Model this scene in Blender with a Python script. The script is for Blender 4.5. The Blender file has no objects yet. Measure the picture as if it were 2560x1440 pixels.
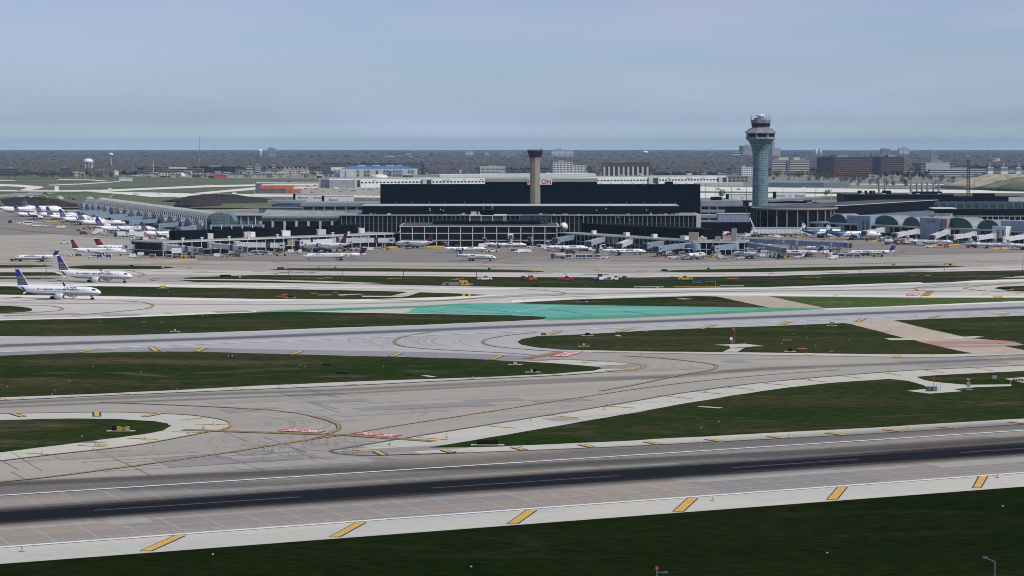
import bpy, bmesh, math, random
from mathutils import Vector, Matrix, noise
random.seed(7)
rad = math.radians
SC = bpy.context.scene
COL = SC.collection
# ---------------------------------------------------------------- camera, light, exposure
CAM_H = 66.0; FPX = 5900.0; HOR = 366.0
PITCH = math.atan((720-HOR)/FPX)
cam_d = bpy.data.cameras.new('camera'); cam = bpy.data.objects.new('camera', cam_d); COL.objects.link(cam)
cam_d.sensor_width = 36.0; cam_d.lens = FPX/2560*36.0
cam_d.clip_start = 1.0; cam_d.clip_end = 120000.0
cam.location = (0, 0, CAM_H); cam.rotation_euler = (rad(90)-PITCH, 0, 0)
SC.camera = cam
HAZE = 2.5e-5
# the hazy band of sky near the horizon is bluer than the clear-air model gives
SKY_RAMP = [(0.0,(1.86,1.82,1.74)),(1.0,(1,1,1)),(0.056,(1.10,1.14,1.33)),(0.30,(1.22,1.06,1.17))]
SUN_AZ = rad(128); SUN_EL = rad(50)
W = bpy.data.worlds.new('World'); SC.world = W; W.use_nodes = True
wn = W.node_tree; wn.nodes.clear()
wo = wn.nodes.new('ShaderNodeOutputWorld'); wb = wn.nodes.new('ShaderNodeBackground')
sk = wn.nodes.new('ShaderNodeTexSky'); sk.sky_type = 'NISHITA'; sk.sun_disc = False
sk.sun_elevation = SUN_EL; sk.sun_rotation = SUN_AZ; sk.altitude = 200; sk.air_density = 1.0; sk.dust_density = 0.6; sk.ozone_density = 3.0
tc = wn.nodes.new('ShaderNodeTexCoord'); mp = wn.nodes.new('ShaderNodeMapping'); mp.inputs['Scale'].default_value = (2.2, 2.2, 16)
nz = wn.nodes.new('ShaderNodeTexNoise'); nz.inputs['Scale'].default_value = 2.3; nz.inputs['Detail'].default_value = 6
rp = wn.nodes.new('ShaderNodeMapRange'); rp.inputs[1].default_value = 0.40; rp.inputs[2].default_value = 0.70; rp.inputs[3].default_value = 0.0; rp.inputs[4].default_value = 0.62
tint = wn.nodes.new('ShaderNodeMix'); tint.data_type = 'RGBA'; tint.blend_type = 'MULTIPLY'; tint.inputs[0].default_value = 1.0
tint.inputs[7].default_value = (0.62, 0.74, 0.92, 1)
mx = wn.nodes.new('ShaderNodeMix'); mx.data_type = 'RGBA'
mx.inputs[7].default_value = (4.35, 4.85, 5.75, 1)
wn.links.new(tc.outputs['Generated'], mp.inputs[0]); wn.links.new(mp.outputs[0], nz.inputs[0]); wn.links.new(nz.outputs[0], rp.inputs[0])
wn.links.new(sk.outputs[0], tint.inputs[6]); wn.links.new(tint.outputs[2], mx.inputs[6]); wn.links.new(rp.outputs[0], mx.inputs[0])
sz = wn.nodes.new('ShaderNodeSeparateXYZ'); rz = wn.nodes.new('ShaderNodeMapRange'); rz.inputs[1].default_value = 0.0; rz.inputs[2].default_value = 0.2
wn.links.new(tc.outputs['Generated'], sz.inputs[0]); wn.links.new(sz.outputs[2], rz.inputs[0])
cr = wn.nodes.new('ShaderNodeValToRGB'); wn.links.new(rz.outputs[0], cr.inputs[0])
for i, (pos, c) in enumerate(SKY_RAMP):
    e = cr.color_ramp.elements[i] if i < 2 else cr.color_ramp.elements.new(pos)
    e.position = pos; e.color = (*[v*0.5 for v in c], 1)
vm = wn.nodes.new('ShaderNodeVectorMath'); vm.operation = 'SCALE'; vm.inputs['Scale'].default_value = 2.0; wn.links.new(cr.outputs[0], vm.inputs[0])
t2 = wn.nodes.new('ShaderNodeMix'); t2.data_type = 'RGBA'; t2.blend_type = 'MULTIPLY'; t2.inputs[0].default_value = 1.0
wn.links.new(mx.outputs[2], t2.inputs[6]); wn.links.new(vm.outputs[0], t2.inputs[7]); wn.links.new(t2.outputs[2], wb.inputs[0]); wn.links.new(wb.outputs[0], wo.inputs[0])
wb.inputs[1].default_value = 0.10
sd = bpy.data.lights.new('sun', 'SUN'); sd.energy = 3.6; sd.angle = rad(0.5); sd.color = (1, 0.95, 0.865)
so = bpy.data.objects.new('sun', sd); COL.objects.link(so)
SV = Vector((math.sin(SUN_AZ)*math.cos(SUN_EL), math.cos(SUN_AZ)*math.cos(SUN_EL), math.sin(SUN_EL)))
so.rotation_euler = (-SV).to_track_quat('-Z', 'Y').to_euler(); so.location = SV*2000
SC.view_settings.view_transform = 'Standard'; SC.view_settings.look = 'None'; SC.view_settings.gamma = 1; SC.view_settings.exposure = 0.0
SC.render.engine = 'CYCLES'
try:
    SC.cycles.filter_width = 1.0; SC.cycles.max_bounces = 5; SC.cycles.volume_bounces = 0; SC.cycles.transparent_max_bounces = 12
except Exception: pass

# ---------------------------------------------------------------- picture <-> place
cp, sp = math.cos(PITCH), math.sin(PITCH)
def P(px, py, z=0.0):
    """ground point seen at photo pixel (2560x1440)"""
    u = (px-1280)/FPX; v = (720-py)/FPX
    d = Vector((u, cp+v*sp, -sp+v*cp))
    t = (z-CAM_H)/d.z
    return Vector((d.x*t, d.y*t, z))
def M(py):                       # metres per photo pixel for a thing whose base is on row py
    return (CAM_H)/(py-HOR)*math.hypot(1, 0.0)
def HZ(pyb, pyt):                # height of a thing standing at row pyb reaching row pyt
    p = P(1280, pyb); v = (720-pyt)/FPX
    d = Vector((0, cp+v*sp, -sp+v*cp)); return CAM_H+d.z/d.y*p.y

# ---------------------------------------------------------------- materials
MATS = {}
def nd(nt, t): return nt.nodes.new(t)
def mat(name, col, rough=0.6, metal=0.0, var=0.0, vscale=0.2, col2=None, spec=0.5, stretch=None, detail=4):
    """plain surface with an optional noise mottle between col and col2 (world coordinates)"""
    if name in MATS: return MATS[name]
    m = bpy.data.materials.new(name); m.use_nodes = True; nt = m.node_tree
    b = nt.nodes['Principled BSDF']; b.inputs['Roughness'].default_value = rough; b.inputs['Metallic'].default_value = metal
    b.inputs['Specular IOR Level'].default_value = spec
    c = (*col, 1)
    if var > 0 or col2:
        c2 = (*col2, 1) if col2 else tuple(max(0, x*(1-var)) for x in col)+(1,)
        g = nd(nt, 'ShaderNodeNewGeometry'); mpn = nd(nt, 'ShaderNodeMapping')
        if stretch: mpn.inputs['Scale'].default_value = stretch
        n = nd(nt, 'ShaderNodeTexNoise'); n.inputs['Scale'].default_value = vscale; n.inputs['Detail'].default_value = detail
        r = nd(nt, 'ShaderNodeMapRange'); r.inputs[1].default_value = 0.35; r.inputs[2].default_value = 0.65
        x = nd(nt, 'ShaderNodeMix'); x.data_type = 'RGBA'; x.inputs[6].default_value = c; x.inputs[7].default_value = c2
        nt.links.new(g.outputs['Position'], mpn.inputs[0]); nt.links.new(mpn.outputs[0], n.inputs[0]); nt.links.new(n.outputs[0], r.inputs[0])
        nt.links.new(r.outputs[0], x.inputs[0]); nt.links.new(x.outputs[2], b.inputs['Base Color'])
    else:
        b.inputs['Base Color'].default_value = c
    MATS[name] = m; return m
def emat(name, col, s=1.0):
    if name in MATS: return MATS[name]
    m = mat(name, col); b = m.node_tree.nodes['Principled BSDF']
    b.inputs['Emission Color'].default_value = (*col, 1); b.inputs['Emission Strength'].default_value = s; return m

# ---------------------------------------------------------------- mesh builder
class MB:
    def __init__(s): s.v = []; s.f = []; s.m = []; s.ml = []; s.cur = 0; s.sm = []; s.smooth = False; s.T = None
    def mat(s, m):
        if m not in s.ml: s.ml.append(m)
        s.cur = s.ml.index(m); return s
    def add(s, vs, fs):
        o = len(s.v)
        for p in vs:
            p = Vector(p)
            if s.T is not None: p = s.T @ p
            s.v.append(p[:])
        for f in fs: s.f.append([i+o for i in f]); s.m.append(s.cur); s.sm.append(s.smooth)
        return s
    def box(s, a, b):
        x0, y0, z0 = a; x1, y1, z1 = b
        return s.add([(x0,y0,z0),(x1,y0,z0),(x1,y1,z0),(x0,y1,z0),(x0,y0,z1),(x1,y0,z1),(x1,y1,z1),(x0,y1,z1)],
                     [(0,3,2,1),(4,5,6,7),(0,1,5,4),(1,2,6,5),(2,3,7,6),(3,0,4,7)])
    def quad(s, a, b, c, d): return s.add([a,b,c,d], [(0,1,2,3)])
    def poly(s, pts): return s.add(pts, [list(range(len(pts)))])
    def prism(s, pts, z0, z1, cap=True):
        """vertical prism over a ccw xy outline"""
        n = len(pts); vs = [(p[0],p[1],z0) for p in pts]+[(p[0],p[1],z1) for p in pts]
        fs = [(i,(i+1)%n,n+(i+1)%n,n+i) for i in range(n)]
        if cap: fs += [list(range(n,2*n)), list(range(n-1,-1,-1))]
        return s.add(vs, fs)
    def yprism(s, pts, y0, y1):
        """outline in xz pulled along y"""
        n = len(pts); vs = [(p[0],y0,p[1]) for p in pts]+[(p[0],y1,p[1]) for p in pts]
        fs = [(i,(i+1)%n,n+(i+1)%n,n+i) for i in range(n)]+[list(range(n-1,-1,-1)), list(range(n,2*n))]
        return s.add(vs, fs)
    def xprism(s, pts, x0, x1):
        n = len(pts); vs = [(x0,p[0],p[1]) for p in pts]+[(x1,p[0],p[1]) for p in pts]
        fs = [(i,(i+1)%n,n+(i+1)%n,n+i) for i in range(n)]+[list(range(n-1,-1,-1)), list(range(n,2*n))]
        return s.add(vs, fs)
    def tube(s, p, q, r, r2=None, n=6):
        p = Vector(p); q = Vector(q); r2 = r if r2 is None else r2
        d = (q-p).normalized(); u = d.cross(Vector((0,0,1)))
        if u.length < 1e-3: u = Vector((1,0,0))
        u.normalize(); w = d.cross(u)
        vs = []
        for c, rr in ((p,r),(q,r2)):
            for i in range(n):
                a = 2*math.pi*i/n; vs.append(c+u*math.cos(a)*rr+w*math.sin(a)*rr)
        return s.add(vs, [(i,(i+1)%n,n+(i+1)%n,n+i) for i in range(n)]+[list(range(n-1,-1,-1)), list(range(n,2*n))])
    def lathe(s, prof, c=(0,0,0), n=16, axis='z', a0=0.0, sy=1.0):
        """prof: list of (r, h)"""
        vs = []; k = len(prof)
        for r, h in prof:
            for i in range(n):
                a = a0+2*math.pi*i/n; x, y = r*math.cos(a), r*math.sin(a)*sy
                if axis == 'z': vs.append((c[0]+x, c[1]+y, c[2]+h))
                else: vs.append((c[0]+h, c[1]+x, c[2]+y))
        fs = []
        for j in range(k-1):
            for i in range(n): fs.append((j*n+i, j*n+(i+1)%n, (j+1)*n+(i+1)%n, (j+1)*n+i))
        fs += [list(range(n-1,-1,-1)), list(range((k-1)*n, k*n))]
        return s.add(vs, fs)
    def rings(s, rings):
        n = len(rings[0]); k = len(rings); vs = [p for r in rings for p in r]
        fs = [(j*n+i, j*n+(i+1)%n, (j+1)*n+(i+1)%n, (j+1)*n+i) for j in range(k-1) for i in range(n)]
        fs += [list(range(n-1,-1,-1)), list(range((k-1)*n, k*n))]
        return s.add(vs, fs)
    def build(s, name, parent=None, m=None, loc=None, rot=0.0):
        me = bpy.data.meshes.new(name); me.from_pydata(s.v, [], s.f)
        if m is not None and not s.ml: s.ml = [m]
        for mm in s.ml: me.materials.append(mm)
        if len(s.ml) > 1: me.polygons.foreach_set('material_index', s.m)
        me.polygons.foreach_set('use_smooth', s.sm)
        me.update()
        o = bpy.data.objects.new(name, me); COL.objects.link(o)
        if parent is not None: o.parent = parent
        if loc is not None: o.location = loc
        o.rotation_euler = (0, 0, rot)
        return o
def empty(name, loc=(0,0,0), rot=0.0, parent=None):
    o = bpy.data.objects.new(name, None); COL.objects.link(o); o.location = loc; o.rotation_euler = (0,0,rot); o.empty_display_size = 1
    if parent: o.parent = parent
    return o
def tag(o, label, cat, group=None, kind=None):
    if label: o['label'] = label
    if cat: o['category'] = cat
    if group: o['group'] = group
    if kind: o['kind'] = kind
    return o
KIDS = {}
def kids(o):
    return [c for c in bpy.data.objects if c.parent is o]
def tree_of(o): return (o, [tree_of(c) for c in kids(o)])
def copy_tree(t, parent=None):
    o, ch = t; c = o.copy(); COL.objects.link(c); c.parent = parent
    for k in ch: copy_tree(k, c)
    return c
def facade(pxl, pyl, pxr, pyr):
    """origin, rotation and length of a wall foot seen from (pxl,pyl) to (pxr,pyr); local +y runs away from the camera"""
    a = P(pxl, pyl); b = P(pxr, pyr); d = b-a
    return a, math.atan2(d.y, d.x), d.length
# ================================================================= GROUND
RWY = (P(2560,1183)-P(0,1370)); RA = math.atan2(RWY.y, RWY.x)   # heading of the runways
def grassmat(name, a, b, c, s=0.02):
    m = bpy.data.materials.new(name); m.use_nodes = True; nt = m.node_tree; bs = nt.nodes['Principled BSDF']
    bs.inputs['Roughness'].default_value = 0.95; bs.inputs['Specular IOR Level'].default_value = 0.0
    g = nd(nt,'ShaderNodeNewGeometry'); mpn = nd(nt,'ShaderNodeMapping'); mpn.inputs['Rotation'].default_value = (0,0,-RA); mpn.inputs['Scale'].default_value = (0.35,1,1)
    n1 = nd(nt,'ShaderNodeTexNoise'); n1.inputs['Scale'].default_value = s; n1.inputs['Detail'].default_value = 7; n1.inputs['Roughness'].default_value = 0.62
    n2 = nd(nt,'ShaderNodeTexNoise'); n2.inputs['Scale'].default_value = s*2.3; n2.inputs['Detail'].default_value = 5
    n3 = nd(nt,'ShaderNodeTexNoise'); n3.inputs['Scale'].default_value = 0.8; n3.inputs['Detail'].default_value = 3
    nt.links.new(g.outputs['Position'], mpn.inputs[0])
    for n in (n1,n2,n3): nt.links.new(mpn.outputs[0], n.inputs[0])
    n2.inputs['Distortion'].default_value = 1.0
    r1 = nd(nt,'ShaderNodeMapRange'); r1.inputs[1].default_value = .38; r1.inputs[2].default_value = .62
    r2 = nd(nt,'ShaderNodeMapRange'); r2.inputs[1].default_value = .55; r2.inputs[2].default_value = .72
    r3 = nd(nt,'ShaderNodeMapRange'); r3.inputs[1].default_value = .3; r3.inputs[2].default_value = .7; r3.inputs[3].default_value = .45; r3.inputs[4].default_value = 1.55
    nt.links.new(n1.outputs[0], r1.inputs[0]); nt.links.new(n2.outputs[0], r2.inputs[0]); nt.links.new(n3.outputs[0], r3.inputs[0])
    x1 = nd(nt,'ShaderNodeMix'); x1.data_type='RGBA'; x1.inputs[6].default_value=(*a,1); x1.inputs[7].default_value=(*b,1)
    x2 = nd(nt,'ShaderNodeMix'); x2.data_type='RGBA'; x2.inputs[7].default_value=(*c,1)
    x3 = nd(nt,'ShaderNodeVectorMath'); x3.operation='SCALE'
    nt.links.new(r1.outputs[0], x1.inputs[0]); nt.links.new(x1.outputs[2], x2.inputs[6]); nt.links.new(r2.outputs[0], x2.inputs[0])
    nt.links.new(x2.outputs[2], x3.inputs[0]); nt.links.new(r3.outputs[0], x3.inputs['Scale']); nt.links.new(x3.outputs[0], bs.inputs['Base Color'])
    MATS[name] = m; return m
def concmat(name, col, lane=0.08, line=0.0, pitch=7.6, ang=None, mott=0.1, ltint=(0.62,0.61,0.6), spec=0.08, joint=(0.22,0.2,0.19), w=0.022, warm=0.03):
    """slab concrete: random tone per slab, joint lines, mottle and long stains, world aligned"""
    ang = RA if ang is None else ang
    m = bpy.data.materials.new(name); m.use_nodes = True; nt = m.node_tree; bs = nt.nodes['Principled BSDF']; L = nt.links.new
    bs.inputs['Roughness'].default_value = 0.85; bs.inputs['Specular IOR Level'].default_value = spec
    g = nd(nt,'ShaderNodeNewGeometry'); mpn = nd(nt,'ShaderNodeMapping'); mpn.inputs['Rotation'].default_value=(0,0,-ang); mpn.inputs['Scale'].default_value=(1/pitch,1/pitch,1)
    L(g.outputs['Position'], mpn.inputs[0]); s = nd(nt,'ShaderNodeSeparateXYZ'); L(mpn.outputs[0], s.inputs[0])
    def mth(op, a, b=None, c=None):
        n = nd(nt,'ShaderNodeMath'); n.operation = op
        for i, v in enumerate((a,b,c)):
            if v is None: continue
            if isinstance(v,(int,float)): n.inputs[i].default_value = v
            else: L(v, n.inputs[i])
        return n.outputs[0]
    fx = mth('FLOOR', mth('MULTIPLY', s.outputs[0], 0.2)); fy = mth('FLOOR', s.outputs[1])
    cb = nd(nt,'ShaderNodeCombineXYZ'); L(fx, cb.inputs[0]); L(fy, cb.inputs[1])
    wn_ = nd(nt,'ShaderNodeTexWhiteNoise'); wn_.noise_dimensions='2D'; L(cb.outputs[0], wn_.inputs[0])
    tone = mth('MULTIPLY_ADD', wn_.outputs[0], 2*lane, 1-lane)
    n1 = nd(nt,'ShaderNodeTexNoise'); n1.inputs['Scale'].default_value=.25; n1.inputs['Detail'].default_value=8; n1.inputs['Roughness'].default_value=.6
    mp2 = nd(nt,'ShaderNodeMapping'); mp2.inputs['Scale'].default_value=(.22,1,1); L(mpn.outputs[0], mp2.inputs[0]); L(mp2.outputs[0], n1.inputs[0])
    tone = mth('MULTIPLY', tone, mth('MULTIPLY_ADD', n1.outputs[0], 4*mott, 1-2*mott))
    n2 = nd(nt,'ShaderNodeTexNoise'); n2.inputs['Scale'].default_value=3.5; n2.inputs['Detail'].default_value=5; L(mpn.outputs[0], n2.inputs[0])
    tone = mth('MULTIPLY', tone, mth('MULTIPLY_ADD', n2.outputs[0], .24, .88))
    vm = nd(nt,'ShaderNodeVectorMath'); vm.operation='SCALE'; vm.inputs[0].default_value=col; L(tone, vm.inputs['Scale'])
    wx = nd(nt,'ShaderNodeMix'); wx.data_type='RGBA'; wx.blend_type='MULTIPLY'; wx.inputs[7].default_value=(1+warm,1-warm*.4,1-warm*1.6,1)
    L(wn_.outputs[0], wx.inputs[0]); L(vm.outputs[0], wx.inputs[6]); out = wx.outputs[2]
    if line > 0:
        dx = mth('ABSOLUTE', mth('SUBTRACT', mth('FRACT', s.outputs[0]), .5)); dy = mth('ABSOLUTE', mth('SUBTRACT', mth('FRACT', s.outputs[1]), .5))
        ln = mth('GREATER_THAN', mth('MAXIMUM', dx, dy), .5-w)
        x = nd(nt,'ShaderNodeMix'); x.data_type='RGBA'; x.inputs[7].default_value=(*joint,1)
        L(mth('MULTIPLY', ln, line), x.inputs[0]); L(out, x.inputs[6]); out = x.outputs[2]
    L(out, bs.inputs['Base Color']); MATS[name]=m; return m
def smooth_closed(pts, n=4, closed=True):
    out = []; k = len(pts)
    rng = range(k) if closed else range(k-1)
    for i in rng:
        if closed: p0,p1,p2,p3 = pts[i-1],pts[i],pts[(i+1)%k],pts[(i+2)%k]
        else: p0,p1,p2,p3 = pts[max(i-1,0)],pts[i],pts[i+1],pts[min(i+2,k-1)]
        for j in range(n):
            t=j/n; out.append(tuple(.5*((2*p1[a])+(-p0[a]+p2[a])*t+(2*p0[a]-5*p1[a]+4*p2[a]-p3[a])*t*t+(-p0[a]+3*p1[a]-3*p2[a]+p3[a])*t**3) for a in (0,1)))
    if not closed: out.append(pts[-1])
    return out
def sheet(name, pts, z, m, smooth=0, kind='structure', world=False, rag=0.0):
    if smooth: pts = smooth_closed(pts, smooth)
    w = [Vector((p[0],p[1],0)) for p in pts] if world else [P(*p) for p in pts]
    if rag:                                       # slightly uneven turf edge
        out = []
        for i, p in enumerate(w):
            q = w[(i+1)%len(w)]; L = (q-p).length; n = max(1, min(60, int(L/6)))
            t = (q-p).normalized() if L > 0 else Vector((1,0,0)); nn = Vector((-t.y,t.x,0))
            for j in range(n): out.append(p+(q-p)*(j/n)+nn*random.uniform(-rag,rag))
        w = out
    bm = bmesh.new(); vs = [bm.verts.new((p.x,p.y,z)) for p in w]; f = bm.faces.new(vs); bm.normal_update()
    if f.normal.z < 0: f.normal_flip()
    bmesh.ops.triangulate(bm, faces=[f]); me = bpy.data.meshes.new(name); bm.to_mesh(me); bm.free(); me.materials.append(m)
    o = bpy.data.objects.new(name, me); COL.objects.link(o); o['kind'] = kind; return o
class Ribs:
    """collects flat painted strips lying on the pavement in one mesh (with uv across/along)"""
    def __init__(s): s.v=[]; s.f=[]; s.uv=[]; s.mi=[]; s.ml=[]
    def mi_(s, m):
        if m not in s.ml: s.ml.append(m)
        return s.ml.index(m)
    def line(s, pts, w, z, m, smooth=0, world=False):
        if smooth: pts = smooth_closed(pts, smooth, False)
        q = [Vector((p[0],p[1],0)) for p in pts] if world else [P(*p) for p in pts]
        k = s.mi_(m); o = len(s.v); d = 0; n=len(q)
        for i, p in enumerate(q):
            t = (q[min(i+1,n-1)]-q[max(i-1,0)]); t.z=0; t.normalize(); nn = Vector((-t.y,t.x,0))
            ww = w[0]+(w[1]-w[0])*i/(n-1) if isinstance(w, tuple) else w
            if i: d += (p-q[i-1]).length
            for sgn, u in ((-.5,0.),(.5,1.)):
                a = p+nn*ww*sgn; s.v.append((a.x,a.y,z)); s.uv.append((u,d))
        for i in range(n-1):
            s.f.append((o+2*i, o+2*i+2, o+2*i+3, o+2*i+1)); s.mi.append(k)
        return s
    def quad(s, pts, z, m, world=False):
        k = s.mi_(m); o=len(s.v)
        q = [Vector((p[0],p[1],0)) for p in pts] if world else [P(*p) for p in pts]
        ar = sum(q[i].x*q[(i+1)%len(q)].y-q[(i+1)%len(q)].x*q[i].y for i in range(len(q)))
        if ar < 0: q.reverse()
        for a in q: s.v.append((a.x,a.y,z)); s.uv.append((.5,0))
        s.f.append(tuple(range(o,o+len(q)))); s.mi.append(k); return s
    def build(s, name, kind='structure'):
        me = bpy.data.meshes.new(name); me.from_pydata(s.v,[],s.f)
        for m in s.ml: me.materials.append(m)
        me.polygons.foreach_set('material_index', s.mi)
        ul = me.uv_layers.new(name='UVMap')
        for l in me.loops: ul.data[l.index].uv = s.uv[l.vertex_index]
        me.update(); o = bpy.data.objects.new(name, me); COL.objects.link(o); o['kind']=kind; return o
def wearmat(name, col, strength, soft=0.5, nscale=0.02, thr=(0.2,0.75)):
    """rubber and fuel stain left by tyres: fades out across its own width, broken by long noise"""
    m = bpy.data.materials.new(name); m.use_nodes=True; nt=m.node_tree; L=nt.links.new; bs=nt.nodes['Principled BSDF']; out=nt.nodes['Material Output']
    bs.inputs['Base Color'].default_value=(*col,1); bs.inputs['Roughness'].default_value=.85; bs.inputs['Specular IOR Level'].default_value=.05
    uv=nd(nt,'ShaderNodeUVMap'); s=nd(nt,'ShaderNodeSeparateXYZ'); L(uv.outputs[0], s.inputs[0])
    a=nd(nt,'ShaderNodeMath'); a.operation='SUBTRACT'; L(s.outputs[0],a.inputs[0]); a.inputs[1].default_value=.5
    b=nd(nt,'ShaderNodeMath'); b.operation='ABSOLUTE'; L(a.outputs[0],b.inputs[0])
    r=nd(nt,'ShaderNodeMapRange'); r.interpolation_type='SMOOTHSTEP'; r.inputs[1].default_value=.5; r.inputs[2].default_value=.5-soft; L(b.outputs[0],r.inputs[0])
    cb=nd(nt,'ShaderNodeCombineXYZ'); mu=nd(nt,'ShaderNodeMath'); mu.operation='MULTIPLY'; mu.inputs[1].default_value=nscale; L(s.outputs[1],mu.inputs[0])
    mv=nd(nt,'ShaderNodeMath'); mv.operation='MULTIPLY'; mv.inputs[1].default_value=14; L(s.outputs[0],mv.inputs[0])
    L(mv.outputs[0],cb.inputs[0]); L(mu.outputs[0],cb.inputs[1])
    n=nd(nt,'ShaderNodeTexNoise'); n.inputs['Scale'].default_value=1.0; n.inputs['Detail'].default_value=6; L(cb.outputs[0],n.inputs[0])
    r2=nd(nt,'ShaderNodeMapRange'); r2.inputs[1].default_value=thr[0]; r2.inputs[2].default_value=thr[1]; r2.inputs[3].default_value=strength*.55; r2.inputs[4].default_value=strength; L(n.outputs[0],r2.inputs[0])
    mm=nd(nt,'ShaderNodeMath'); mm.operation='MULTIPLY'; mm.use_clamp=True; L(r.outputs[0],mm.inputs[0]); L(r2.outputs[0],mm.inputs[1])
    L(mm.outputs[0], bs.inputs['Alpha']); MATS[name]=m; return m

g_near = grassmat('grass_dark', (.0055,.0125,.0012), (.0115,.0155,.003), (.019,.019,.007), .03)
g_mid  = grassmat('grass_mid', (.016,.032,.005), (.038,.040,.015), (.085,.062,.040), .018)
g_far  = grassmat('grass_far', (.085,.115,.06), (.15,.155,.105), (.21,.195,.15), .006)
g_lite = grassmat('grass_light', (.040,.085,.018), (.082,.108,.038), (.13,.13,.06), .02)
earth  = mat('woodland_floor', (.07,.062,.05), .95, col2=(.045,.05,.03), vscale=.004, spec=.05)
soil   = mat('dark_soil', (.030,.026,.024), .95, col2=(.055,.045,.036), vscale=.05, spec=.05)
sand   = mat('sand', (.42,.36,.27), .95, col2=(.30,.26,.19), vscale=.02, spec=.05)
c_base = concmat('concrete_taxiway', (.335,.315,.28), .05, .10, 7.6, mott=.10, warm=.04)
c_rwy  = concmat('concrete_runway', (.262,.243,.228), .10, .42, 7.6, mott=.05, joint=(.5,.49,.47), w=.016, warm=.09)
c_shou = concmat('concrete_shoulder', (.47,.465,.415), .035, .10, 7.6, mott=.04)
c_white= concmat('concrete_bright', (.66,.65,.59), .04, .12, 7.6, mott=.05)
c_tan  = concmat('concrete_old_tan', (.42,.355,.285), .05, .25, 15, mott=.12)
c_apr  = concmat('concrete_apron', (.345,.32,.28), .07, .22, 9, ang=rad(2), mott=.12)
c_aprd = concmat('concrete_apron_dark', (.225,.205,.185), .07, .22, 9, ang=rad(2), mott=.14)
c_lit  = concmat('concrete_light_taxiway', (.49,.465,.43), .05, .12, 7.6, mott=.10)
a_rwy  = concmat('asphalt_runway', (.385,.378,.385), .02, .06, 15, mott=.05, joint=(.3,.3,.3))
a_shou = concmat('asphalt_shoulder', (.25,.245,.255), .03, .1, 15, mott=.05)
teal   = mat('teal_paint', (.065,.31,.24), .8, col2=(.15,.38,.32), vscale=.08, stretch=(.4,1,1))
green_p= mat('green_paint', (.05,.25,.11), .8, col2=(.08,.30,.15), vscale=.05)
redp   = mat('pale_red_paint', (.44,.18,.13), .85, col2=(.38,.20,.15), vscale=.03)
white_l= mat('white_paint', (.78,.79,.82), .6, col2=(.60,.60,.60), vscale=.9, detail=8)
yel    = mat('yellow_paint', (.68,.39,.04), .7, col2=(.50,.31,.09), vscale=1.1, detail=8)
yel_d  = mat('worn_yellow_paint', (.46,.28,.06), .8, col2=(.32,.21,.08), vscale=.2)
yel_p  = mat('pale_yellow_paint', (.62,.40,.12), .8)
blk    = mat('black_paint', (.03,.028,.03), .8)
brn    = mat('line_border_paint', (.11,.085,.08), .8)
red_m  = mat('red_marking_paint', (.50,.05,.07), .8, col2=(.55,.12,.13), vscale=.4)

BIG = 42000
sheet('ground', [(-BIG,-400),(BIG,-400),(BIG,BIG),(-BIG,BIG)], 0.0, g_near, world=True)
# the far land: fields and scrub beyond the terminals, then the woods to the horizon
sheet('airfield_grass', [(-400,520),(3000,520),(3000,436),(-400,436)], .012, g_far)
pl = P(-400,436).y
sheet('woodland_ground', [(-BIG,pl),(BIG,pl),(BIG,BIG),(-BIG,BIG)], .012, earth, world=True)
sheet('taxiway', [(-600,1456),(3300,1161),(4200,1080),(3600,540),(-1400,540),(-1400,1500)], .02, c_base)
# apron in front of the terminals
sheet('apron', [(-900,664),(135,664),(420,666),(675,676),(1300,672),(1640,678),(2100,666),(2400,660),(3100,655),(3100,500),(2100,500),(900,508),(760,518),(560,524),(-900,524)], .035, c_apr)
sheet('apron', [(330,648),(700,655),(1280,657),(1800,655),(2200,640),(2560,632),(3000,628),(3000,500),(2100,500),(900,508),(760,519),(560,526),(430,530),(420,610)], .05, c_aprd)
sheet('apron', [(-800,608),(150,585),(420,600),(420,530),(150,530),(-800,530)], .05, c_aprd)
# runways and their shoulders
sheet('runway', [(-600,1290),(-600,1456),(3300,1161),(3300,1010),(2560,1062),(1700,1110),(946,1140),(900,1160),(500,1190),(0,1212)], .04, c_rwy)
sheet('runway_shoulder', [(-600,1414),(3300,1129),(3300,1161),(-600,1456)], .06, c_shou)
sheet('runway', [(-400,860),(0,844),(640,830),(1280,805),(1560,796),(2062,773),(2560,754),(3100,731),(3100,764),(2560,789),(1920,816),(1480,836),(1342,841),(1305,848),(1294,855),(1303,862),(1342,869),(1405,874),(1480,876),(1420,880),(1335,900),(1160,898),(860,891),(400,880),(0,891),(-400,907)], .045, a_rwy)
sheet('runway_shoulder', [(230,881),(437,870),(660,875),(1063,882),(1330,892),(1335,900),(1160,898),(860,891),(504,881),(403,880)], .06, a_shou)
sheet('runway_shoulder', [(-500,899),(0,881.5),(215,874.5),(400,869),(225,881),(0,891),(-500,911)], .06, a_shou)
S1 = [(-500,1040),(0,1034.7),(200,1031.5),(336,1032),(470,1038),(538,1046.5),(571,1055),(576,1062),(565,1072),(504,1083.5),(336,1114),(134,1137),(0,1153.4),(-500,1222)]
sheet('taxiway_shoulder', S1, .05, c_shou, 3)
S2 = [(828,1129),(834,1126),(848,1124),(989,1100),(1250,1058),(1520,1015),(1700,984),(1902,957.5),(2097,940),(2271,927),(2560,914),(3100,893),(3100,1030),(2560,1061.5),(2120,1088.5),(1700,1110),(1520,1119),(1164,1133),(946,1139.6),(862,1137),(836,1133)]
sheet('taxiway_shoulder', S2, .05, c_shou)
S3 = [(-500,1024),(0,1002),(330,987),(860,965),(1164,950),(1399,939),(1530,929),(1600,922),(1607,916),(1592,911),(1530,905),(1405,899),(1325,902),(1318,905),(1467,915),(1400,930),(860,950),(0,980),(-500,1000)]
sheet('taxiway_shoulder', S3, .05, c_shou)
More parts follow.
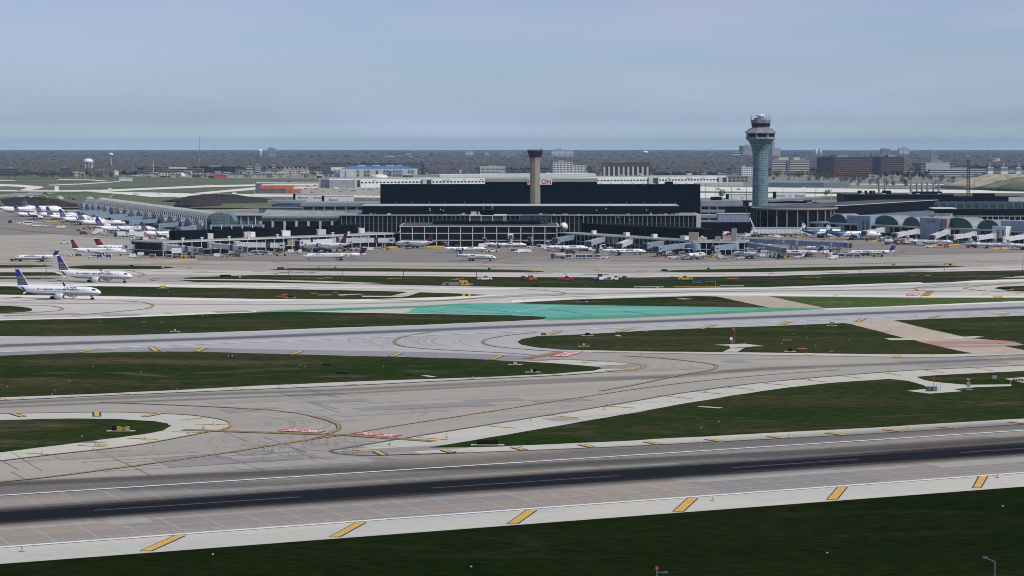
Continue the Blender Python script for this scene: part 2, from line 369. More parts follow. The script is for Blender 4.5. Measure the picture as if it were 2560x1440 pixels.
sheet('taxiway_shoulder', [(1407,878),(1480,875),(2245,886),(2432,884),(2700,872),(2700,880),(2380,893),(2245,893),(1920,888),(1660,884),(1480,881)], .055, c_shou)
# lighter taxiways beyond the far runway
sheet('taxiway', [(-500,800),(-500,704),(640,706),(1280,716),(1600,720),(1920,716),(2295,704),(2560,686),(3100,660),(3100,738),(2560,753),(2062,772),(1560,795),(1366,801),(640,831),(0,844),(-500,862)], .04, c_lit)
sheet('taxiway_shoulder', [(-400,712),(0,710),(300,711),(640,713),(1000,717),(1300,720),(1600,722),(1920,719),(2320,705.5),(2560,698.5),(3100,680),(3100,684),(2560,702),(2320,709),(1920,722),(1600,725),(1300,723),(1000,721),(640,718),(300,716),(0,716),(-400,717)], .055, c_white)
sheet('taxiway_shoulder', [(1280,757),(1430,748),(1605,742),(1742,738),(1920,739),(2145,742),(2345,743),(2560,743),(2560,740),(2345,739),(2145,738),(1920,734),(1742,734),(1605,738),(1430,744),(1280,751)], .055, c_white)
sheet('taxiway_shoulder', [(-300,802),(0,799),(275,792),(640,776),(640,782),(275,797),(0,803),(-300,806)], .055, c_white)
sheet('taxiway_shoulder', [(2062,770),(2345,758),(2560,749),(3100,730),(3100,737),(2560,756),(2345,764),(2062,775)], .06, c_white)
sheet('taxiway_shoulder', [(0,737),(250,741),(640,748),(890,749),(1015,746),(1140,742),(1222,738),(1300,736),(1300,740),(1140,748),(1015,751),(890,753),(640,753),(250,747),(0,742)], .055, c_white)
sheet('taxiway', [(-300,672),(440,674),(700,679),(1280,682),(1600,684),(1920,681),(2170,675),(2430,668),(2560,664),(2700,662),(2700,672),(2560,676),(2170,683),(1920,691),(1600,694),(1280,693),(860,689),(640,688),(-300,682)], .045, c_lit)
# green painted no-taxi area
sheet('green_painted_pavement', [(640,779),(730,775),(865,770),(1065,764),(1152,759),(1280,758.5),(1505,764),(1705,766.5),(1920,769.5),(2062,771),(1960,778),(1700,789),(1560,795.5),(1366,801),(1342,793),(1366,793),(1700,783),(1900,774),(1280,764),(1065,769),(865,776),(700,781)], .075, green_p)
sheet('teal_painted_pavement', [(1040,771),(1110,765.5),(1200,761),(1280,761),(1505,765),(1705,767.5),(1920,771),(1880,774),(1700,783.5),(1560,789),(1390,793.5),(1350,792),(1280,788.5),(1080,784),(1010,781)], .085, teal)
# diagonal old taxiways
sheet('old_taxiway', [(2107,807),(2232,800),(2345,826),(2440,850),(2530,866),(2640,880),(2432,887),(2357,869),(2290,853),(2252,844),(2127,811)], .06, c_tan)
sheet('old_taxiway', [(1787,741.5),(1920,741),(2072,772),(1925,770)], .065, c_tan)
sheet('red_painted_strip', [(2267,860),(2295,855),(2522,851),(2546,856),(2507,859),(2332,862)], .1, redp)
sheet('red_painted_strip', [(2332,864),(2400,865),(2530,863),(2510,866),(2400,868),(2345,868)], .1, redp)
ISL = [
 (g_mid, [(-300,1055),(0,1051),(100,1048),(210,1047),(300,1049),(370,1053),(410,1058),(426,1065),(420,1071),(395,1080),(330,1090),(240,1102),(120,1117),(0,1132),(-300,1172)], 3),
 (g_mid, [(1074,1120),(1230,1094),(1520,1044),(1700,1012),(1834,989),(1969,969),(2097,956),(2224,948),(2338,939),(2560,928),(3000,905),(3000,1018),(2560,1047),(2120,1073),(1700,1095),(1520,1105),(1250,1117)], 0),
 (g_mid, [(-400,905),(0,890),(168,883.5),(403,879.5),(504,880),(860,890),(1164,897),(1319,905),(1399,910),(1467,915.5),(1500,919),(1503,922),(1483,927),(1399,934),(1198,944),(929,952.5),(660,964),(571,969),(269,984),(0,994),(-400,1012)], 0),
 (g_mid, [(1294,855),(1305,848),(1342,841),(1405,838.5),(1480,835),(1630,826.5),(1780,820),(1920,816),(2075,809.5),(2107,808.5),(2127,811),(2190,827),(2252,844),(2290,853),(2357,869),(2432,884),(2380,886),(2245,886.5),(1920,882),(1605,879),(1480,876),(1405,874.5),(1342,869),(1303,862)], 0),
 (g_mid, [(2235,801.5),(2345,797),(2560,789.5),(3000,770),(3000,870),(2560,862),(2540,855),(2435,846),(2395,839),(2310,820)], 0),
 (g_mid, [(2510,866),(2560,863),(3000,866),(3000,885),(2560,876)], 0),
 (g_mid, [(1280,758),(1430,749.5),(1605,744.5),(1742,740.5),(1790,741.5),(1920,769),(1705,766.5),(1505,763.5),(1320,759.5)], 0),
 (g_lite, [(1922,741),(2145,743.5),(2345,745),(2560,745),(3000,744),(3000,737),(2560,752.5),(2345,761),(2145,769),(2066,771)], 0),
 (g_mid, [(-400,806),(0,801.5),(275,795.5),(640,781.5),(727,779.5),(865,782),(1065,785.5),(1280,789),(1366,793),(1357,799),(1280,803),(1015,814),(840,819.5),(640,827.5),(300,839),(125,841.5),(0,840.5),(-400,850)], 0),
 (g_mid, [(440,700),(475,694),(640,688),(855,689),(1280,693),(1600,694),(1920,690.5),(2170,682.5),(2560,676),(3000,668),(3000,675),(2560,689),(2445,699),(2295,706),(2145,711),(1920,718),(1600,721),(1280,718),(1065,714),(915,711),(640,707),(500,706)], 0),
 (g_mid, [(-300,716),(0,716),(250,716),(640,722),(855,726),(990,729),(1047,731),(1140,734),(1222,738),(1140,741.5),(1015,745.5),(890,748.5),(640,747.5),(250,740),(0,737),(-300,735)], 0),
 (g_mid, [(-100,764),(0,765),(35,766),(70,770),(81,775),(70,779),(25,782.5),(0,784),(-100,787)], 3),
 (g_mid, [(-100,662),(0,662.5),(75,662),(125,664),(133,666),(75,669),(0,669.5),(-100,670)], 0),
 (g_mid, [(-100,681),(0,681),(135,681),(155,689),(0,690),(-100,690)], 0),
 (g_mid, [(-100,694),(0,694),(175,695),(125,697),(0,697.5),(-100,698)], 0),
 (g_mid, [(155,669),(180,666),(215,663.5),(325,664),(412,666),(435,669),(400,672.5),(225,673)], 0),
 (g_mid, [(672,674.5),(727,671),(960,671),(1280,674.5),(1355,677.5),(1362,679),(1342,681),(1280,681),(855,678)], 0),
 (g_mid, [(1637,678),(1690,676),(1920,670.5),(2170,666),(2320,664),(2415,666),(2370,669),(2170,674),(1920,680),(1705,681)], 0),
 (g_mid, [(2485,721),(2502,717),(2560,715),(2800,712),(2800,733),(2560,729.5),(2520,727.5)], 0),
 (g_mid, [(2300,706),(2440,698),(2560,694),(2800,686),(2800,690),(2560,697)], 0),
]
for gm, pts, sm in ISL:
    cw = P(sum(p[0] for p in pts)/len(pts), sum(p[1] for p in pts)/len(pts))
    sheet('grass_verge', pts, .11, gm, sm, rag=.35)
# service roads, pads and ditches lying on the grass
for pts in ([(1782,863),(1797,862.5),(1862,860),(1910,866),(1880,867),(1860,871),(1845,880),(1807,880.5),(1827,871),(1822,865)],
            [(2224,948),(2290,943),(2310,951),(2345,957),(2416,963),(2527,962),(2530,966),(2440,969),(2385,974),(2406,979),(2325,985),(2268,978),(2318,973),(2310,964),(2270,953)],
            [(2512,948),(2560,944),(2640,946),(2640,962),(2560,958)],
            [(465,698),(640,699),(800,703),(960,708.5),(900,710),(640,702),(440,700)],
            [(1022,730),(1050,731),(1020,741),(1000,743),(907,742.5),(902,740),(977,740.5)],
            [(842,737),(900,735),(912,736),(850,739)],[(795,737.5),(830,737.5),(828,738.5),(797,738.5)],
            [(1743,1018),(1752,1016.5),(1808,1020),(1800,1022)],[(1052,940),(1066,939),(1092,943),(1080,944)],
            [(1536,839),(1545,838),(1556,841),(1550,841.5)],[(1690,747.5),(1705,746.5),(1736,748),(1710,749)],
            [(2212,846),(2330,848),(2330,851),(2225,851)],[(2348,846),(2440,841),(2462,843),(2380,850)]):
    sheet('concrete_path', pts, .125, c_shou)
sheet('asphalt_path', [(2525,952),(2560,950),(2640,950),(2640,957),(2560,956)], .14, a_shou)
for pts in ([(1580,697),(1920,696),(2170,687),(2560,678),(2560,680.5),(2170,690),(1920,698.5),(1580,699)],[(2300,706),(2380,702),(2560,687),(2560,690),(2380,706),(2310,708)],
            [(1457,716),(1470,707),(1490,701),(1497,703),(1475,712),(1465,718)],
            [(790,943),(850,937),(930,940),(880,945)]):
    sheet('dug_soil', pts, .13, soil, rag=.5)
# ---------------------------------------------------------------- tyre marks
w_dark = wearmat('tyre_rubber', (.011,.011,.014), 1.55, .5, .012, (.3,.62))
w_mid = wearmat('tyre_rubber_faint', (.07,.066,.064), .78, .45)
w_soft = wearmat('tyre_stain', (.16,.15,.145), .55, .5)
w_arc = wearmat('tyre_arc', (.14,.13,.13), .17, .5)
T = Ribs()
T.line([(-500,1327),(0,1293),(1280,1207),(2560,1121),(3100,1085)], 28, .075, w_dark)
T.line([(-500,1245),(0,1211),(500,1190),(900,1176),(1300,1167),(1700,1147),(2000,1132),(2400,1108),(2800,1080)], 12, .07, w_mid)
T.line([(-500,1262),(0,1228),(900,1172),(1700,1120),(2560,1062)], 26, .0715, w_soft)
T.line([(300,1222),(700,1210),(1150,1182),(1700,1150),(2100,1126),(2500,1096)], 13, .0712, w_soft)
T.line([(-400,889),(0,865),(640,843),(1280,817),(1920,793),(2560,769),(3000,752)], 19, .075, wearmat('asphalt_rubber', (.13,.13,.14), .9, .45))
T.line([(-400,1026),(0,1009),(430,989),(860,975),(1280,955),(1520,945),(1700,939),(1920,921),(2240,910),(2560,897),(3000,880)], 13, .072, w_soft)
T.line([(-400,1036),(0,1018),(430,1001),(860,984),(1280,962),(1700,942)], 8, .073, w_soft)
T.line([(1560,890),(1700,897),(1900,899),(2240,897),(2560,889),(3000,876)], 5, .073, w_arc)
for pts, w in (([(0,726),(640,731),(1050,752),(1300,738),(1700,730),(2200,724),(2560,707)],10),([(0,757),(640,762),(1000,757),(1280,742),(1900,728),(2560,728)],8),
               ([(-200,690),(640,714),(1280,720),(1700,727),(2560,706)],5),([(300,676),(700,684),(1600,688),(2200,679),(2560,668)],7),([(0,659),(700,663),(1600,667),(2560,652)],9),
               ([(400,650),(900,652),(1500,660),(2300,640)],7),([(0,571),(200,590),(420,604)],10)):
    T.line(pts, w, .074, w_soft, 4)
for cx, cy, sx, sy in ((760,1060,26,13),(790,1064,40,17),(742,1058,20,12),(1010,1032,40,18),(1040,1030,46,18),(700,1130,60,26),(720,1135,46,20),(640,1128,70,30),(360,1120,40,24)):
    T.line([(cx-sx,cy-sy),(cx+sx*.3,cy-sy*.7),(cx+sx*.6,cy),(cx+sx*.2,cy+sy*.6),(cx-sx*.9,cy+sy)], .9, .073, w_arc, 5)
for cx in (958,970,1045,1062,1078,1150):
    T.line([(cx+30,842),(cx+8,847),(cx,853),(cx+8,860),(cx+34,866)], 1.0, .073, w_arc, 5)
for i in range(26):                                   # fans of tyre curves on the far runway and the junctions
    cx = random.uniform(820,1230); T.line([(cx+40,838+random.random()*3),(cx+8,846),(cx,853),(cx+10,860),(cx+50,868)], random.uniform(.5,.9), .0735+i*.0002, w_arc, 4)
for i in range(40):
    cx = random.uniform(520,900); cy = random.uniform(1095,1150)
    T.line([(cx+90,cy-22),(cx+15,cy-12),(cx,cy),(cx+25,cy+12),(cx+140,cy+22)], random.uniform(.5,1.0), .078+i*.0002, w_arc, 4)
for i in range(16):
    cx = random.uniform(640,820); T.line([(cx-30,1044+random.random()*4),(cx+10,1052),(cx+18,1062),(cx+6,1071),(cx-20,1076)], .5, .0865+i*.0002, w_arc, 4)
for i in range(12):
    cx = random.uniform(1590,1720); T.line([(cx-30,905),(cx+6,910),(cx+10,917),(cx-4,923),(cx-40,929)], .6, .0905+i*.0002, w_arc, 4)
w_joint = wearmat('slab_joint_line', (.56,.55,.52), .6, .1, .05, (.3,.6))
T.line([(0,1260),(860,1208),(1520,1169),(1700,1159)], .45, .079, w_joint)
T.line([(0,1324),(860,1267),(1700,1207),(2170,1175)], .45, .079, w_joint)
T.line([(250,1341),(860,1297),(1700,1233),(2540,1172)], .4, .079, w_joint)
T.build('tyre_marks')
# repaired slabs, sealed cracks and stains on the pavements
R_ = Ribs(); rp_ = random.Random(31); ca, sa = math.cos(RA), math.sin(RA)
pm = [mat('patched_slab_pale', (.335,.318,.292), .9, var=.12, vscale=.3), mat('patched_slab_dark', (.262,.245,.228), .9, var=.12, vscale=.3), mat('patched_slab_warm', (.325,.288,.255), .9, var=.12, vscale=.3)]
def rect(px, py, l, w, z, m, a=0.0):
    c = P(px,py); c2, s2 = math.cos(RA+a), math.sin(RA+a)
    R_.quad([(c.x+x*c2-y*s2, c.y+x*s2+y*c2) for x,y in ((-l/2,-w/2),(l/2,-w/2),(l/2,w/2),(-l/2,w/2))], z, m, world=True)
k_ = 0
for x0,x1,y0,y1,n in ((-50,2600,1265,1330,22),(500,2600,1120,1170,12),(600,1500,985,1050,16),(100,900,1090,1150,12),(1500,2500,900,925,8),(0,900,770,790,8),(300,1500,650,660,14),(1500,2500,645,662,14),(0,380,600,640,14),(500,2400,676,684,10)):
    for i in range(n):
        k_ += 1; px, py = rp_.uniform(x0,x1), rp_.uniform(y0,y1)
        if y0 == 1265: py = 1335-.0725*px-rp_.uniform(0,42)
        rect(px, py, rp_.choice((7.6,15.2,30)), 7.4, .0600+k_*.0001, pm[rp_.randrange(3)])
cm = mat('crack_sealant', (.17,.16,.15), .8)
for i in range(90):
    px, py = rp_.choice(((rp_.uniform(450,1500),rp_.uniform(990,1060)),(rp_.uniform(0,900),rp_.uniform(1150,1230)),(rp_.uniform(0,1250),rp_.uniform(640,662)),(rp_.uniform(1250,2500),rp_.uniform(640,660)),(rp_.uniform(0,2500),rp_.uniform(756,762))))
    c = P(px,py); a = RA+rp_.choice((0,math.pi/2,0))+rp_.uniform(-.05,.05); l = rp_.uniform(8,60)
    R_.line([(c.x,c.y),(c.x+math.cos(a)*l*.5,c.y+math.sin(a)*l*.5+rp_.uniform(-.6,.6)),(c.x+math.cos(a)*l,c.y+math.sin(a)*l)], rp_.uniform(.12,.3), .0700+i*.00001, cm, world=True)
R_.build('pavement_repairs')
G_ = Ribs(); be = wearmat('bare_earth', (.105,.075,.055), .85, .5, .05, (.38,.62)); dg = wearmat('dry_grass', (.085,.078,.035), .7, .5, .04, (.40,.66)); wg = wearmat('lush_grass', (.018,.048,.006), .8, .5, .03, (.40,.62))
def streak(a, b, w, m):
    mid = ((a[0]+b[0])/2,(a[1]+b[1])/2); G_.line([a,mid], (.3,w), .13+len(G_.f)*.0002, m); G_.line([mid,b], (w,.3), .13+len(G_.f)*.0002, m)
for a,b,w in (((220,930),(480,944),12),((0,949),(200,944),8),((60,936),(240,930),7),((740,945),(960,940),9),((2110,1047),(2350,1036),2.5),((1530,853),(1760,846),4),((1905,846),(2060,838),5),((2120,772),(2500,752),5),((900,795),(1250,800),8),((1250,796),(1345,797),6)): streak(a,b,w,be)
rq2 = random.Random(77)
for x0,x1,y0,y1,n,wd in ((0,1400,900,985,26,9),(1200,2500,960,1090,26,8),(1350,2400,825,880,22,9),(0,1250,795,838,22,10),(0,380,1058,1120,8,6),(2400,2560,800,855,6,10),(600,2500,696,716,20,7),(0,1150,722,746,14,7),(1350,1850,745,765,8,7)):
    for i in range(n):
        px, py = rq2.uniform(x0,x1), rq2.uniform(y0,y1)
        if y0 == 960 and py < 1125-.145*(px-1074)+14 : continue
        if y0 == 960 and py > 1112-.038*(px-1074)-8: continue
        pass
        if y0 == 900 and (py > 990-.03*px or px > 1250 and py < 918): continue
        if y0 == 795 and (py > 836-.03*px or py < 803-.02*px): continue
        l = rq2.uniform(40,150); 
        if px+l > x1: continue
        streak((px,py),(px+l,py-l*.05),rq2.uniform(.5,1)*wd*.7,rq2.choice((dg,wg,wg,dg)))
G_.build('turf_patches')
# ---------------------------------------------------------------- painted markings
K = Ribs()
Z1, Z2 = .15, .165
for a, b, w in (((-500,1272),(3100,1042.6),.95),((-500,1406.5),(3100,1143.5),1.25)): K.line([a,b], w, Z1, white_l)
K.line([(-400,897),(0,881),(2560,780.5),(3000,763)], 1.4, Z1, white_l)
for a, b in (((235,1278),(753,1244)),((1077,1222),(1548,1191)),((1829,1171),(2145,1150)),((2400,1133),(2700,1113)),((-300,1314),(-40,1297))):
    K.line([a,b], .8, Z1, mat('rubbered_white_paint', (.07,.07,.09), .8))
def bar(q):
    c = (sum(p[0] for p in q)/4, sum(p[1] for p in q)/4)
    (a,b,c_,d) = q; e = 3.4
    K.quad([(a[0]-e,a[1]),(b[0]+e,b[1]),(c_[0]+e,c_[1]),(d[0]-e,d[1])], Z1, blk); K.quad(q, Z2, yel)
for q in ([(352,1379),(378,1379),(462,1341),(437,1341)],[(825,1344),(848,1344),(914,1308),(891,1308)],[(1269,1311),(1293,1311),(1341,1277),(1318,1277)],
          [(1684,1280),(1708,1280),(1743,1247),(1721,1247)],[(2069,1250),(2092,1250),(2117,1219),(2096,1219)],[(2433,1221),(2451,1221),(2468,1192),(2449,1192)],
          [(-130,1414),(-104,1414),(-5,1376),(-30,1376)]): bar(q)
def bl(a, b, w=1.3, z=0, border=True, ym=None):
    if border: K.line([a,b], w+.9, Z1, blk)
    K.line([a,b], w, Z2, ym or yel)
for a,b in (((1369,838.5),(1398,829)),((1546,831),(1574,822)),((1754,822.5),(1783,814)),((1951,813),(1971,805.5)),((2143,804.5),(2160,797.5)),((2325,796.5),(2342,790.5)),((2502,788.5),(2517,783.5)),
            ((728,887),(753,879)),((977,892),(1001,884)),((1228,899),(1253,891)),((197,882),(237,874.5)),((378,869.5),(391,878)),((493,879),(511,870.5))): bl(a,b,1.5)
for a,b in (((1768,1099),(1808,1105.5)),((1922,1091.5),(1964,1097.5)),((2066,1083),(2113,1089)),((2210,1074.5),(2258,1080)),((2345,1067.5),(2394,1072.5)),((2522,1055),(2566,1060)),
            ((1109,1126.5),(1132,1132.5)),((1284,1119.5),(1310,1126)),((1452,1112.5),(1480,1119)),((1615,1105.5),(1648,1112)),((940,1129.5),(960,1138.5)),
            ((31,1034.5),(57,1042.5)),((241,1031.5),(243,1042)),((360,1042.5),(402,1034.5))): bl(a,b,1.2)
for a,b in (((1045,1094),(1120,1100)),((1215,1065),(1290,1071)),((1370,1039),(1447,1045)),((1510,1015),(1590,1021)),((1645,989),(1731,997)),((1735,979),(1803,985)),((1820,969),(1885,974)),((1908,958),(1970,964)),
            ((2002,949),(2062,955)),((2102,940),(2156,946)),((2205,932),(2255,939)),((2312,926),(2360,932)),((2437,920),(2483,927)),((860,1124),(942,1130)),
            ((449,1051),(522,1044)),((485,1063),(567,1061)),((431,1080),(524,1082)),((319,1096),(396,1099)),((195,1114),(271,1118)),((64,1133),(135,1137)),
            ((0,996),(28,1001)),((296,984),(330,988)),((582,971),(618,975)),((862,960),(892,962)),((1382,937),(1410,940)),((1453,908),(1500,903)),((1515,914),(1575,912)),((1530,921),(1590,923)),
            ((182,790),(206,794)),((412,782),(436,786)),((577,777.5),(605,779)),((2082,741),(2096,737)),((2322,720),(2330,718)),((2022,889),(2036,886)),((2318,886),(2334,889)),((1640,723),(1645,719)),((1508,694),(1514,690)),((1700,694),(1712,690.5)),
            ((840,584+140),(880,722)),((330,680+24),(350,700)),((740,751),(760,750)),((950,750.5),(965,749.5)),((2455,737.5),(2470,733)),((2538,735.5),(2552,733.5)),((130,711),(142,708)),((90,699),(110,697)),((1460,908+0),(1464,907))):
    K.line([a,b], .95, Z1, yel_p)
K.line([(2241,889),(2244,894)], 3.0, Z1, yel)
K.line([(2493,740),(2496,744)], 4.0, Z1, yel)
def cline(pts, w=.8, out=2.0, n=6):
    w *= .62; out *= .58
    K.line(pts, out, Z1, brn, n); K.line(pts, w, Z2, yel_d, n)
C1 = [(250,1007),(336,1009.5),(571,1019.6),(722.5,1031),(806.6,1048),(840,1060),(847,1068),(844,1076),(820,1085),(773,1098.6),(524,1139),(158,1189),(0,1206),(-200,1228)]
cline(C1, .9, 2.0)
cline([(700,1112),(790,1098),(858,1088.5),(1000,1064),(1151,1041),(1520,983.7),(1700,959),(1902,939),(2100,925)], .7, 1.2)
cline([(1102,827.5),(1060,833),(1015,841),(992,848),(986,853),(990,860),(1015,867.5),(1090,874),(1280,884),(1340,890)], .9, 1.9)
cline([(1340,832),(1280,837.5),(1227.5,846),(1210,852),(1209,858),(1227.5,865),(1280,871),(1400,880)], .9, 2.0)
cline([(1555,890),(1640,895),(1717,902.5),(1780,911),(1792,917),(1775,926),(1705,937.5),(1600,960),(1500,978)], 1.0, 2.0)
cline([(275,752.5),(330,754),(362,757),(382,763),(380,767),(362,772.5),(300,779),(180,789)], .9, 1.9)
cline([(-20,763),(100,764),(140,767),(156,772),(150,776),(125,779),(0,785.5)], .9, 1.9)
cline([(1300,722),(1355,726),(1405,731),(1412,735),(1380,740)], .9, 1.8)
cline([(2420,709),(2370,712.5),(2295,719),(2289,723),(2307,728),(2400,729)], 1.0, 2.0); cline([(2560,710),(2495,712),(2420,719),(2415,722),(2470,728),(2560,732)], 1.0, 2.0)
cline([(475,694),(400,696),(377,699.5),(400,703),(500,707)], .8, 1.8); cline([(320,676),(352,683),(360,688),(345,692)], .7, 1.6)
for pts in ([(430,665),(465,667),(478,669),(470,672)],[(1355,677),(1395,677),(1398,679),(1360,680)],[(1640,675),(1600,677),(1596,679),(1630,680)],[(2415,664),(2452,665),(2455,667),(2410,669)],
            [(1440,676),(1490,674),(1497,672)],[(1497,677),(1490,674)],[(1500,678),(1535,681),(1590,682)],[(680,655),(720,661),(830,668)],[(1280,655),(1230,658),(1200,662),(1240,670)],[(2560,655),(2480,652),(2474,655),(2540,659)],[(2380,648),(2440,650),(2444,654)],[(1240,646),(1280,641),(1272,643)]):
    K.line(pts, .8, Z1, yel_d, 5)
K.line([(1210,657),(1275,643)], .6, Z1, brn); K.line([(2247,633),(2264,625)], .9, Z1, brn); K.line([(1310,655),(1368,642)], .7, Z1, c_shou); K.line([(1335,655),(1390,643)], .5, Z1, c_shou)
K.line(S1[1:-1], .9, Z1, brn, 5); K.line(S1[1:-1], .35, Z2, yel_d, 5)
K.line([S2[-4]]+S2[-3:]+S2[:11], .9, Z1, brn, 3); K.line(S2[-9:-2], .6, Z1, brn, 3)
K.line([(-500,1024),(0,1002),(330,987),(860,965),(1164,950),(1399,939),(1530,929),(1597,922),(1607,917),(1592,911),(1530,905),(1405,899),(1325,902)], .9, Z1, brn, 4)
K.line([(1530,930),(1597,923),(1607,917),(1592,911),(1530,905)], .5, Z2, yel, 4)
K.line([(556,1050),(572,1055),(577,1062),(566,1072),(530,1080)], .7, .17, yel_d, 4)
K.line([(-400,893.5),(0,877.5)], .3, Z1, brn); K.line([(437,869.5),(660,874.5),(1063,881.5),(1330,891.5)], .5, Z1, brn)
K.line([(1480,881),(1660,884),(1920,888.5),(2245,893.5),(2380,893.5),(2700,881)], .7, Z1, brn)
K.line([(1600,720.5),(1700,721),(1650,727)], .5, Z1, c_white); K.line([(1110,752),(1160,756),(1300,740)], .4, Z1, brn)
# hold lines: yellow bands with a broken dark one
def hold(a, b, w, n):
    A, B = P(*a), P(*b); d = B-A; t = d.normalized(); nn = Vector((-t.y,t.x,0))
    K.line([(A.x,A.y),(B.x,B.y)], w, Z1, mat('hold_line_dark', (.16,.13,.10), .8), world=True)
    for o in (.38,.12): 
        p, q = A+nn*w*o, B+nn*w*o; K.line([(p.x,p.y),(q.x,q.y)], w*.15, Z2, yel_d, world=True)
    for o in (-.12,-.38):
        for i in range(n):
            p, q = A+d*(i/n)-nn*w*-o*1, A+d*((i+.5)/n)-nn*w*-o*1; K.line([(p.x,p.y),(q.x,q.y)], w*.15, Z2, yel_d, world=True)
hold((458,1075.5),(860,1088),3.0,14); hold((860,1088),(1085,1104),3.0,8); hold((1318,897),(1410,879.5),4.5,12)
for i in range(4): K.line([(2302+i*5.5,740),(2316+i*5.5,730)], 1.3, Z2, yel)
K.quad([(2299,740.5),(2323,740.5),(2337,729.5),(2313,729.5)], Z1, blk)
def textmesh(s, size=1.0, ext=0.0, align='CENTER', bold=0.0, shear=0.0):
    cu = bpy.data.curves.new('lettering', 'FONT'); cu.body = s; cu.size = size; cu.align_x = align; cu.align_y = 'CENTER'; cu.extrude = ext; cu.offset = bold; cu.shear = shear; cu.resolution_u = 3
    o = bpy.data.objects.new('lettering', cu); COL.objects.link(o); bpy.context.view_layer.update()
    me = bpy.data.meshes.new_from_object(o.evaluated_get(bpy.context.evaluated_depsgraph_get()))
    bpy.data.objects.remove(o); bpy.data.curves.remove(cu)
    vs = [v.co.copy() for v in me.vertices]; fs = [tuple(p.vertices) for p in me.polygons]; bpy.data.meshes.remove(me)
    return vs, fs
def ground_text(s, quad):
    """writing read from the far side, fitted in a quad given as near-left, far-left, far-right, near-right"""
    nl, fl, fr, nr = [P(*q) for q in quad]
    K.quad(quad, Z2, red_m)
    vs, fs = textmesh(s, bold=.02); x0=min(v.x for v in vs); x1=max(v.x for v in vs); y0=min(v.y for v in vs); y1=max(v.y for v in vs)
    o = len(K.v); k = K.mi_(white_l)
    for v in vs:
        u = .06+.88*(v.x-x0)/(x1-x0); w = .08+.84*(v.y-y0)/(y1-y0)
        far = fr.lerp(fl, u); near = nr.lerp(nl, u); p = far.lerp(near, w)
        K.v.append((p.x,p.y,.18)); K.uv.append((.5,0))
    for f in fs: K.f.append(tuple(o+i for i in f)); K.mi.append(k)
ground_text('28C-10C', [(693,1078.5),(713,1073),(817,1078),(797,1083.5)]); ground_text('28C-10C', [(883,1086.5),(905,1081.5),(1007,1089),(982,1094)])
ground_text('28R-10L', [(1372,893),(1414,880),(1457,881),(1417,892.5)]); ground_text('28R-10L', [(2264,739.5),(2273,732),(2302,732.5),(2294,739.5)])
K.line([(2262,727.5),(2375,728.5)], 1.5, Z2, red_m); K.line([(2330,727.3),(2372,728)], .8, .17, white_l)
K.line([(1400,899),(1330,903)], 1.3, Z1, yel_d); K.line([(1442,882),(1458,877.5)], 1.4, Z1, yel)
for x0,y0,x1,y1 in ((1104,777,1280,786),(1160,768,1330,787),(1370,773,1480,788),(1560,777,1620,787),(1030,774,1110,782)): K.line([(x0,y0),(x1,y1)], 1.0, .16, mat('faded_green_line', (.05,.30,.24), .8))
for x0,y0,x1,y1 in ((1280,783,1395,765),(1012,781,1120,768),(1280,789,1340,791)): K.line([(x0,y0),(x1,y1)], 1.1, .16, mat('faded_white_line', (.35,.6,.52), .8))
# sealed joint stains and patches on the apron taxiway
for a,b in (((700,682),(730,680)),((738,682),(760,682)),((773,683),(786,682)),((1458,686),(1522,686.5)),((1592,688),(1630,688)),((2068,682),(2115,681))): K.line([a,b], 3.0, Z1, mat('asphalt_patch', (.10,.10,.11), .9))
K.build('painted_markings')
# orange painted dots and survey marks on the grass
orange_g = mat('orange_marking', (.50,.12,.04), .8)
for px,py,l in ((800,697.5,16),(821,695,20),(975,697.5,14),(994,696,22),(1138,699,20),(1150,697.5,22),(1518,700,24),(1832,697,30),(2022,693.5,20),(2045,695,14),(2283,688.5,14),(2320,689,16),(703,741,24),(712,736.5,14),(785,733.5,16),(838,731,12),(857,740.5,18),(1968,851,22),(2005,872,24),(2078,879,12),(360,806,14),(2238,886,1)):
    K2 = Ribs(); K2.line([(px-l*.5,py),(px+l*.5,py)], 4.2 if py<760 else 2.0, .14, orange_g); K2.build('orange_ground_marking')
# far airfield strips
for pts in ([(-50,475),(145,476),(270,474),(520,463),(640,461),(960,457),(960,461),(640,465),(520,468),(340,475.5),(270,479),(145,479),(-50,478)],
            [(200,478),(520,484),(720,487),(1000,490),(1000,494.5),(700,491.5),(380,492.5),(300,485)],
            [(-60,459.5),(0,460),(56,462),(105,466.5),(110,468),(100,471),(71,476),(40,477),(55,473.5),(70,470),(55,467.5),(20,465.5),(-60,466)],
            [(470,484),(640,468),(760,466.5),(900,466),(900,469),(760,470),(640,474),(520,484)],
            [(520,497.5),(640,499),(760,501),(700,503),(520,501)],
            [(0,449.5),(43,451),(30,452),(0,451.5)],[(145,448),(230,449),(270,452),(260,453),(225,450.5),(145,449.5)],[(120,462),(200,459),(300,453),(300,454.5),(205,461),(125,463.5)],
            [(1700,465.5),(1921,468.5),(2240,473),(2700,478),(2700,484),(2240,481.5),(1921,479.5),(1700,478)],
            [(1700,481.5),(1883,483),(2108,485),(2215,489),(2108,490),(1883,494.5),(1700,496)],
            [(1921,458),(2100,459),(2560,462),(2560,463.5),(2100,461),(1921,460)],
            [(640,456),(823,457),(823,458.2),(700,458.5),(640,457.5)]):
    sheet('far_taxiway', pts, .06, c_white)
sheet('service_yard', [(630,489),(1000,489),(1000,462),(830,455),(790,462),(640,476)], .05, mat('yard_ground', (.40,.35,.27), .9, col2=(.26,.24,.2), vscale=.03))
sheet('service_yard', [(1752,452),(1752,466),(2120,470),(2400,472),(2500,462),(2600,452),(2600,438),(1700,438)], .05, mat('car_park_ground', (.24,.235,.22), .9, col2=(.13,.14,.11), vscale=.02))
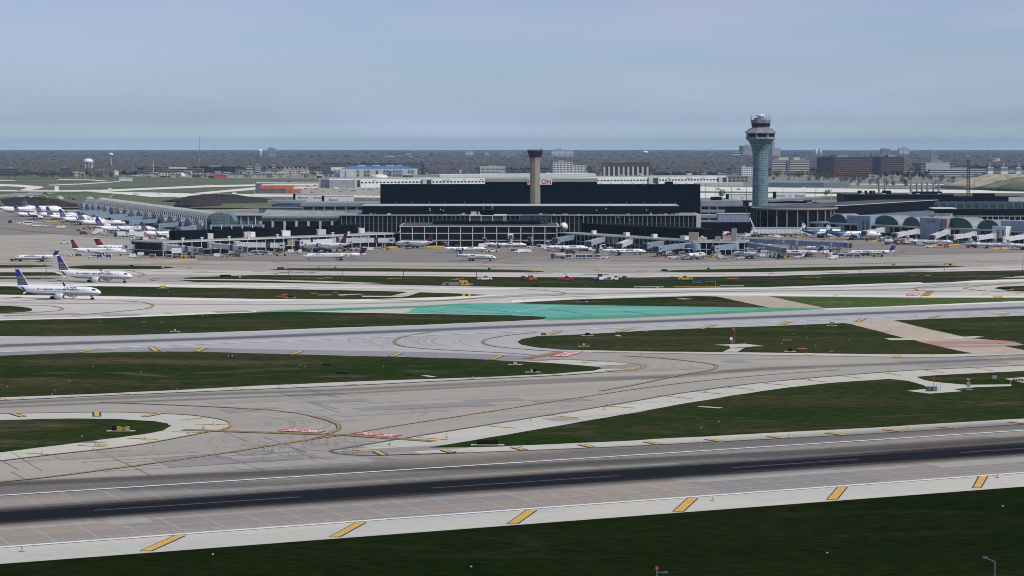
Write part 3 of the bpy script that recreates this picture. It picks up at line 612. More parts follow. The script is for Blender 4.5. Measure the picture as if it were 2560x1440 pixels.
sheet('car_park', [(270,442),(560,446),(780,447),(860,450),(1000,452),(1000,436),(270,436)], .05, MATS['car_park_ground'])
sheet('asphalt_road', [(-50,489),(0,486),(80,481),(150,482),(100,488),(0,493),(-50,495)], .055, a_shou)
# excavation at the far left
def mound(name, pts_px, h, m, steps=5, seed=1):
    """a heap with an uneven top built on an outline on the ground"""
    rs = random.Random(seed); w = [P(*p) for p in pts_px]; c = sum(w, Vector())/len(w)
    out=[]; n=len(w)
    dense=[]
    for i in range(n):
        for j in range(6): dense.append(w[i].lerp(w[(i+1)%n], j/6))
    rings=[]
    for k in range(steps):
        t=k/(steps-1); sc=1-t*.92; z=h*math.sin(t*math.pi/2)
        rings.append([Vector((c.x+(p.x-c.x)*sc, c.y+(p.y-c.y)*sc, z*(1+rs.uniform(-.25,.25)) if k else 0)) for p in dense])
    b=MB(); b.smooth=True; b.rings(rings); o=b.build(name, m=m); o['kind']='structure'; return o
mound('soil_bank', [(-60,527),(60,522),(160,517),(200,517),(190,509),(130,505),(80,508),(0,509),(-60,508)], 8, soil, seed=3)
mound('soil_bank', [(400,504),(500,508),(560,508),(690,505),(690,500),(560,497),(500,497),(430,500)], 7, soil, seed=4)
mound('soil_bank', [(430,517),(470,519),(560,513),(530,505),(480,504),(440,508)], 8, soil, seed=8)
for i,(x,y,w_,h_) in enumerate(((52,500,18,5),(28,498,14,4),(150,498,12,4),(60,496,10,3),(225,499,14,3))):
    mound('gravel_heap', [(x-w_,y),(x,y+1.5),(x+w_,y),(x+w_*.6,y-2),(x-w_*.6,y-2)], h_, (mat('gravel', (.4,.37,.33), .95), mat('clay', (.28,.2,.15), .95))[i%2], seed=20+i)
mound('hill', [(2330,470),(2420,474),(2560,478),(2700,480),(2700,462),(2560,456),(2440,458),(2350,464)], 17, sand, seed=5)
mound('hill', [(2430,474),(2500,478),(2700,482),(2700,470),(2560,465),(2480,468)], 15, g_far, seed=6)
# ================================================================= MATERIALS FOR BUILDINGS
def glassgrid(name, a, b, line, sx, sz, lw=.06, rough=.25, spec=.35, swap=False):
    """curtain wall: panes of uneven tone between thin mullions, in object space (x along, z up)"""
    m = bpy.data.materials.new(name); m.use_nodes=True; nt=m.node_tree; L=nt.links.new; bs=nt.nodes['Principled BSDF']
    bs.inputs['Roughness'].default_value=rough; bs.inputs['Specular IOR Level'].default_value=spec
    tcn=nd(nt,'ShaderNodeTexCoord'); s=nd(nt,'ShaderNodeSeparateXYZ'); L(tcn.outputs['Object'], s.inputs[0])
    def mth(op,p,q=None,r=None):
        n=nd(nt,'ShaderNodeMath'); n.operation=op
        for i,v in enumerate((p,q,r)):
            if v is None: continue
            if isinstance(v,(int,float)): n.inputs[i].default_value=v
            else: L(v,n.inputs[i])
        return n.outputs[0]
    u=mth('DIVIDE', mth('ADD', s.outputs[0], s.outputs[1]), sx); v=mth('DIVIDE', s.outputs[2], sz)
    cb=nd(nt,'ShaderNodeCombineXYZ'); L(mth('FLOOR',u),cb.inputs[0]); L(mth('FLOOR',v),cb.inputs[1])
    w=nd(nt,'ShaderNodeTexWhiteNoise'); w.noise_dimensions='2D'; L(cb.outputs[0],w.inputs[0])
    x=nd(nt,'ShaderNodeMix'); x.data_type='RGBA'; x.inputs[6].default_value=(*a,1); x.inputs[7].default_value=(*b,1); L(w.outputs[0],x.inputs[0])
    ln=mth('GREATER_THAN', mth('MAXIMUM', mth('ABSOLUTE',mth('SUBTRACT',mth('FRACT',u),.5)), mth('ABSOLUTE',mth('SUBTRACT',mth('FRACT',v),.5))), .5-lw)
    y=nd(nt,'ShaderNodeMix'); y.data_type='RGBA'; y.inputs[7].default_value=(*line,1); L(ln,y.inputs[0]); L(x.outputs[2],y.inputs[6]); L(y.outputs[2],bs.inputs['Base Color'])
    MATS[name]=m; return m
def ribmat(name, a, b, pitch, vert=True, rough=.55, axis=0):
    """pressed metal cladding: ribs of two tones in object space"""
    m = bpy.data.materials.new(name); m.use_nodes=True; nt=m.node_tree; L=nt.links.new; bs=nt.nodes['Principled BSDF']; bs.inputs['Roughness'].default_value=rough
    tcn=nd(nt,'ShaderNodeTexCoord'); s=nd(nt,'ShaderNodeSeparateXYZ'); L(tcn.outputs['Object'], s.inputs[0])
    ad=nd(nt,'ShaderNodeMath'); ad.operation='ADD'; L(s.outputs[0],ad.inputs[0]); L(s.outputs[1],ad.inputs[1])
    d=nd(nt,'ShaderNodeMath'); d.operation='MULTIPLY'; d.inputs[1].default_value=1/pitch; L(ad.outputs[0] if vert else s.outputs[2], d.inputs[0])
    f=nd(nt,'ShaderNodeMath'); f.operation='FRACT'; L(d.outputs[0],f.inputs[0]); g=nd(nt,'ShaderNodeMath'); g.operation='LESS_THAN'; g.inputs[1].default_value=.25; L(f.outputs[0],g.inputs[0])
    n=nd(nt,'ShaderNodeTexNoise'); n.inputs['Scale'].default_value=.4; L(tcn.outputs['Object'],n.inputs[0])
    x=nd(nt,'ShaderNodeMix'); x.data_type='RGBA'; x.inputs[6].default_value=(*a,1); x.inputs[7].default_value=(*b,1); L(g.outputs[0],x.inputs[0])
    v=nd(nt,'ShaderNodeVectorMath'); v.operation='SCALE'; L(x.outputs[2],v.inputs[0]); r=nd(nt,'ShaderNodeMapRange'); r.inputs[3].default_value=.82; r.inputs[4].default_value=1.12; L(n.outputs[0],r.inputs[0]); L(r.outputs[0],v.inputs['Scale'])
    L(v.outputs[0],bs.inputs['Base Color']); MATS[name]=m; return m
m_black = glassgrid('black_curtain_wall', (.002,.003,.006), (.004,.006,.010), (.005,.007,.010), 3.0, 3.3, .05, .6, .02)
m_dk = mat('black_metal', (.004,.0045,.007), .7, spec=.1, var=.4, vscale=.2)
m_dkglass = glassgrid('dark_glass', (.003,.005,.008), (.010,.015,.020), (.004,.004,.005), 1.8, 3.0, .05, .25, .15)
m_blglass = glassgrid('blue_green_glass', (.04,.085,.095), (.08,.14,.15), (.17,.2,.21), 2.4, 2.4, .06, .3, .4)
m_tglass = glassgrid('tower_glass', (.12,.19,.205), (.20,.285,.30), (.05,.09,.105), 2.05, 1.95, .075, .35, .4)
m_green = glassgrid('green_glass', (.004,.07,.06), (.01,.11,.09), (.03,.10,.09), 1.5, 2.2, .04, .3, .4)
m_vault = glassgrid('vault_glass', (.10,.125,.15), (.16,.19,.22), (.24,.26,.29), 2.6, 2.6, .07, .5, .12)
m_w = mat('white_cladding', (.72,.72,.70), .5, var=.12, vscale=.15)
m_wf = mat('white_frame', (.55,.55,.53), .5, var=.15, vscale=.3)
m_col = mat('weathered_column', (.34,.32,.29), .7, var=.2, vscale=.3)
m_wg = mat('weathered_roof', (.34,.33,.32), .85, var=.35, vscale=.12)
m_rdk = mat('dark_roof', (.075,.075,.08), .9, var=.4, vscale=.15)
m_gry = mat('grey_concrete', (.25,.26,.28), .85, var=.2, vscale=.2)
m_lgry = mat('pale_concrete', (.46,.46,.46), .8, var=.15, vscale=.2)
m_arch = mat('arch_roof_metal', (.27,.275,.28), .6, var=.2, vscale=.2)
m_deck = mat('garage_concrete', (.24,.265,.31), .85, var=.18, vscale=.15)
m_tan = mat('tan_concrete', (.29,.25,.20), .85, var=.12, vscale=.15)
m_brk = mat('brown_brick', (.16,.075,.065), .85, var=.25, vscale=.1)
m_pink = mat('pinkish_stone', (.36,.28,.26), .8, var=.15, vscale=.1)
m_crm = mat('cream_stone', (.58,.52,.42), .8, var=.1, vscale=.1)
m_org = mat('orange_cladding', (.55,.13,.05), .7, var=.15, vscale=.1)
m_slate = mat('slate_cladding', (.12,.13,.16), .7, var=.2, vscale=.1)
m_blue = mat('blue_roof_cladding', (.10,.19,.34), .6, var=.25, vscale=.05)
m_bgr = ribmat('blue_grey_ribbed_metal', (.24,.30,.38), (.15,.20,.27), 1.0)
m_bgr2 = mat('blue_grey_metal', (.27,.33,.42), .5, var=.15, vscale=.3)
m_wr = ribmat('white_ribbed_metal', (.66,.67,.68), (.40,.41,.44), 1.0)
m_steel = mat('galvanised_steel', (.33,.34,.36), .45, metal=.3, var=.2, vscale=.5)
m_red = mat('red_paint', (.45,.02,.03), .5)
m_navy = mat('navy_paint', (.02,.03,.12), .4)
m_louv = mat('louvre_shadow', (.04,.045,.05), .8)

# ================================================================= BUILDING KIT
class Bd:
    """a building whose front foot runs from photo column xl to xr on row by; turned by th degrees about its near corner"""
    def __init__(s, name, label, cat, xl, xr, by, th=0.0, by2=None, group=None, corner='l'):
        if by2 is None:
            o = P(xl if corner=='l' else xr, by); s.mp = (CAM_H/(by-HOR)); L = abs(xr-xl)*s.mp/max(.2,math.cos(rad(th)))
            s.rot = rad(th); s.L = L
            if corner == 'r': o = o-Vector((math.cos(s.rot),math.sin(s.rot),0))*L
            s.o = o
        else:
            s.o, s.rot, s.L = facade(xl, by, xr, by2); s.mp = CAM_H/(by-HOR)
        s.xl, s.xr, s.by = xl, xr, by
        s.r = empty(name, s.o, s.rot); tag(s.r, label, cat, group)
    def X(s, px): return (px-s.xl)/(s.xr-s.xl)*s.L
    def Z(s, py): return max(.2, HZ(s.by, py))
    def box(s, name, x0, x1, y0, y1, z0, z1, m, parent=None):
        b = MB(); b.mat(m).box((x0,y0,z0),(x1,y1,z1)); return b.build(name, parent or s.r)
def office(name, label, cat, xl, xm, xr, by, ty, th, wall, glass, floors, style='ribbon', depth=25, side=None, group=None, cap=None, roof=True, gl=None, wall2=None):
    """tower block turned by th: th>0 shows its left side between xl and xm, th<0 its right side between xm and xr"""
    mp_ = CAM_H/(by-HOR); t = rad(abs(th)) if th else 0
    if th > 0: x0, x1, sd_ = xm, xr, (xm-xl)
    elif th < 0: x0, x1, sd_ = xl, xm, (xr-xm)
    else: x0, x1, sd_ = xl, xr, 0
    D = sd_*mp_/math.sin(t) if th else depth
    B = Bd(name, label, cat, x0, x1, by, th, group=group, corner='l' if th >= 0 else 'r')
    L, H = B.L, B.Z(ty)
    B.box('wall', 0, L, 0, D, 0, H, wall)
    fh = H/max(1,floors)
    if style == 'ribbon':
        for k in range(floors):
            z = k*fh+fh*.42
            b = MB(); b.mat(glass).box((-.25,-.25,z),(L+.25,D+.25,z+fh*.48)); b.build('window_band', B.r)
    elif style == 'grid':
        nx = max(2, int(L/7))
        for k in range(floors):
            b = MB(); b.mat(glass)
            for i in range(nx): b.box((L*(i+.2)/nx,-.25,k*fh+fh*.35),(L*(i+.8)/nx,0.1,k*fh+fh*.8))
            ny = max(2,int(D/7))
            for i in range(ny):
                yy = (D*(i+.2)/ny, D*(i+.8)/ny)
                if th > 0: b.box((-.25,yy[0],k*fh+fh*.35),(.1,yy[1],k*fh+fh*.8))
                else: b.box((L-.1,yy[0],k*fh+fh*.35),(L+.25,yy[1],k*fh+fh*.8))
            b.build('window_band', B.r)
    elif style == 'garage':
        for k in range(floors):
            z = k*fh
            b = MB(); b.mat(m_louv).box((-.3,-.3,z+fh*.05),(L+.3,D+.3,z+fh*.5)); b.build('deck_opening', B.r)
        b = MB(); b.mat(wall)
        for i in range(int(L/12)+1): b.box((i*12-.5,-.6,0),(i*12+.5,-.3,H))
        b.build('column_row', B.r)
    elif style == 'fins':
        b = MB(); b.mat(glass).box((-.2,-.2,0),(L+.2,D+.2,H*.72)); b.build('window_band', B.r)
        n = floors
        for i in range(n):
            x = L*(i+.5)/n; b = MB(); b.mat(wall2 or m_crm).box((x-L/n*.2,-.9,0),(x+L/n*.2,-.2,H*.70)); b.build('pier', B.r)
    if roof:
        B.box('parapet', -.4, L+.4, -.4, D+.4, H, H+.9, cap or wall)
        rs = random.Random(int(xl)); 
        x = L*rs.uniform(.15,.5); B.box('roof_plant', x, min(L*.95,x+L*.3), D*.3, D*.7, H+.9, H+.9+fh*.8, gl or m_gry)
    return B
# ================================================================= MAIN TERMINALS
# ---- hotel
B = Bd('hotel_building', 'wide black glass hotel slab with raised centre behind the terminal', 'hotel', 951, 1752, 560)
H1 = B.Z(463); HP = B.Z(449)
B.box('glass_facade', 0, B.L, 0, 26, 0, H1, m_black)
B.box('roof_edge', -.3, B.L+.3, -.3, 26.3, H1, H1+.7, m_dk)
B.box('upper_storey', B.X(1213), B.X(1494), -.6, 24, H1+.7, HP, m_black)
B.box('parapet', B.X(1213)-.4, B.X(1494)+.4, -1.0, 24.4, HP, HP+1.3, m_lgry)
B.box('parapet_band', B.X(1213)-.2, B.X(1494)+.2, -.8, 24.2, HP-1.6, HP-.7, m_wf)
B.box('roof_plant', B.X(1665), B.X(1685), 5, 12, H1+.7, H1+3.0, m_dk)
pnl = B.box('sign_panel', B.X(1319.5), B.X(1380.5), -1.6, -.7, B.Z(461.5), B.Z(446.5), m_w)
vs, fs = textmesh('HILTON', 1.0, .05, bold=.028)
x0=min(v.x for v in vs); x1=max(v.x for v in vs); y0=min(v.y for v in vs); y1=max(v.y for v in vs)
X0,X1,ZA,ZB = B.X(1321.5),B.X(1378.5),B.Z(460),B.Z(448)
b = MB(); b.mat(m_red).add([(X0+(v.x-x0)/(x1-x0)*(X1-X0), -1.65-v.z, ZA+(v.y-y0)/(y1-y0)*(ZB-ZA)) for v in vs], fs); lt=b.build('lettering', pnl)
for px in range(1500,1750,27): B.box('roof_vent', B.X(px), B.X(px)+2, 8, 10, H1+.7, H1+1.5, m_lgry)
# ---- old control tower
def ngon(r, n, a0=0): return [(r*math.cos(a0+2*math.pi*i/n), r*math.sin(a0+2*math.pi*i/n)) for i in range(n)]
by = 576; mp_ = CAM_H/(by-HOR); t = empty('control_tower', P(1338,by)+Vector((0,6,0))); tag(t, 'old concrete control tower with dark flared cab in front of the hotel', 'control tower')
hz = lambda y: HZ(by,y)
b = MB(); b.mat(m_tan); n=8; a0=math.pi/8
b.lathe([(13.5*mp_,0),(13.0*mp_,hz(500)),(12.4*mp_,hz(430)),(12.6*mp_,hz(404)),(14.5*mp_,hz(394))], n=8, a0=0); b.build('shaft', t)
b = MB(); b.mat(mat('rust_brown_steel', (.05,.028,.025), .7, var=.3, vscale=1)); b.lathe([(14.3*mp_,hz(394.2)),(16.5*mp_,hz(389)),(19.2*mp_,hz(378)),(19.5*mp_,hz(376)),(15*mp_,hz(375.6))], n=8); cb_=b.build('cab', t)
b = MB(); b.mat(mat('cab_glass_dark', (.02,.015,.03), .2)); b.lathe([(16.9*mp_,hz(388.6)),(19.1*mp_,hz(380))], n=8); b.build('cab_window', cb_)
b = MB(); b.mat(mat('rust_railing', (.10,.04,.03), .8))
for i in range(8):
    a = i*math.pi/4; x,y = 18*mp_*math.cos(a), 18*mp_*math.sin(a); b.tube((x,y,hz(376)),(x,y,hz(372.5)),.12)
    b.tube((x,y,hz(373)),(18*mp_*math.cos(a+math.pi/4),18*mp_*math.sin(a+math.pi/4),hz(373)),.1)
b.build('railing', t)
for i,(dx,dy,h_) in enumerate(((12,2,371),(-9,-3,372),(4,5,371.5),(-13,4,371),(16,-2,370.5))):
    b = MB(); b.mat(m_dk).tube((dx*mp_,dy*mp_,hz(376)),(dx*mp_,dy*mp_,hz(h_)),.15); b.build('antenna', t)
# ---- new control tower
by = 574; mp_ = CAM_H/(by-HOR); t = empty('control_tower', P(1902,by)+Vector((0,6,0))); tag(t, 'tall blue green glass control tower with wide flared head and white dome', 'control tower')
b = MB(); b.mat(m_tglass); S=20
b.lathe([(S*mp_,0),(19.6*mp_,hz(395)),(19.8*mp_,hz(385)),(20.6*mp_,hz(377)),(23*mp_,hz(368)),(26.5*mp_,hz(359)),(31*mp_,hz(352.5)),(36.5*mp_,hz(347.5))], n=16, a0=math.pi/16)
b.build('shaft', t)
oc = lambda r: ngon(r*mp_, 8, math.pi/8)
b = MB(); b.mat(m_gry).prism(oc(38.5),hz(347.4),hz(343)).prism(oc(37.5),hz(343),hz(333)); w=b.build('lower_cab', t)
b = MB(); b.mat(m_dkglass)
for i in range(8):
    a = i*math.pi/4; c_,s_ = math.cos(a), math.sin(a); r = 37.5*mp_*math.cos(math.pi/8)
    hw = 37.5*mp_*math.sin(math.pi/8)*.72; tx,ty = -s_,c_
    q = [(c_*(r+.15)+tx*k, s_*(r+.15)+ty*k) for k in (-hw,hw)]; q2=[(c_*(r-.2)+tx*k, s_*(r-.2)+ty*k) for k in (hw,-hw)]
    b.prism(q+q2,hz(342),hz(334.5))
b.build('window_band', w)
b = MB(); b.mat(m_gry).lathe([(41.5*mp_,hz(332.8)),(41.5*mp_,hz(331.8)),(27.5*mp_,hz(320.5)),(25*mp_,hz(320))], n=8, a0=math.pi/8); rf=b.build('skirt_roof', t)
b = MB(); b.mat(m_rdk)
for i in range(8):
    for k in range(6):
        f=(k+.5)/6; a1,a2=math.pi/8+i*math.pi/4, math.pi/8+(i+1)*math.pi/4
        p=Vector((41.5*math.cos(a1),41.5*math.sin(a1),0)).lerp(Vector((41.5*math.cos(a2),41.5*math.sin(a2),0)),f)*mp_; q=Vector((27.5*math.cos(a1),27.5*math.sin(a1),0)).lerp(Vector((27.5*math.cos(a2),27.5*math.sin(a2),0)),f)*mp_
        p.z=hz(331.6); q.z=hz(320.4); b.tube(p,q,.12,n=4)
b.build('standing_seam', rf)
b = MB(); b.mat(m_gry).lathe([(22.5*mp_,hz(320)),(23*mp_,hz(317.3)),(26.5*mp_,hz(300.5)),(26.8*mp_,hz(299.5)),(22*mp_,hz(299.2))], n=8, a0=math.pi/8); cb_=b.build('upper_cab', t)
b = MB(); b.mat(mat('cab_glass_black', (.008,.01,.015), .15)); b.lathe([(23.5*mp_,hz(316.6)),(25.4*mp_,hz(308))], n=8, a0=math.pi/8); b.build('cab_window', cb_)
b = MB(); b.mat(m_gry).lathe([(16*mp_,hz(299.2)),(16*mp_,hz(294.5)),(14*mp_,hz(294.2))], n=12); b.build('roof_deck', t)
b = MB(); b.smooth=True; b.mat(m_w).lathe([(6.5*mp_,hz(294.2)),(9.5*mp_,hz(290)),(10*mp_,hz(287.6)),(7.5*mp_,hz(286)),(3*mp_,hz(285.3))], n=16); b.build('radome', t)
for dx,dy in ((-26,0),(-22,8),(-15,-8),(5,-12),(14,-6),(20,8),(25,0),(-8,14)):
    b = MB(); b.mat(m_dk).tube((dx*mp_,dy*mp_,hz(299.4)),(dx*mp_,dy*mp_,hz(286.5)),.14,.06); b.build('antenna', t)
# ---- main terminal hall
B = Bd('terminal_building', 'long black terminal hall with white vertical columns below the hotel', 'terminal', 849, 1752, 590)
Hh = B.Z(537.5)
B.box('glass_wall', 0, B.L, 0, 60, 0, Hh-.6, m_dkglass)
B.box('roof_slab', -.8, B.L+.8, -1.2, 61, Hh-.6, Hh, m_gry)
B.box('black_fascia', B.X(903)-0, B.X(1701), 13, 58, Hh, B.Z(518.5)*1.03, m_dk)
B.box('roof_edge_strip', B.X(903)-.3, B.X(1701)+.3, 12.6, 58.4, B.Z(518.5)*1.03, B.Z(518.5)*1.03+.55, m_lgry)
B.box('end_wall', B.X(1742), B.L+.3, -1.5, 50, 0, Hh+.3, m_lgry)
n = 78
for i in range(n):
    x = B.L*(i+.5)/n*.986
    b = MB(); b.mat(m_col).box((x-.17,-.45,0),(x+.17,-.15,Hh-.6)); b.build('column', B.r)
B.box('sill_band', 0, B.X(1742), -.55, 0.05, B.Z(559.8), B.Z(559), m_rdk)
for i,px in enumerate((987,1030,1072,1112,1160,1528,1570,1612,1654,1694)):
    b = MB(); b.mat(m_steel).tube((B.X(px),16,B.Z(518.5)*1.03),(B.X(px),16,B.Z(508)*1.03),.16); b.build('roof_mast', B.r)
b = MB(); b.mat(m_wf).box((B.X(1100),14,Hh),(B.X(1118),17,Hh+.8)); b.build('roof_duct', B.r)
B.box('roof_light', B.X(1530), B.X(1560), 14, 16, B.Z(518.5)*1.03+.55, B.Z(518.5)*1.03+1.0, m_w)
for px,py in ((1074,524),(1074,528),(1108,528),(1101,526),(1620,527),(1494,528),(1518,524),(1546,544),(1576,551),(1460,542),(1629,539)):
    b=MB(); b.mat(m_w).box((B.X(px)-.35,11.6 if py<536 else -1.1,B.Z(py)),(B.X(px)+.35,12.4 if py<536 else -.7,B.Z(py)+.7)); b.build('flood_lamp', B.r)
rq = random.Random(4)
for i in range(26):
    x = rq.uniform(20, B.X(1735)); y = rq.uniform(2, 10); w_ = rq.uniform(.8, 3.5)
    b = MB(); b.mat(rq.choice([m_gry,m_lgry,m_steel,m_rdk])).box((x,y,Hh),(x+w_,y+1.5,Hh+rq.uniform(.5,1.5))); b.build('roof_unit', B.r)
# ---- central pier building with the white frame
B = Bd('pier_building', 'low black glass pier with white window frames in the centre of the apron', 'terminal', 1001, 1393, 617)
Ht = B.Z(565)
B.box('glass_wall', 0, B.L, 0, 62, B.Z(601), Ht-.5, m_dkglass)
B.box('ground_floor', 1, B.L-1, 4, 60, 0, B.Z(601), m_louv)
B.box('roof_slab', -.8, B.L+1.6, -1.0, 63, Ht-.5, Ht, m_wf)
B.box('roof_covering', .5, B.L+.5, .6, 62, Ht, Ht+.25, m_rdk)
for i in range(14):
    x = B.L*i/13.
    b = MB(); b.mat(m_wf).box((x-.27,-.6,0),(x+.27,-.1,Ht-.5)); b.build('column', B.r)
for z in (583.2,600.5): b = MB(); b.mat(m_wf).box((-.2,-.6,B.Z(z)-.22),(B.L+.2,.0,B.Z(z)+.22)); b.build('beam', B.r)
Z0 = Ht+.25
B.box('set_back_storey', B.X(1080), B.X(1350), 22, 60, Z0, Z0+2.2, m_dk)
b = MB(); b.mat(m_louv).box((B.X(1173),24,Z0+2.2),(B.X(1265),50,Z0+5.6)); rb = b.build('rooftop_room', B.r)
for px in (1173.5,1202,1231,1260,1265): b=MB(); b.mat(m_wf).box((B.X(px)-.3,23.5,Z0+2.2),(B.X(px)+.3,24,Z0+5.6)); b.build('column', rb)
b=MB(); b.mat(m_wf).box((B.X(1172),23.3,Z0+5.6),(B.X(1267),50.5,Z0+6.1)); b.build('roof_slab', rb)
b = MB(); b.mat(m_dk).prism([(B.X(1203),30),(B.X(1234),30),(B.X(1234),40),(B.X(1203),40)],Z0+6.1,Z0+9.2); 
b.box((B.X(1200),28,Z0+9.2),(B.X(1237),42,Z0+9.8)); b.build('ramp_control_cab', B.r)
for px in (1208,1229.5,1231.5): b=MB(); b.mat(m_lgry).tube((B.X(px),33,Z0+9.8),(B.X(px),33,Z0+14),.12); b.build('antenna', B.r)
b = MB(); b.mat(m_lgry).box((B.X(1176),26,Z0+6.1),(B.X(1190),30,Z0+8.4)).box((B.X(1195),26,Z0+6.1),(B.X(1198),30,Z0+8.4)); b.build('roof_plant', B.r)
b = MB(); b.mat(glassgrid('dark_skylight_glass', (.008,.016,.026), (.02,.035,.05), (.10,.12,.13), 3.6, 3.0, .05, .4, .2)).yprism([(B.X(1300),Z0+2.2),(B.X(1378),Z0+2.2),(B.X(1378),Z0+5.6),(B.X(1306),Z0+5.6)],30,52); b.build('skylight', B.r)
b = MB(); b.mat(m_w).box((B.X(1270),-1.6,B.Z(597)),(B.X(1284),-.8,B.Z(583))); st=b.build('doorway_porch', B.r)
b = MB(); b.mat(m_louv).box((B.X(1272),-1.75,B.Z(596.5)),(B.X(1282),-1.6,B.Z(588))); b.build('door', st)
b = MB(); b.mat(m_steel).xprism([(-1.6,B.Z(597)),(-9,0),(-8,0),(-1.6,B.Z(599.5))],B.X(1276),B.X(1282)); b.build('stair', st)
# ---- dish aerial
r_ = empty('satellite_dish', P(1409,611)+Vector((0,0,0))); tag(r_, 'large white round satellite dish standing on the pier roof', 'satellite dish')
mpd = CAM_H/(611-HOR)*1.05; zc = HZ(611,567)
b = MB(); b.smooth=True; b.mat(m_w); nR=10.2*mpd; vs=[]; 
rings=[]
for k in range(6):
    rr=nR*k/5+.01; rings.append([(rr*math.cos(a), -1.0+ .9*(1-(k/5)**2), zc+rr*math.sin(a)) for a in [2*math.pi*i/24 for i in range(24)]])
b.rings(rings); d_=b.build('reflector', r_); d_.rotation_euler=(rad(-4),0,rad(8))
b=MB(); b.mat(m_steel).tube((0,0,0),(0,0,zc-.5),.5,.35).tube((0,-.2,zc-2.4),(0,-3.2,zc),.12).box((-.4,-3.6,zc-.3),(.4,-3.1,zc+.3)); b.build('mount', r_)
# ================================================================= CONCOURSES
def concourse(name, label, xl, yl, xr, yr, h, depth, ncol, roofm=m_wg, glassm=None, colm=None, zlow=3.2, blank=()):
    B = Bd(name, label, 'concourse', xl, xr, yl, by2=yr); L=B.L; glassm = glassm or m_dkglass; colm = colm or m_wf
    B.box('glass_wall', 0, L, 0, depth, zlow+.4, h-.6, glassm)
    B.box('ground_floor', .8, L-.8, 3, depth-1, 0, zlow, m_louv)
    B.box('floor_edge', -.2, L+.2, -.4, depth+.2, zlow, zlow+.4, colm)
    B.box('roof_slab', -.6, L+.6, -.9, depth+.6, h-.6, h, colm)
    B.box('roof_covering', .3, L-.3, .4, depth-.4, h, h+.18, roofm)
    for i in range(ncol+1):
        x = L*i/ncol; b = MB(); b.mat(colm).box((x-.2,-.5,0),(x+.2,-.1,h-.6)); b.build('column', B.r)
    for k,(a,c) in enumerate(blank): B.box('solid_panel', L*a, L*c, -.12, .2, zlow+.5, h-.8, m_tan)
    return B
def onroof(B, name, pxl, pxr, y0, y1, z0, h, m, parent=None):
    return B.box(name, B.X(pxl), B.X(pxr), y0, y1, z0, z0+h, m, parent)
E1 = concourse('concourse', 'long low concourse with white frames and black roof boxes at left', 407, 641, 1001, 615, 8.6, 30, 27, blank=((0,.06),(.50,.54),(.56,.59),(.78,.81),(.82,.86)))
# X along a receding front: solve from photo columns
def XP(B, px, depth=0.0, py=None):
    """distance along the front where photo column px falls on the line depth metres behind it"""
    d = Vector((math.cos(B.rot), math.sin(B.rot),0)); nrm = Vector((-d.y,d.x,0)); o = B.o+nrm*depth
    k = (px-1280)/FPX            # x = k*y approx (pitch ignored)
    return (k*o.y*1.0-o.x)/(d.x-k*d.y)
def rbox(B, name, pxl, pxr, y0, y1, z0, h, m, parent=None):
    return B.box(name, XP(B,pxl,y0), XP(B,pxr,y0), y0, y1, z0, z0+h, m, parent)
for a,c in ((438,517),(536,607),(642,702),(730,790),(819,893)): rbox(E1, 'roof_plant_room', a, c, 14, 20, 8.78, 5.6, m_dk)
for a,c,m_ in ((520,533,m_wf),(611,624,m_lgry),(626,638,m_w),(706,726,m_w),(794,815,m_lgry),(898,912,m_wf)): rbox(E1, 'roof_unit', a, c, 13, 19, 8.78, 3.4, m_)
for px in (455,503,571,620,692,830,870): 
    x=XP(E1,px,.2); b=MB(); b.mat(m_w).box((x-.5,-.6,8.6),(x+.5,.4,10.2)).box((x-1,-.9,10.2),(x+1.0,.3,10.8)); b.build('flood_lamp', E1.r)
E2 = concourse('concourse', 'low concourse with dark glass and pale columns right of the centre pier', 1393, 612, 1735, 636, 8.2, 30, 32, blank=((.36,.40),(.42,.46)))
for a,c,y0,h_ in ((1453,1606,16,6.0),(1606,1760,14,6.5)): rbox(E2, 'roof_plant_room', a, c, y0, 28, 8.38, h_, m_dk)
for a,c in ((1478,1482),(1558,1565),(1628,1634),(1700,1712),(1725,1732)): rbox(E2, 'roof_unit', a, c, 3, 6, 8.38, 2.4, m_w)
E3 = concourse('concourse', 'short end of the concourse with pale frames between the blue grey jet bridges', 1735, 637, 1861, 638, 8.0, 34, 8, blank=((0,.0),))
for a,c,h_,m_ in ((1722,1745,5.0,m_tan),(1745,1765,2.2,m_lgry),(1788,1800,2.6,m_tan),(1829,1840,7.5,m_gry),(1752,1756,3,m_w)): rbox(E3, 'roof_unit', a, c, 8, 14, 8.18, h_, m_)
# blue grey plant on the terminal roof
for a,c,y_,h_,lb in ((1635,1688,575,3.9,'pale blue ribbed rooftop unit with ducts on the black roof'),(1700,1740,576,4.2,'stepped pale blue rooftop unit at the right end of the black roof')):
    Bq = Bd('rooftop_unit', lb, 'roof unit', a, c, y_+14); 
    z=HZ(y_+14,y_); Bq.box('base', 0,Bq.L,0,6,0,z,m_dk); Bq.box('casing',.2,Bq.L*.6,.2,5.6,z,z+h_*.7,m_wr); Bq.box('casing',Bq.L*.65,Bq.L-.3,.2,5.6,z,z+h_,m_bgr)
    Bq.box('duct',Bq.L*.1,Bq.L*.9,1,3,z+h_*.7,z+h_*.7+.9,m_steel)
# low black roofs between the hall and the right concourse
Bq = Bd('terminal_annex', 'low black annex in front of the right end of the terminal hall', 'annex', 1455, 1760, 598); z=Bq.Z(573)
Bq.box('wall',0,Bq.L,0,30,0,z,m_dk); Bq.box('roof_edge',-.3,Bq.L+.3,-.3,30.3,z,z+.3,m_rdk)
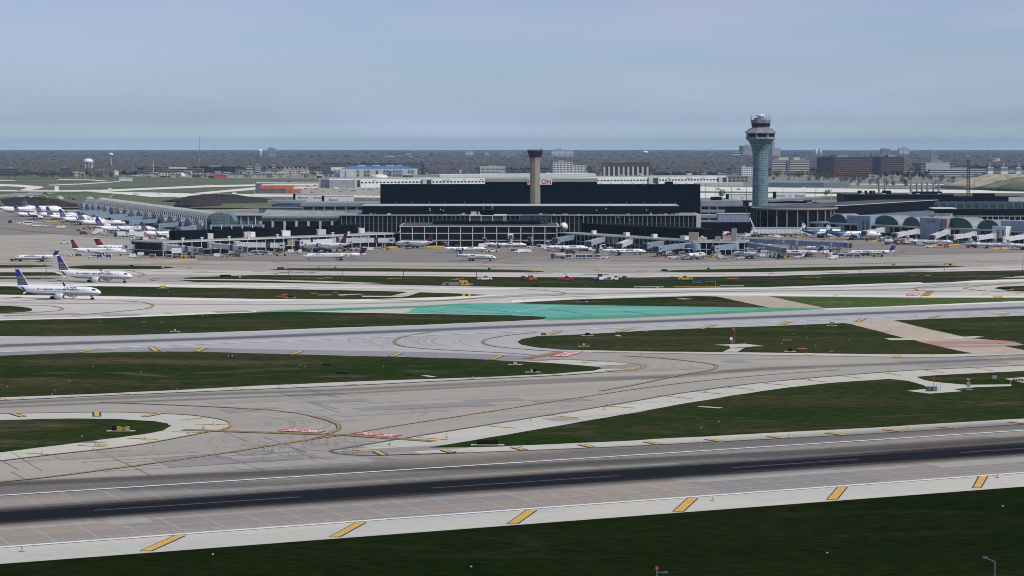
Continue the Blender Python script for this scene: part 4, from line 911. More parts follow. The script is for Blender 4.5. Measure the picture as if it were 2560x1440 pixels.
# ---- rotunda building
t = empty('rotunda_building', P(1997,583)+Vector((0,37,0))); tag(t, 'round terminal rotunda with pale columns and a flat disc roof', 'terminal')
mp_=.322; R=112*.304
b=MB(); b.mat(m_dkglass).lathe([(R-2,0),(R-2,17.6)], n=64); b.build('glass_wall', t)
b=MB(); b.mat(m_tan).lathe([(R-.5,17.3),(R+.6,17.8),(R+.6,18.7),(R-1,18.9)], n=64); b.build('roof_rim', t)
b=MB(); b.mat(m_rdk).lathe([(R-1.2,18.9),(R*.7,19.4),(R*.3,19.6)], n=48); b.build('roof_covering', t)
for px in (1890.6,1896,1904,1921,1943,1968,1995,2022,2048,2070,2087,2098):
    xx=(px-1997)*.304/R; xx=max(-.985,min(.985,xx)); a=-math.acos(xx); x,y=(R-.9)*math.cos(a),(R-.9)*math.sin(a)
    b=MB(); b.mat(m_tan).box((x-.4,y-.5,0),(x+.4,y+.5,17.3)); b.build('column', t)
Bq = Bd('covered_walkway', 'white ribbed metal corridor wall at the foot of the rotunda', 'walkway', 1880, 2102, 588); z=Bq.Z(566)
Bq.box('wall',0,Bq.L,0,5,1.2,z-1.2,m_wr); Bq.box('roof_edge',-.2,Bq.L+.2,-.3,5.3,z-1.2,z-.8,m_lgry); Bq.box('base',.3,Bq.L-.3,.5,4.5,0,1.2,m_louv)
# ---- link between hall and rotunda
Bq = Bd('terminal_annex', 'black low link building between the terminal hall and the rotunda', 'annex', 1748, 1884, 584); 
Bq.box('wall',0,Bq.L,0,22,0,Bq.Z(556),m_dk); Bq.box('upper_corridor',Bq.X(1797),Bq.X(1877),6,20,Bq.Z(556),Bq.Z(535.5),m_bgr); Bq.box('roof_edge',Bq.X(1797)-.3,Bq.X(1877)+.3,5.7,20.3,Bq.Z(535.5),Bq.Z(535.5)+.4,m_wf)
Bq.box('black_block',Bq.X(1824),Bq.X(1884),20.5,40,0,Bq.Z(519),m_dk)
Bq.box('open_deck',Bq.X(1750),Bq.X(1797),4,20,Bq.Z(556),Bq.Z(552),m_deck); Bq.box('pipe_rack',Bq.X(1750),Bq.X(1796),8,9,Bq.Z(538.5),Bq.Z(537),m_w)
# ================================================================= PARKING GARAGES
B = Bd('parking_garage', 'blue grey parking garage with open decks left of the hotel', 'parking garage', 757, 951, 556)
for k,(a,c) in enumerate(((549,541),(534,524.5),(516,508))):
    B.box('deck', -2, B.L, 0, 70, B.Z(a), B.Z(c), m_deck)
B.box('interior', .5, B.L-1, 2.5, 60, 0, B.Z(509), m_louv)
for i in range(8): b=MB(); b.mat(m_deck).box((i*B.L/7.2-.5,.4,0),(i*B.L/7.2+.5,1.5,B.Z(509))); b.build('column', B.r)
top=B.Z(508)
w = B.box('deck_wing', -33, -2, 20, 60, B.Z(512), B.Z(503), m_deck)
ar = MB(); ar.mat(m_deck).add([(-29,24,0),(-2,4,0),(-2,60,0),(-29,60,0),(-29,24,B.Z(508)),(-2,4,B.Z(508)),(-2,60,B.Z(508)),(-29,60,B.Z(508))],[(0,1,5,4),(4,5,6,7),(0,4,7,3),(1,2,6,5)]); ar.build('ramp_wing', B.r)
def stairhead(px0, px1, by_, ty_, lb, marks):
    Bq = Bd('elevator_penthouse', lb, 'lift house', px0, px1, by_); H=Bq.Z(ty_)
    Bq.box('wall',0,Bq.L,0,9,0,H,m_w); Bq.box('dark_edge',-2.2,-.02,0,9.1,0,H+.4,m_dk); Bq.box('parapet',-.2,Bq.L+.2,-.2,9.2,H,H+.4,m_lgry)
    for s,px,sz in marks:
        vs,fs = textmesh(s, sz*CAM_H/(by_-HOR), .02); b=MB(); b.mat(m_gry).add([(Bq.X(px)+v.x,-.12,Bq.Z((by_*0+ty_)+9)+v.y) for v in vs],fs); b.build('wall_lettering',Bq.r)
stairhead(739,807,546,485.5,'white lift house on the parking garage roof nearest the orange building',(('Elevators',758,7),('i',781,6),('Elevators',799,7)))
stairhead(811,883,547,490.5,'white lift house on the parking garage roof nearest the hotel',(('Elevator',834,7),('i',870,6)))
B = Bd('parking_garage', 'blue grey parking garage with open decks right of the hotel', 'parking garage', 1752, 1856, 553)
for a,c in ((545,538),(531,524),(516,502)): B.box('deck', 0, B.L, 0, 60, B.Z(a), B.Z(c), m_deck)
B.box('interior', .5, B.L-1, 2, 55, 0, B.Z(504), m_louv)
for i in range(6): b=MB(); b.mat(m_deck).box((i*B.L/5-.5,.3,0),(i*B.L/5+.5,1.4,B.Z(504))); b.build('column', B.r)
B.box('end_block', B.L, B.L+10, 4, 30, 0, B.Z(502.5), m_dk); B.box('sign_panel', B.L+6, B.L+16, 3.0, 3.9, B.Z(515), B.Z(506), m_w)
B.box('roof_hut', B.X(1783), B.X(1809), 20, 30, B.Z(502), B.Z(493.5), m_dk)
B = Bd('parking_garage', 'blue grey parking garage deck sloping down right of the glass tower', 'parking garage', 1921, 2064, 549)
b = MB(); b.mat(m_deck).add([(0,0,B.Z(505)),(B.L,0,B.Z(498.5)),(B.L,40,B.Z(498.5)),(0,40,B.Z(505)),(0,0,B.Z(500)),(B.L,0,B.Z(493)),(B.L,40,B.Z(493)),(0,40,B.Z(500))],[(0,3,2,1),(4,5,6,7),(0,1,5,4),(1,2,6,5),(2,3,7,6),(3,0,4,7)]); b.build('deck', B.r)
B.box('interior', 0, B.X(2018), 1.5, 38, 0, B.Z(505), m_dk); B.box('deck', 0, B.L, 0, 40, B.Z(516), B.Z(508), m_deck); B.box('end_block', B.X(2018), B.X(2030), 1, 30, B.Z(508), B.Z(500), m_deck)
stairhead(1940,2014,541,480.5,'white lift house with faint lettering right of the glass tower',(('Elevators',1949,7),('(i)',1975,8),('Elevators',2000,7)))
stairhead(1822,1884,545,486,'white lift house left of the glass tower',(('(i)',1855,8),))
# ================================================================= LEFT TERMINAL (glass vault)
B = Bd('pedestrian_bridge', 'green glass bridge between the vaulted terminal and the garage', 'bridge', 647, 757, 556)
B.box('glass_wall',0,B.L,0,8,B.Z(531.5),B.Z(520),m_blglass); B.box('roof_slab',-12,B.L,-.5,8.5,B.Z(520),B.Z(517.5),m_gry)
for i in range(4): b=MB(); b.mat(m_gry).box((i*B.L/3-.6,3,0),(i*B.L/3+.6,5,B.Z(531.5))); b.build('column',B.r)
B = Bd('terminal_hall', 'glass fronted terminal with stepped skylights left of the black hall', 'terminal', 652, 851, 586)
Hh=B.Z(553)
B.box('glass_wall',0,B.L,0,40,2.5,Hh,m_dkglass); B.box('ground_floor',.5,B.L-.5,2,38,0,2.5,m_louv)
for i in range(7):
    x=B.L*(i+.02)/6.7; b=MB(); b.mat(m_lgry).box((x-.9,-.7,0),(x+.9,-.1,Hh)); b.build('pier',B.r)
B.box('sill_band',-.2,B.L,-.4,.1,2.4,3.0,m_gry); B.box('clerestory',0,B.L,1,38,Hh,B.Z(546),m_blglass)
for i in range(7): B.box('skylight', B.L*i/7+.6, B.L*(i+.93)/7, .2, 9, B.Z(546), B.Z(541.5), m_vault)
b=MB(); b.mat(m_wg).add([(0,9,B.Z(541.5)),(B.L*1.03,9,B.Z(541.5)),(B.L*1.03,44,B.Z(541.5)+2.4),(0,44,B.Z(541.5)+4.2),(0,9,B.Z(546)),(B.L*1.03,9,B.Z(546)),(B.L*1.03,44,B.Z(546)),(0,44,B.Z(546))],[(0,1,2,3),(4,5,1,0),(5,6,2,1),(7,4,0,3)]); b.build('roof_covering',B.r)
B = Bd('terminal_wing', 'flat grey roofed wing with white posts beside the glass vault', 'terminal', 585, 657, 578)
B.box('glass_wall',0,B.L,0,30,0,B.Z(540),m_blglass); 
b=MB(); b.mat(m_wg).add([(-12,-2,B.Z(539.5)),(B.L+.5,-2,B.Z(539.5)),(B.L-4,40,B.Z(538)),(-22,40,B.Z(538)),(-12,-2,B.Z(537.5)),(B.L+.5,-2,B.Z(537.5)),(B.L-4,40,B.Z(536.2)),(-22,40,B.Z(536.2))],[(0,3,2,1),(4,5,6,7),(0,1,5,4),(1,2,6,5),(2,3,7,6),(3,0,4,7)]); b.build('roof_slab',B.r)
for i in range(5): b=MB(); b.mat(m_w).tube((i*B.L/4,-1.2,0),(i*B.L/4,-1.2,B.Z(539.5)),.28); b.build('column',B.r)
# long vaulted concourse
o_, r_, L_ = facade(527,588,200,531)      # runs away from the camera; local y now points away from the visible side when mirrored
V = empty('vaulted_concourse', o_, r_); tag(V, 'long glass barrel vaulted concourse with ribs and white posts at left', 'concourse')
# local x from near end to far end; visible side is +y
def vbox(name,x0,x1,y0,y1,z0,z1,m,parent=None): b=MB(); b.mat(m).box((x0,y0,z0),(x1,y1,z1)); return b.build(name,parent or V)
def halfvault(b, x0, x1, yc, w, zb, hh, n=10, a0=0.0, a1=math.pi):
    pr=[(yc+w*math.cos(a0+(a1-a0)*i/n), zb+hh*math.sin(a0+(a1-a0)*i/n)) for i in range(n+1)]
    vs=[(x0,p[0],p[1]) for p in pr]+[(x1,p[0],p[1]) for p in pr]; k=n+1
    b.add(vs,[(i,i+1,k+i+1,k+i) for i in range(n)]+[list(range(k)),list(range(2*k-1,k-1,-1))])
vbox('lower_hall',6,L_*.97,-14,-3,0,9,m_dkglass); vbox('upper_glass_wall',5,L_*.83,-13.6,-2.4,9.05,12.6,m_vault)
b=MB(); b.mat(m_vault); halfvault(b,4,L_*.83,-7.5,6.3,12.7,3.8); b.build('vault_roof',V)
b=MB(); b.mat(m_vault); halfvault(b,L_*.835,L_*.985,-10,9,9.2,4.5); b.build('far_vault_roof',V)
b=MB(); b.mat(mat('vault_cladding', (.30,.33,.37), .5, var=.2, vscale=.2)); b.box((2,-1.0,12.2),(L_*.83,-.3,12.7)); b.build('eave',V)
nb=62
for i in range(nb):
    x=5+(L_*.83-8)*i/(nb-1); b=MB(); b.mat(m_lgry)
    pts=[(x,2.6,0),(x,2.6,11.4),(x,1.9,13.6),(x,-.5,15.6),(x,-5.5,16.9)]
    for p,q in zip(pts,pts[1:]): b.tube(p,q,.42,n=4)
    b.build('rib_post',V)
for i in range(6):
    x=L_*.85+L_*.022*i; b=MB(); b.mat(m_lgry); pts=[(x,.8,0),(x,.8,9),(x,-.5,11.5),(x,-3,12.8)]
    for p,q in zip(pts,pts[1:]): b.tube(p,q,.42,n=4)
    b.build('rib_post',V)
for i in range(17):
    x=14+(L_-34)*i/17; b=MB(); b.mat(m_vault if i%2 else mat('bay_cladding', (.26,.28,.31), .5, var=.3, vscale=.2))
    pr=[(x+2+ (L_/17*.62)*(.5-.5*math.cos(math.pi*k/8)), 7.0+3.6*math.sin(math.pi*k/8)) for k in range(9)]
    pts=[(x+2,1.2)]+pr+[(x+2+L_/17*.62,1.2)]
    b.yprism(pts,-3,5.0); b.build('gate_bay',V)
# near end
b=MB(); b.mat(m_blglass); b.xprism([(-13.6,0),(-1.3,0),(-1.3,12.7)]+[(-7.5+6.1*math.cos(math.pi*i/10),12.7+3.7*math.sin(math.pi*i/10)) for i in range(1,10)]+[(-13.6,12.7)],-1,3.9); b.build('end_glass_wall',V)
B = Bd('entrance_pavilion', 'small green glass vault in front of the near end of the long vault', 'pavilion', 531, 590, 584)
b=MB(); b.mat(m_blglass); pr=[(B.X(536)+(B.X(588)-B.X(536))*(.5-.5*math.cos(math.pi*k/12)), B.Z(560)+(B.Z(534)-B.Z(560))*math.sin(math.pi*k/12)) for k in range(13)]
b.yprism(pr[::-1],-1,26); b.build('vault_roof',B.r); B.box('glass_wall',.5,B.L-.5,0,26,0,B.Z(560)-.05,m_dkglass)
B = Bd('terminal_link', 'low glazed link with pale skylight rim and slim posts', 'terminal link', 528, 658, 590)
B.box('glass_wall',0,B.L,0,16,0,B.Z(567),m_dkglass); B.box('skylight_rim',-.5,B.L+.5,-.8,6,B.Z(567),B.Z(561.5),m_vault)
for i in range(6): b=MB(); b.mat(m_w).tube((i*B.L/5,-1.2,0),(i*B.L/5,-1.2,B.Z(562)),.35); b.build('column',B.r)
# ================================================================= RIGHT TERMINAL
B = Bd('concourse', 'pale framed concourse with dark glass bays along the right edge', 'concourse', 2025, 2570, 583, by2=610)
L=B.L; h=8.6
B.box('glass_wall',0,L,0,26,3.6,h-1,m_dkglass); B.box('ground_floor',.8,L-.8,3,25,0,3.1,m_louv)
B.box('floor_edge',-.2,L+.2,-.4,26.2,3.1,3.6,m_gry); B.box('roof_slab',-.6,L+.6,-.9,27,h-1,h,m_lgry); B.box('roof_covering',.3,L-.3,.6,26,h,h+.15,m_wg)
for i in range(30): x=L*i/29; b=MB(); b.mat(m_lgry).box((x-.3,-.8,0),(x+.3,-.1,h-1)); b.build('column',B.r)
for a,c in ((2045,2060),(2096,2112),(2190,2204),(2216,2226),(2400,2452),(2500,2512)): B.box('solid_panel',XP(B,a),XP(B,c),-.2,.1,3.7,h-1.1,m_bgr2)
for (a,c,hh,dp) in ((2073,2117,6.4,0),(2184,2246,6.6,0),(2258,2301,6.2,1),(2360,2431,7.0,0),(2444,2500,6.2,0)):
    xa,xc=XP(B,a,4),XP(B,c,4); n=14; pr=[(xa+(xc-xa)*(.5-.5*math.cos(math.pi*k/n)), h+.15+hh*math.sin(math.pi*k/n)) for k in range(n+1)]
    b=MB(); b.mat(m_green); b.yprism(pr[::-1],4,4.3); g_=b.build('arched_window',B.r)
    w_=.45; pr2=[((xa+xc)/2+(p[0]-(xa+xc)/2)*1.03, h+.15+(p[1]-h-.15)*1.05) for p in pr]
    b=MB(); b.mat(m_arch); b.yprism(pr2[::-1],4.4,20); b.build('vault_roof',B.r)
    b=MB(); b.mat(m_lgry)
    for p,q in zip(pr2,pr2[1:]): b.tube((p[0],3.9,p[1]),(q[0],3.9,q[1]),.28,n=4)
    b.build('arch_rim',B.r)
for (a,c,y0,zt,m_) in ((2117,2144,3,14.6,m_bgr2),(2144,2176,-2,14.8,m_bgr2),(2300,2349,-1,15.2,m_bgr2),(2349,2367,0,15.0,m_tan),(2481,2515,-5,11.5,m_w),(2502,2566,1,15.2,m_bgr2)):
    xa,xc=XP(B,a,y0),XP(B,c,y0); w_=B.box('service_block',xa,xc,y0,24,0 if y0<0 else h,zt,m_)
    if (a,c) in ((2144,2176),(2481,2515)):
        for q in (.45,.78):
            for k in range(5): b=MB(); b.mat(m_louv).box((xa+(xc-xa)*q-.9,y0-.12,zt*.25+k*zt*.11),(xa+(xc-xa)*q+.9,y0+.05,zt*.25+k*zt*.11+zt*.07)); b.build('louvre',w_)
    if a in (2117,2300): b=MB(); b.mat(m_gry).box((xa+(xc-xa)*.3,y0-.12,zt-3.6),(xa+(xc-xa)*.8,y0+.05,zt-1.6)); b.build('vent_panel',w_)
# ramp tower
B = Bd('ramp_control_tower', 'ramp control cab with white overhanging roof above the right concourse', 'control tower', 2338, 2388, 584)
B.box('lower_block',B.L*-.05,B.L*.92,2,16,0,B.Z(540),m_lgry); B.box('shaft',B.L*.08,B.L*.9,4,14,B.Z(540),B.Z(533),m_w)
b=MB(); b.mat(m_dkglass).add([(B.L*.12,3,B.Z(533)),(B.L*.85,3,B.Z(533)),(B.L*.85,15,B.Z(533)),(B.L*.12,15,B.Z(533)),(B.L*.02,1.5,B.Z(522.5)),(B.L*.95,1.5,B.Z(522.5)),(B.L*.95,16,B.Z(522.5)),(B.L*.02,16,B.Z(522.5))],[(0,3,2,1),(4,5,6,7),(0,1,5,4),(1,2,6,5),(2,3,7,6),(3,0,4,7)]); b.build('cab_window',B.r)
B.box('roof_slab',-B.L*.12,B.L*1.05,0,18,B.Z(522.5),B.Z(519.8),m_w)
# dark barrel vault terminal
B = Bd('terminal_building', 'black terminal with dark ribbed glass barrel roof at the right edge', 'terminal', 2372, 2580, 574)
B.box('wall',0,B.L,2,40,B.Z(541),B.Z(523),m_dk); B.box('glass_wall',0,B.L,4,40,0,B.Z(541),m_dkglass)
b=MB(); b.mat(glassgrid('dark_vault_glass', (.006,.016,.02), (.015,.03,.035), (.05,.06,.065), 3.4, 3.4, .05, .3, .4)); halfvault(b,-8,B.L,14,12,B.Z(523),B.Z(505)-B.Z(523)); b.build('vault_roof',B.r)
for i in range(12):
    x=-7+(B.L+6)*i/11; b=MB(); b.mat(m_gry); pts=[(x,14-12.3*math.cos(math.pi*k/10),B.Z(523)+(B.Z(504.5)-B.Z(523))*math.sin(math.pi*k/10)) for k in range(0,8)]
    for p,q in zip(pts,pts[1:]): b.tube(p,q,.22,n=4)
    b.build('roof_rib',B.r)
for i in range(16): x=B.L*i/15; b=MB(); b.mat(m_wf).box((x-.3,1.2,0),(x+.3,1.9,B.Z(541))); b.build('column',B.r)
B.box('roof_slab',-.5,B.L,.5,4,B.Z(541),B.Z(539.5),m_lgry)
# long dark terminal running back to the right
B = Bd('terminal_building', 'long black terminal with pale roof edge running back behind the arches', 'terminal', 2085, 2512, 566, by2=533)
h=17.2
B.box('wall',0,B.L,0,45,h*.42,h-.5,m_dk); B.box('glass_wall',0,B.L,1,45,0,h*.42,m_dkglass); B.box('roof_edge',-.5,B.L+.5,-.5,46,h-.5,h,m_lgry); B.box('roof_covering',.5,B.L-.5,.6,45,h,h+.1,m_rdk)
for i in range(70): x=B.L*i/70; b=MB(); b.mat(m_lgry).box((x-.25,.2,0),(x+.25,.9,h*.42)); b.build('column',B.r)
# vault skylight strip in front of it
Bq = Bd('skylight_gallery', 'pale blue vaulted gallery roof between the arches and the black terminal', 'gallery', 2200, 2345, 578, by2=566)
b=MB(); b.mat(mat('gallery_roof', (.10,.125,.16), .6, var=.2, vscale=.1)); halfvault(b,0,Bq.L,9,9,8.5,4.6); b.build('vault_roof',Bq.r); Bq.box('wall',0,Bq.L,.4,17.6,0,8.45,m_dk)
# heating plant with stacks
B = Bd('heating_plant', 'low black heating plant with a row of tall steel stacks on top', 'plant building', 2110, 2384, 546)
Hh=B.Z(486.5); B.box('wall',0,B.L,0,50,0,Hh,m_dk); B.box('roof_edge',-.4,B.L+.4,-.4,50.4,Hh,Hh+.5,m_rdk)
for px in (2203,2217,2283,2298,2311,2325,2340,2353):
    b=MB(); b.mat(m_steel if px!=2298 else m_tan).tube((B.X(px),14,Hh),(B.X(px),14,B.Z(455)),.95,.9,12); b.build('stack',B.r)
for a,c in ((2150,2158),(2168,2172),(2180,2184),(2188,2191),(2212,2232),(2288,2360)): B.box('roof_unit',B.X(a),B.X(c),10,18,Hh+.5,Hh+3.4 if c-a<30 else Hh+2.6,m_dk)
for a,c in ((2150,2162),(2205,2215),(2270,2280),(2292,2300),(2345,2352)): B.box('roof_light',B.X(a),B.X(c),2,4,Hh+.5,Hh+1.0,m_w)
Bq = Bd('terminal_annex', 'black flat roofed annex with roof units behind the long black terminal', 'annex', 2384, 2560, 545)
Bq.box('wall',0,Bq.L,0,40,0,Bq.Z(492),m_dk); Bq.box('roof_unit',Bq.L*.3,Bq.L*.6,5,12,Bq.Z(492),Bq.Z(484),m_dk); Bq.box('grey_end',Bq.X(2521),Bq.L,-.3,0,0,Bq.Z(492.5),m_lgry)
# lattice mast
t = empty('lattice_mast', P(2420,533)); tag(t, 'tall dark steel lattice radar mast on the right', 'mast')
mp_=CAM_H/(533-HOR); hh=HZ(533,401); b=MB(); b.mat(mat('mast_steel', (.10,.09,.09), .6)); wd=6*mp_
def wcol(z): return wd*(1.15-.15*z/hh)
N=18
for sx,sy in ((-1,-1),(1,-1),(1,1),(-1,1)): b.tube((sx*wcol(0)*.5,sy*wcol(0)*.5,0),(sx*wcol(hh)*.5,sy*wcol(hh)*.5,hh),.28,n=4)
for k in range(N):
    z0,z1=hh*k/N,hh*(k+1)/N
    for (ax,ay),(cx_,cy_) in (((-1,-1),(1,-1)),((1,-1),(1,1)),((1,1),(-1,1)),((-1,1),(-1,-1))):
        w0,w1=wcol(z0)*.5,wcol(z1)*.5; b.tube((ax*w0,ay*w0,z0),(cx_*w1,cy_*w1,z1),.14,n=3); b.tube((cx_*w0,cy_*w0,z0),(ax*w1,ay*w1,z1),.14,n=3); b.tube((ax*w1,ay*w1,z1),(cx_*w1,cy_*w1,z1),.14,n=3)
b.build('lattice',t)
for z,w_ in ((hh,1.25),(hh*.86,1.0),(hh*.62,1.0)):
    b=MB(); b.mat(MATS['mast_steel']).box((-wd*w_*.6,-wd*w_*.6,z),(wd*w_*.6,wd*w_*.6,z+.5)); b.box((-wd*w_*.6,-wd*w_*.6,z+1.4),(wd*w_*.6,-wd*w_*.58,z+1.6)); b.build('platform',t)
for dx in (-4,-1,2,5): b=MB(); b.mat(m_steel).tube((dx*mp_,0,hh+.5),(dx*mp_,0,hh+5+dx*.3),.12); b.build('antenna',t)
# ================================================================= FAR BUILDINGS
import numpy as np
m_gl2 = mat('window_glass_dark', (.03,.035,.045), .25)
m_pw = mat('pale_wall', (.55,.55,.55), .8, var=.1, vscale=.1)
# cargo building
B = Bd('cargo_building', 'very long bright white cargo building with a row of small windows behind the hotel', 'warehouse', 823, 1815, 470, by2=460.5)
L=B.L; H=14.6
B.box('wall', 0, L, 0, 40, 0, H, m_w); B.box('parapet', -.4, L+.4, -.4, 40.4, H, H+.8, m_lgry)
B.box('end_block', -1, XP(B,883), -3, 30, 0, 12.5, m_gry)
for a,c in ((1054,1079),(1619,1645),(1794,1816),(884,900)):
    w=B.box('entrance_tower', XP(B,a), XP(B,c), -4, 0, 0, 13.2, m_lgry); b=MB(); xa,xc=XP(B,a),XP(B,c); b.mat(m_gl2).box((xa+(xc-xa)*.4,-4.2,1),(xa+(xc-xa)*.85,-4,12)); b.build('window',w)
for a,c in ((903,1052),(1081,1215),(1216,1400),(1401,1617),(1647,1792)):
    x=XP(B,a); xe=XP(B,c)
    while x<xe: B.box('window',x,x+3.9,-.25,.05,7.0,9.4,m_gl2); x+=6.6
for s,px,z,c_ in (('CARGO',930,11,m_navy),):
    pass
for px,w_ in ((932,7),(1105,22),(1158,6),(1200,8),(1668,6),(1715,14),(1752,10)):
    b=MB(); b.mat(m_slate).box((XP(B,px),-.2,10.6),(XP(B,px+w_),-.02,11.8)); b.build('sign',B.r)
for px in (945,1000,1300,1560,1750): b=MB(); b.mat(m_steel).tube((XP(B,px),8,H),(XP(B,px),8,H+6),.25); b.build('roof_mast',B.r)
B = Bd('warehouse', 'long white roofed warehouse just behind the cargo building', 'warehouse', 1099, 1490, 452, by2=449)
B.box('wall',0,B.L,0,60,0,11,m_pw); B.box('parapet',-.3,B.L+.3,-.3,60.3,11,12.3,m_w); B.box('grey_wing',-55,-.5,5,50,0,10.5,m_gry)
for i in range(9): b=MB(); b.mat(m_gl2).box((B.L*(i+.2)/9,-.2,3),(B.L*(i+.3)/9,0,7)); b.build('door',B.r)
B = Bd('warehouse', 'bright white shed with sawtooth front far behind the hotel', 'warehouse', 1736, 1858, 464)
B.box('wall',0,B.L,0,12,0,4.6,m_pw); B.box('parapet',-.2,B.L+.2,-.2,12.2,4.6,5.2,m_w)
for i in range(10): b=MB(); b.mat(m_gry).box((B.L*i/10,-.25,0),(B.L*i/10+.5,-.02,4.6)); b.build('pilaster',B.r)
B = Bd('blast_fence', 'long grey green blast fence right of the glass tower', 'fence', 1921, 2126, 468)
B.box('panel_wall',0,B.L*.68,0,1,0,B.Z(456.5),mat('fence_green_grey', (.10,.15,.16), .7, var=.15, vscale=.05)); B.box('panel_wall',B.L*.68+.1,B.L,0,1,0,B.Z(457.5),mat('fence_pale', (.24,.29,.30), .7, var=.15, vscale=.05))
for i in range(20): b=MB(); b.mat(m_slate).box((B.L*i/20,-.5,0),(B.L*i/20+.5,-.05,B.Z(457.5))); b.build('post',B.r)
# orange hall
B = Bd('fire_station', 'orange and slate hall standing alone on the far airfield', 'hangar', 639, 728, 483.5)
B.box('slate_tower',0,B.X(650),-2,30,0,B.Z(460),m_slate); B.box('lower_wall',B.X(650),B.L,0,40,0,B.Z(472.5),m_slate); B.box('upper_wall',B.X(650),B.L,-.4,40,B.Z(472.5),B.Z(464),m_org)
B.box('parapet',B.X(650),B.L+.3,-.7,40.5,B.Z(464),B.Z(463.3),m_lgry); B.box('brick_bay',B.X(713),B.L+.2,-.6,20,0,B.Z(472.5),mat('orange_brick', (.3,.12,.08), .8)); B.box('annex',B.L+.3,B.X(748),2,30,0,B.Z(474),m_org)
for px in (668,690,720): b=MB(); b.mat(m_w).box((B.X(px),-.8,B.Z(475)),(B.X(px+2),-.42,B.Z(473.5))); b.build('lamp',B.r)
# convention hall
B = Bd('convention_hall', 'sandstone hall with blue pointed arch windows and low blue roof', 'hall', 822, 1040, 443)
Hh=B.Z(422.5); B.box('wall',B.X(835),B.L,0,90,0,Hh,m_crm)
b=MB(); b.mat(m_blue); 
b.add([(B.X(850),2,Hh),(B.X(1030),2,Hh),(B.X(1030),90,Hh),(B.X(850),90,Hh),(B.X(872),30,B.Z(415.5)),(B.X(1005),30,B.Z(415.5)),(B.X(1005),60,B.Z(415.5)),(B.X(872),60,B.Z(415.5))],[(4,5,6,7),(0,1,5,4),(1,2,6,5),(2,3,7,6),(3,0,4,7)]); rf=b.build('roof',B.r)
b=MB(); b.mat(m_w)
for a,c,k in ((892,912,0),(930,948,1),(965,985,0),(992,1004,1)): b.box((B.X(a),29-k*3,B.Z(415.5)+.2),(B.X(c),34,B.Z(415.5)+1.6))
b.box((B.X(824),40,Hh-4),(B.X(866),70,Hh+3)); b.build('roof_panel',rf)
for a,n_ in ((836,1),(866,0),(892,1),(910,2),(958,2),(982,3),(1020,2)):
    for k in range(n_):
        x=B.X(a+k*8); w_=B.X(a+6.5)-B.X(a)
        b=MB(); b.mat(m_blue).yprism([(x,Hh*.52),(x+w_,Hh*.52),(x+w_,Hh*.74),(x+w_/2,Hh*.94),(x,Hh*.74)],-.5,.1); b.build('arched_window',B.r)
        b=MB(); b.mat(m_slate).box((x,-.5,Hh*.1),(x+w_,.1,Hh*.42)); b.build('window',B.r)
for a in (973,940): b=MB(); b.mat(m_brk).box((B.X(a),-.6,Hh*.15),(B.X(a+6),.1,Hh*.8)); b.build('banner',B.r)
b=MB(); b.mat(m_w).box((B.X(1003),-.6,Hh*.55),(B.X(1009),-.02,Hh*.85)); b.mat(m_navy).box((B.X(1004),-.7,Hh*.6),(B.X(1008),-.6,Hh*.8)); b.build('sign',B.r)
B.box('tower_block',B.X(850),B.X(862),-6,20,0,Hh,m_pw); B.box('tower_block',B.X(866),B.X(881),-4,20,0,Hh*.95,m_pw)
t = empty('storage_dome', P(948,447)); tag(t, 'low round white domed hall in front of the blue roofed convention hall', 'dome'); b=MB(); b.smooth=True; b.mat(m_w).lathe([(24*.75,0),(24*.75,4),(20*.75,7.5),(8*.75,9),(2,9.2)],n=24); b.build('dome_shell',t)
t = empty('round_hall', P(447,443)); tag(t, 'round white domed building with a dark round mark', 'hall'); b=MB(); b.smooth=True; mq=CAM_H/(443-HOR); b.mat(m_w).lathe([(15.5*mq,0),(15.5*mq,6*mq),(12*mq,9.5*mq),(4*mq,10.8*mq),(.5,11*mq)],n=24); b.build('dome_shell',t); b=MB(); b.mat(m_brk).tube((5*mq,-15.8*mq,5*mq),(5*mq,-14.9*mq,5*mq),3*mq,n=12); b.build('emblem',t)
# office blocks
O = office
O('office_tower','cream striped hotel block left of the pair beside the glass tower','hotel',1928,1930,1967,440,401,12,m_crm,m_gl2,9,'ribbon',group=None)
O('office_tower','cream striped hotel block right of the pair beside the glass tower','hotel',1974,1976,2025,440,401,12,m_crm,m_gl2,9,'ribbon')
O('office_link','narrow dark glass core between the two cream hotel blocks','office',1967,1967,1976,441,399,0,m_slate,m_gl2,3,'plain',depth=20,roof=False)
for a,c,lb in ((1946,1971,'cream stepped plant storey on the left striped hotel block'),(1984,1999,'cream stepped plant storey on the right striped hotel block')):
    q=Bd('roof_storey',lb,'roof storey',a,c,443.5); q.box('wall',0,q.L,0,10,q.Z(401),q.Z(393.5),m_crm); q.box('parapet',-.3,q.L+.3,-.3,10.3,q.Z(393.5),q.Z(393),m_w)
O('office_building','large dark brown ribbon windowed office block','office building',2055,2085,2184,443,394,16,m_brk,mat('brown_glass', (.03,.02,.03), .2),9,'ribbon')
O('office_building','narrower dark brown ribbon windowed office block to the right of the larger one','office building',2188,2202,2262,437,393,16,m_brk,MATS['brown_glass'],8,'ribbon')
O('office_building','blue grey office with pale bands beyond the stacks','office building',2290,2302,2396,428,408,12,m_gry,m_gl2,3,'ribbon')
O('roof_storey','pale set back top storey of the blue grey office','roof storey',2314,2314,2374,432,406,0,m_lgry,m_gl2,1,'plain',depth=12)
O('low_building','low building with orange tiled roof beside the brown offices','building',2229,2229,2290,433,425.5,0,m_crm,m_gl2,2,'ribbon',cap=m_org)
O('office_building','long pale grey low office with dark window bands near the mast','office building',2323,2325,2466,446,424,6,m_pw,m_gl2,4,'ribbon')
O('glass_hall','long low glazed hall with pale roof at the right edge','hall',2464,2464,2640,449,431,0,m_pw,m_slate,3,'ribbon',depth=40)
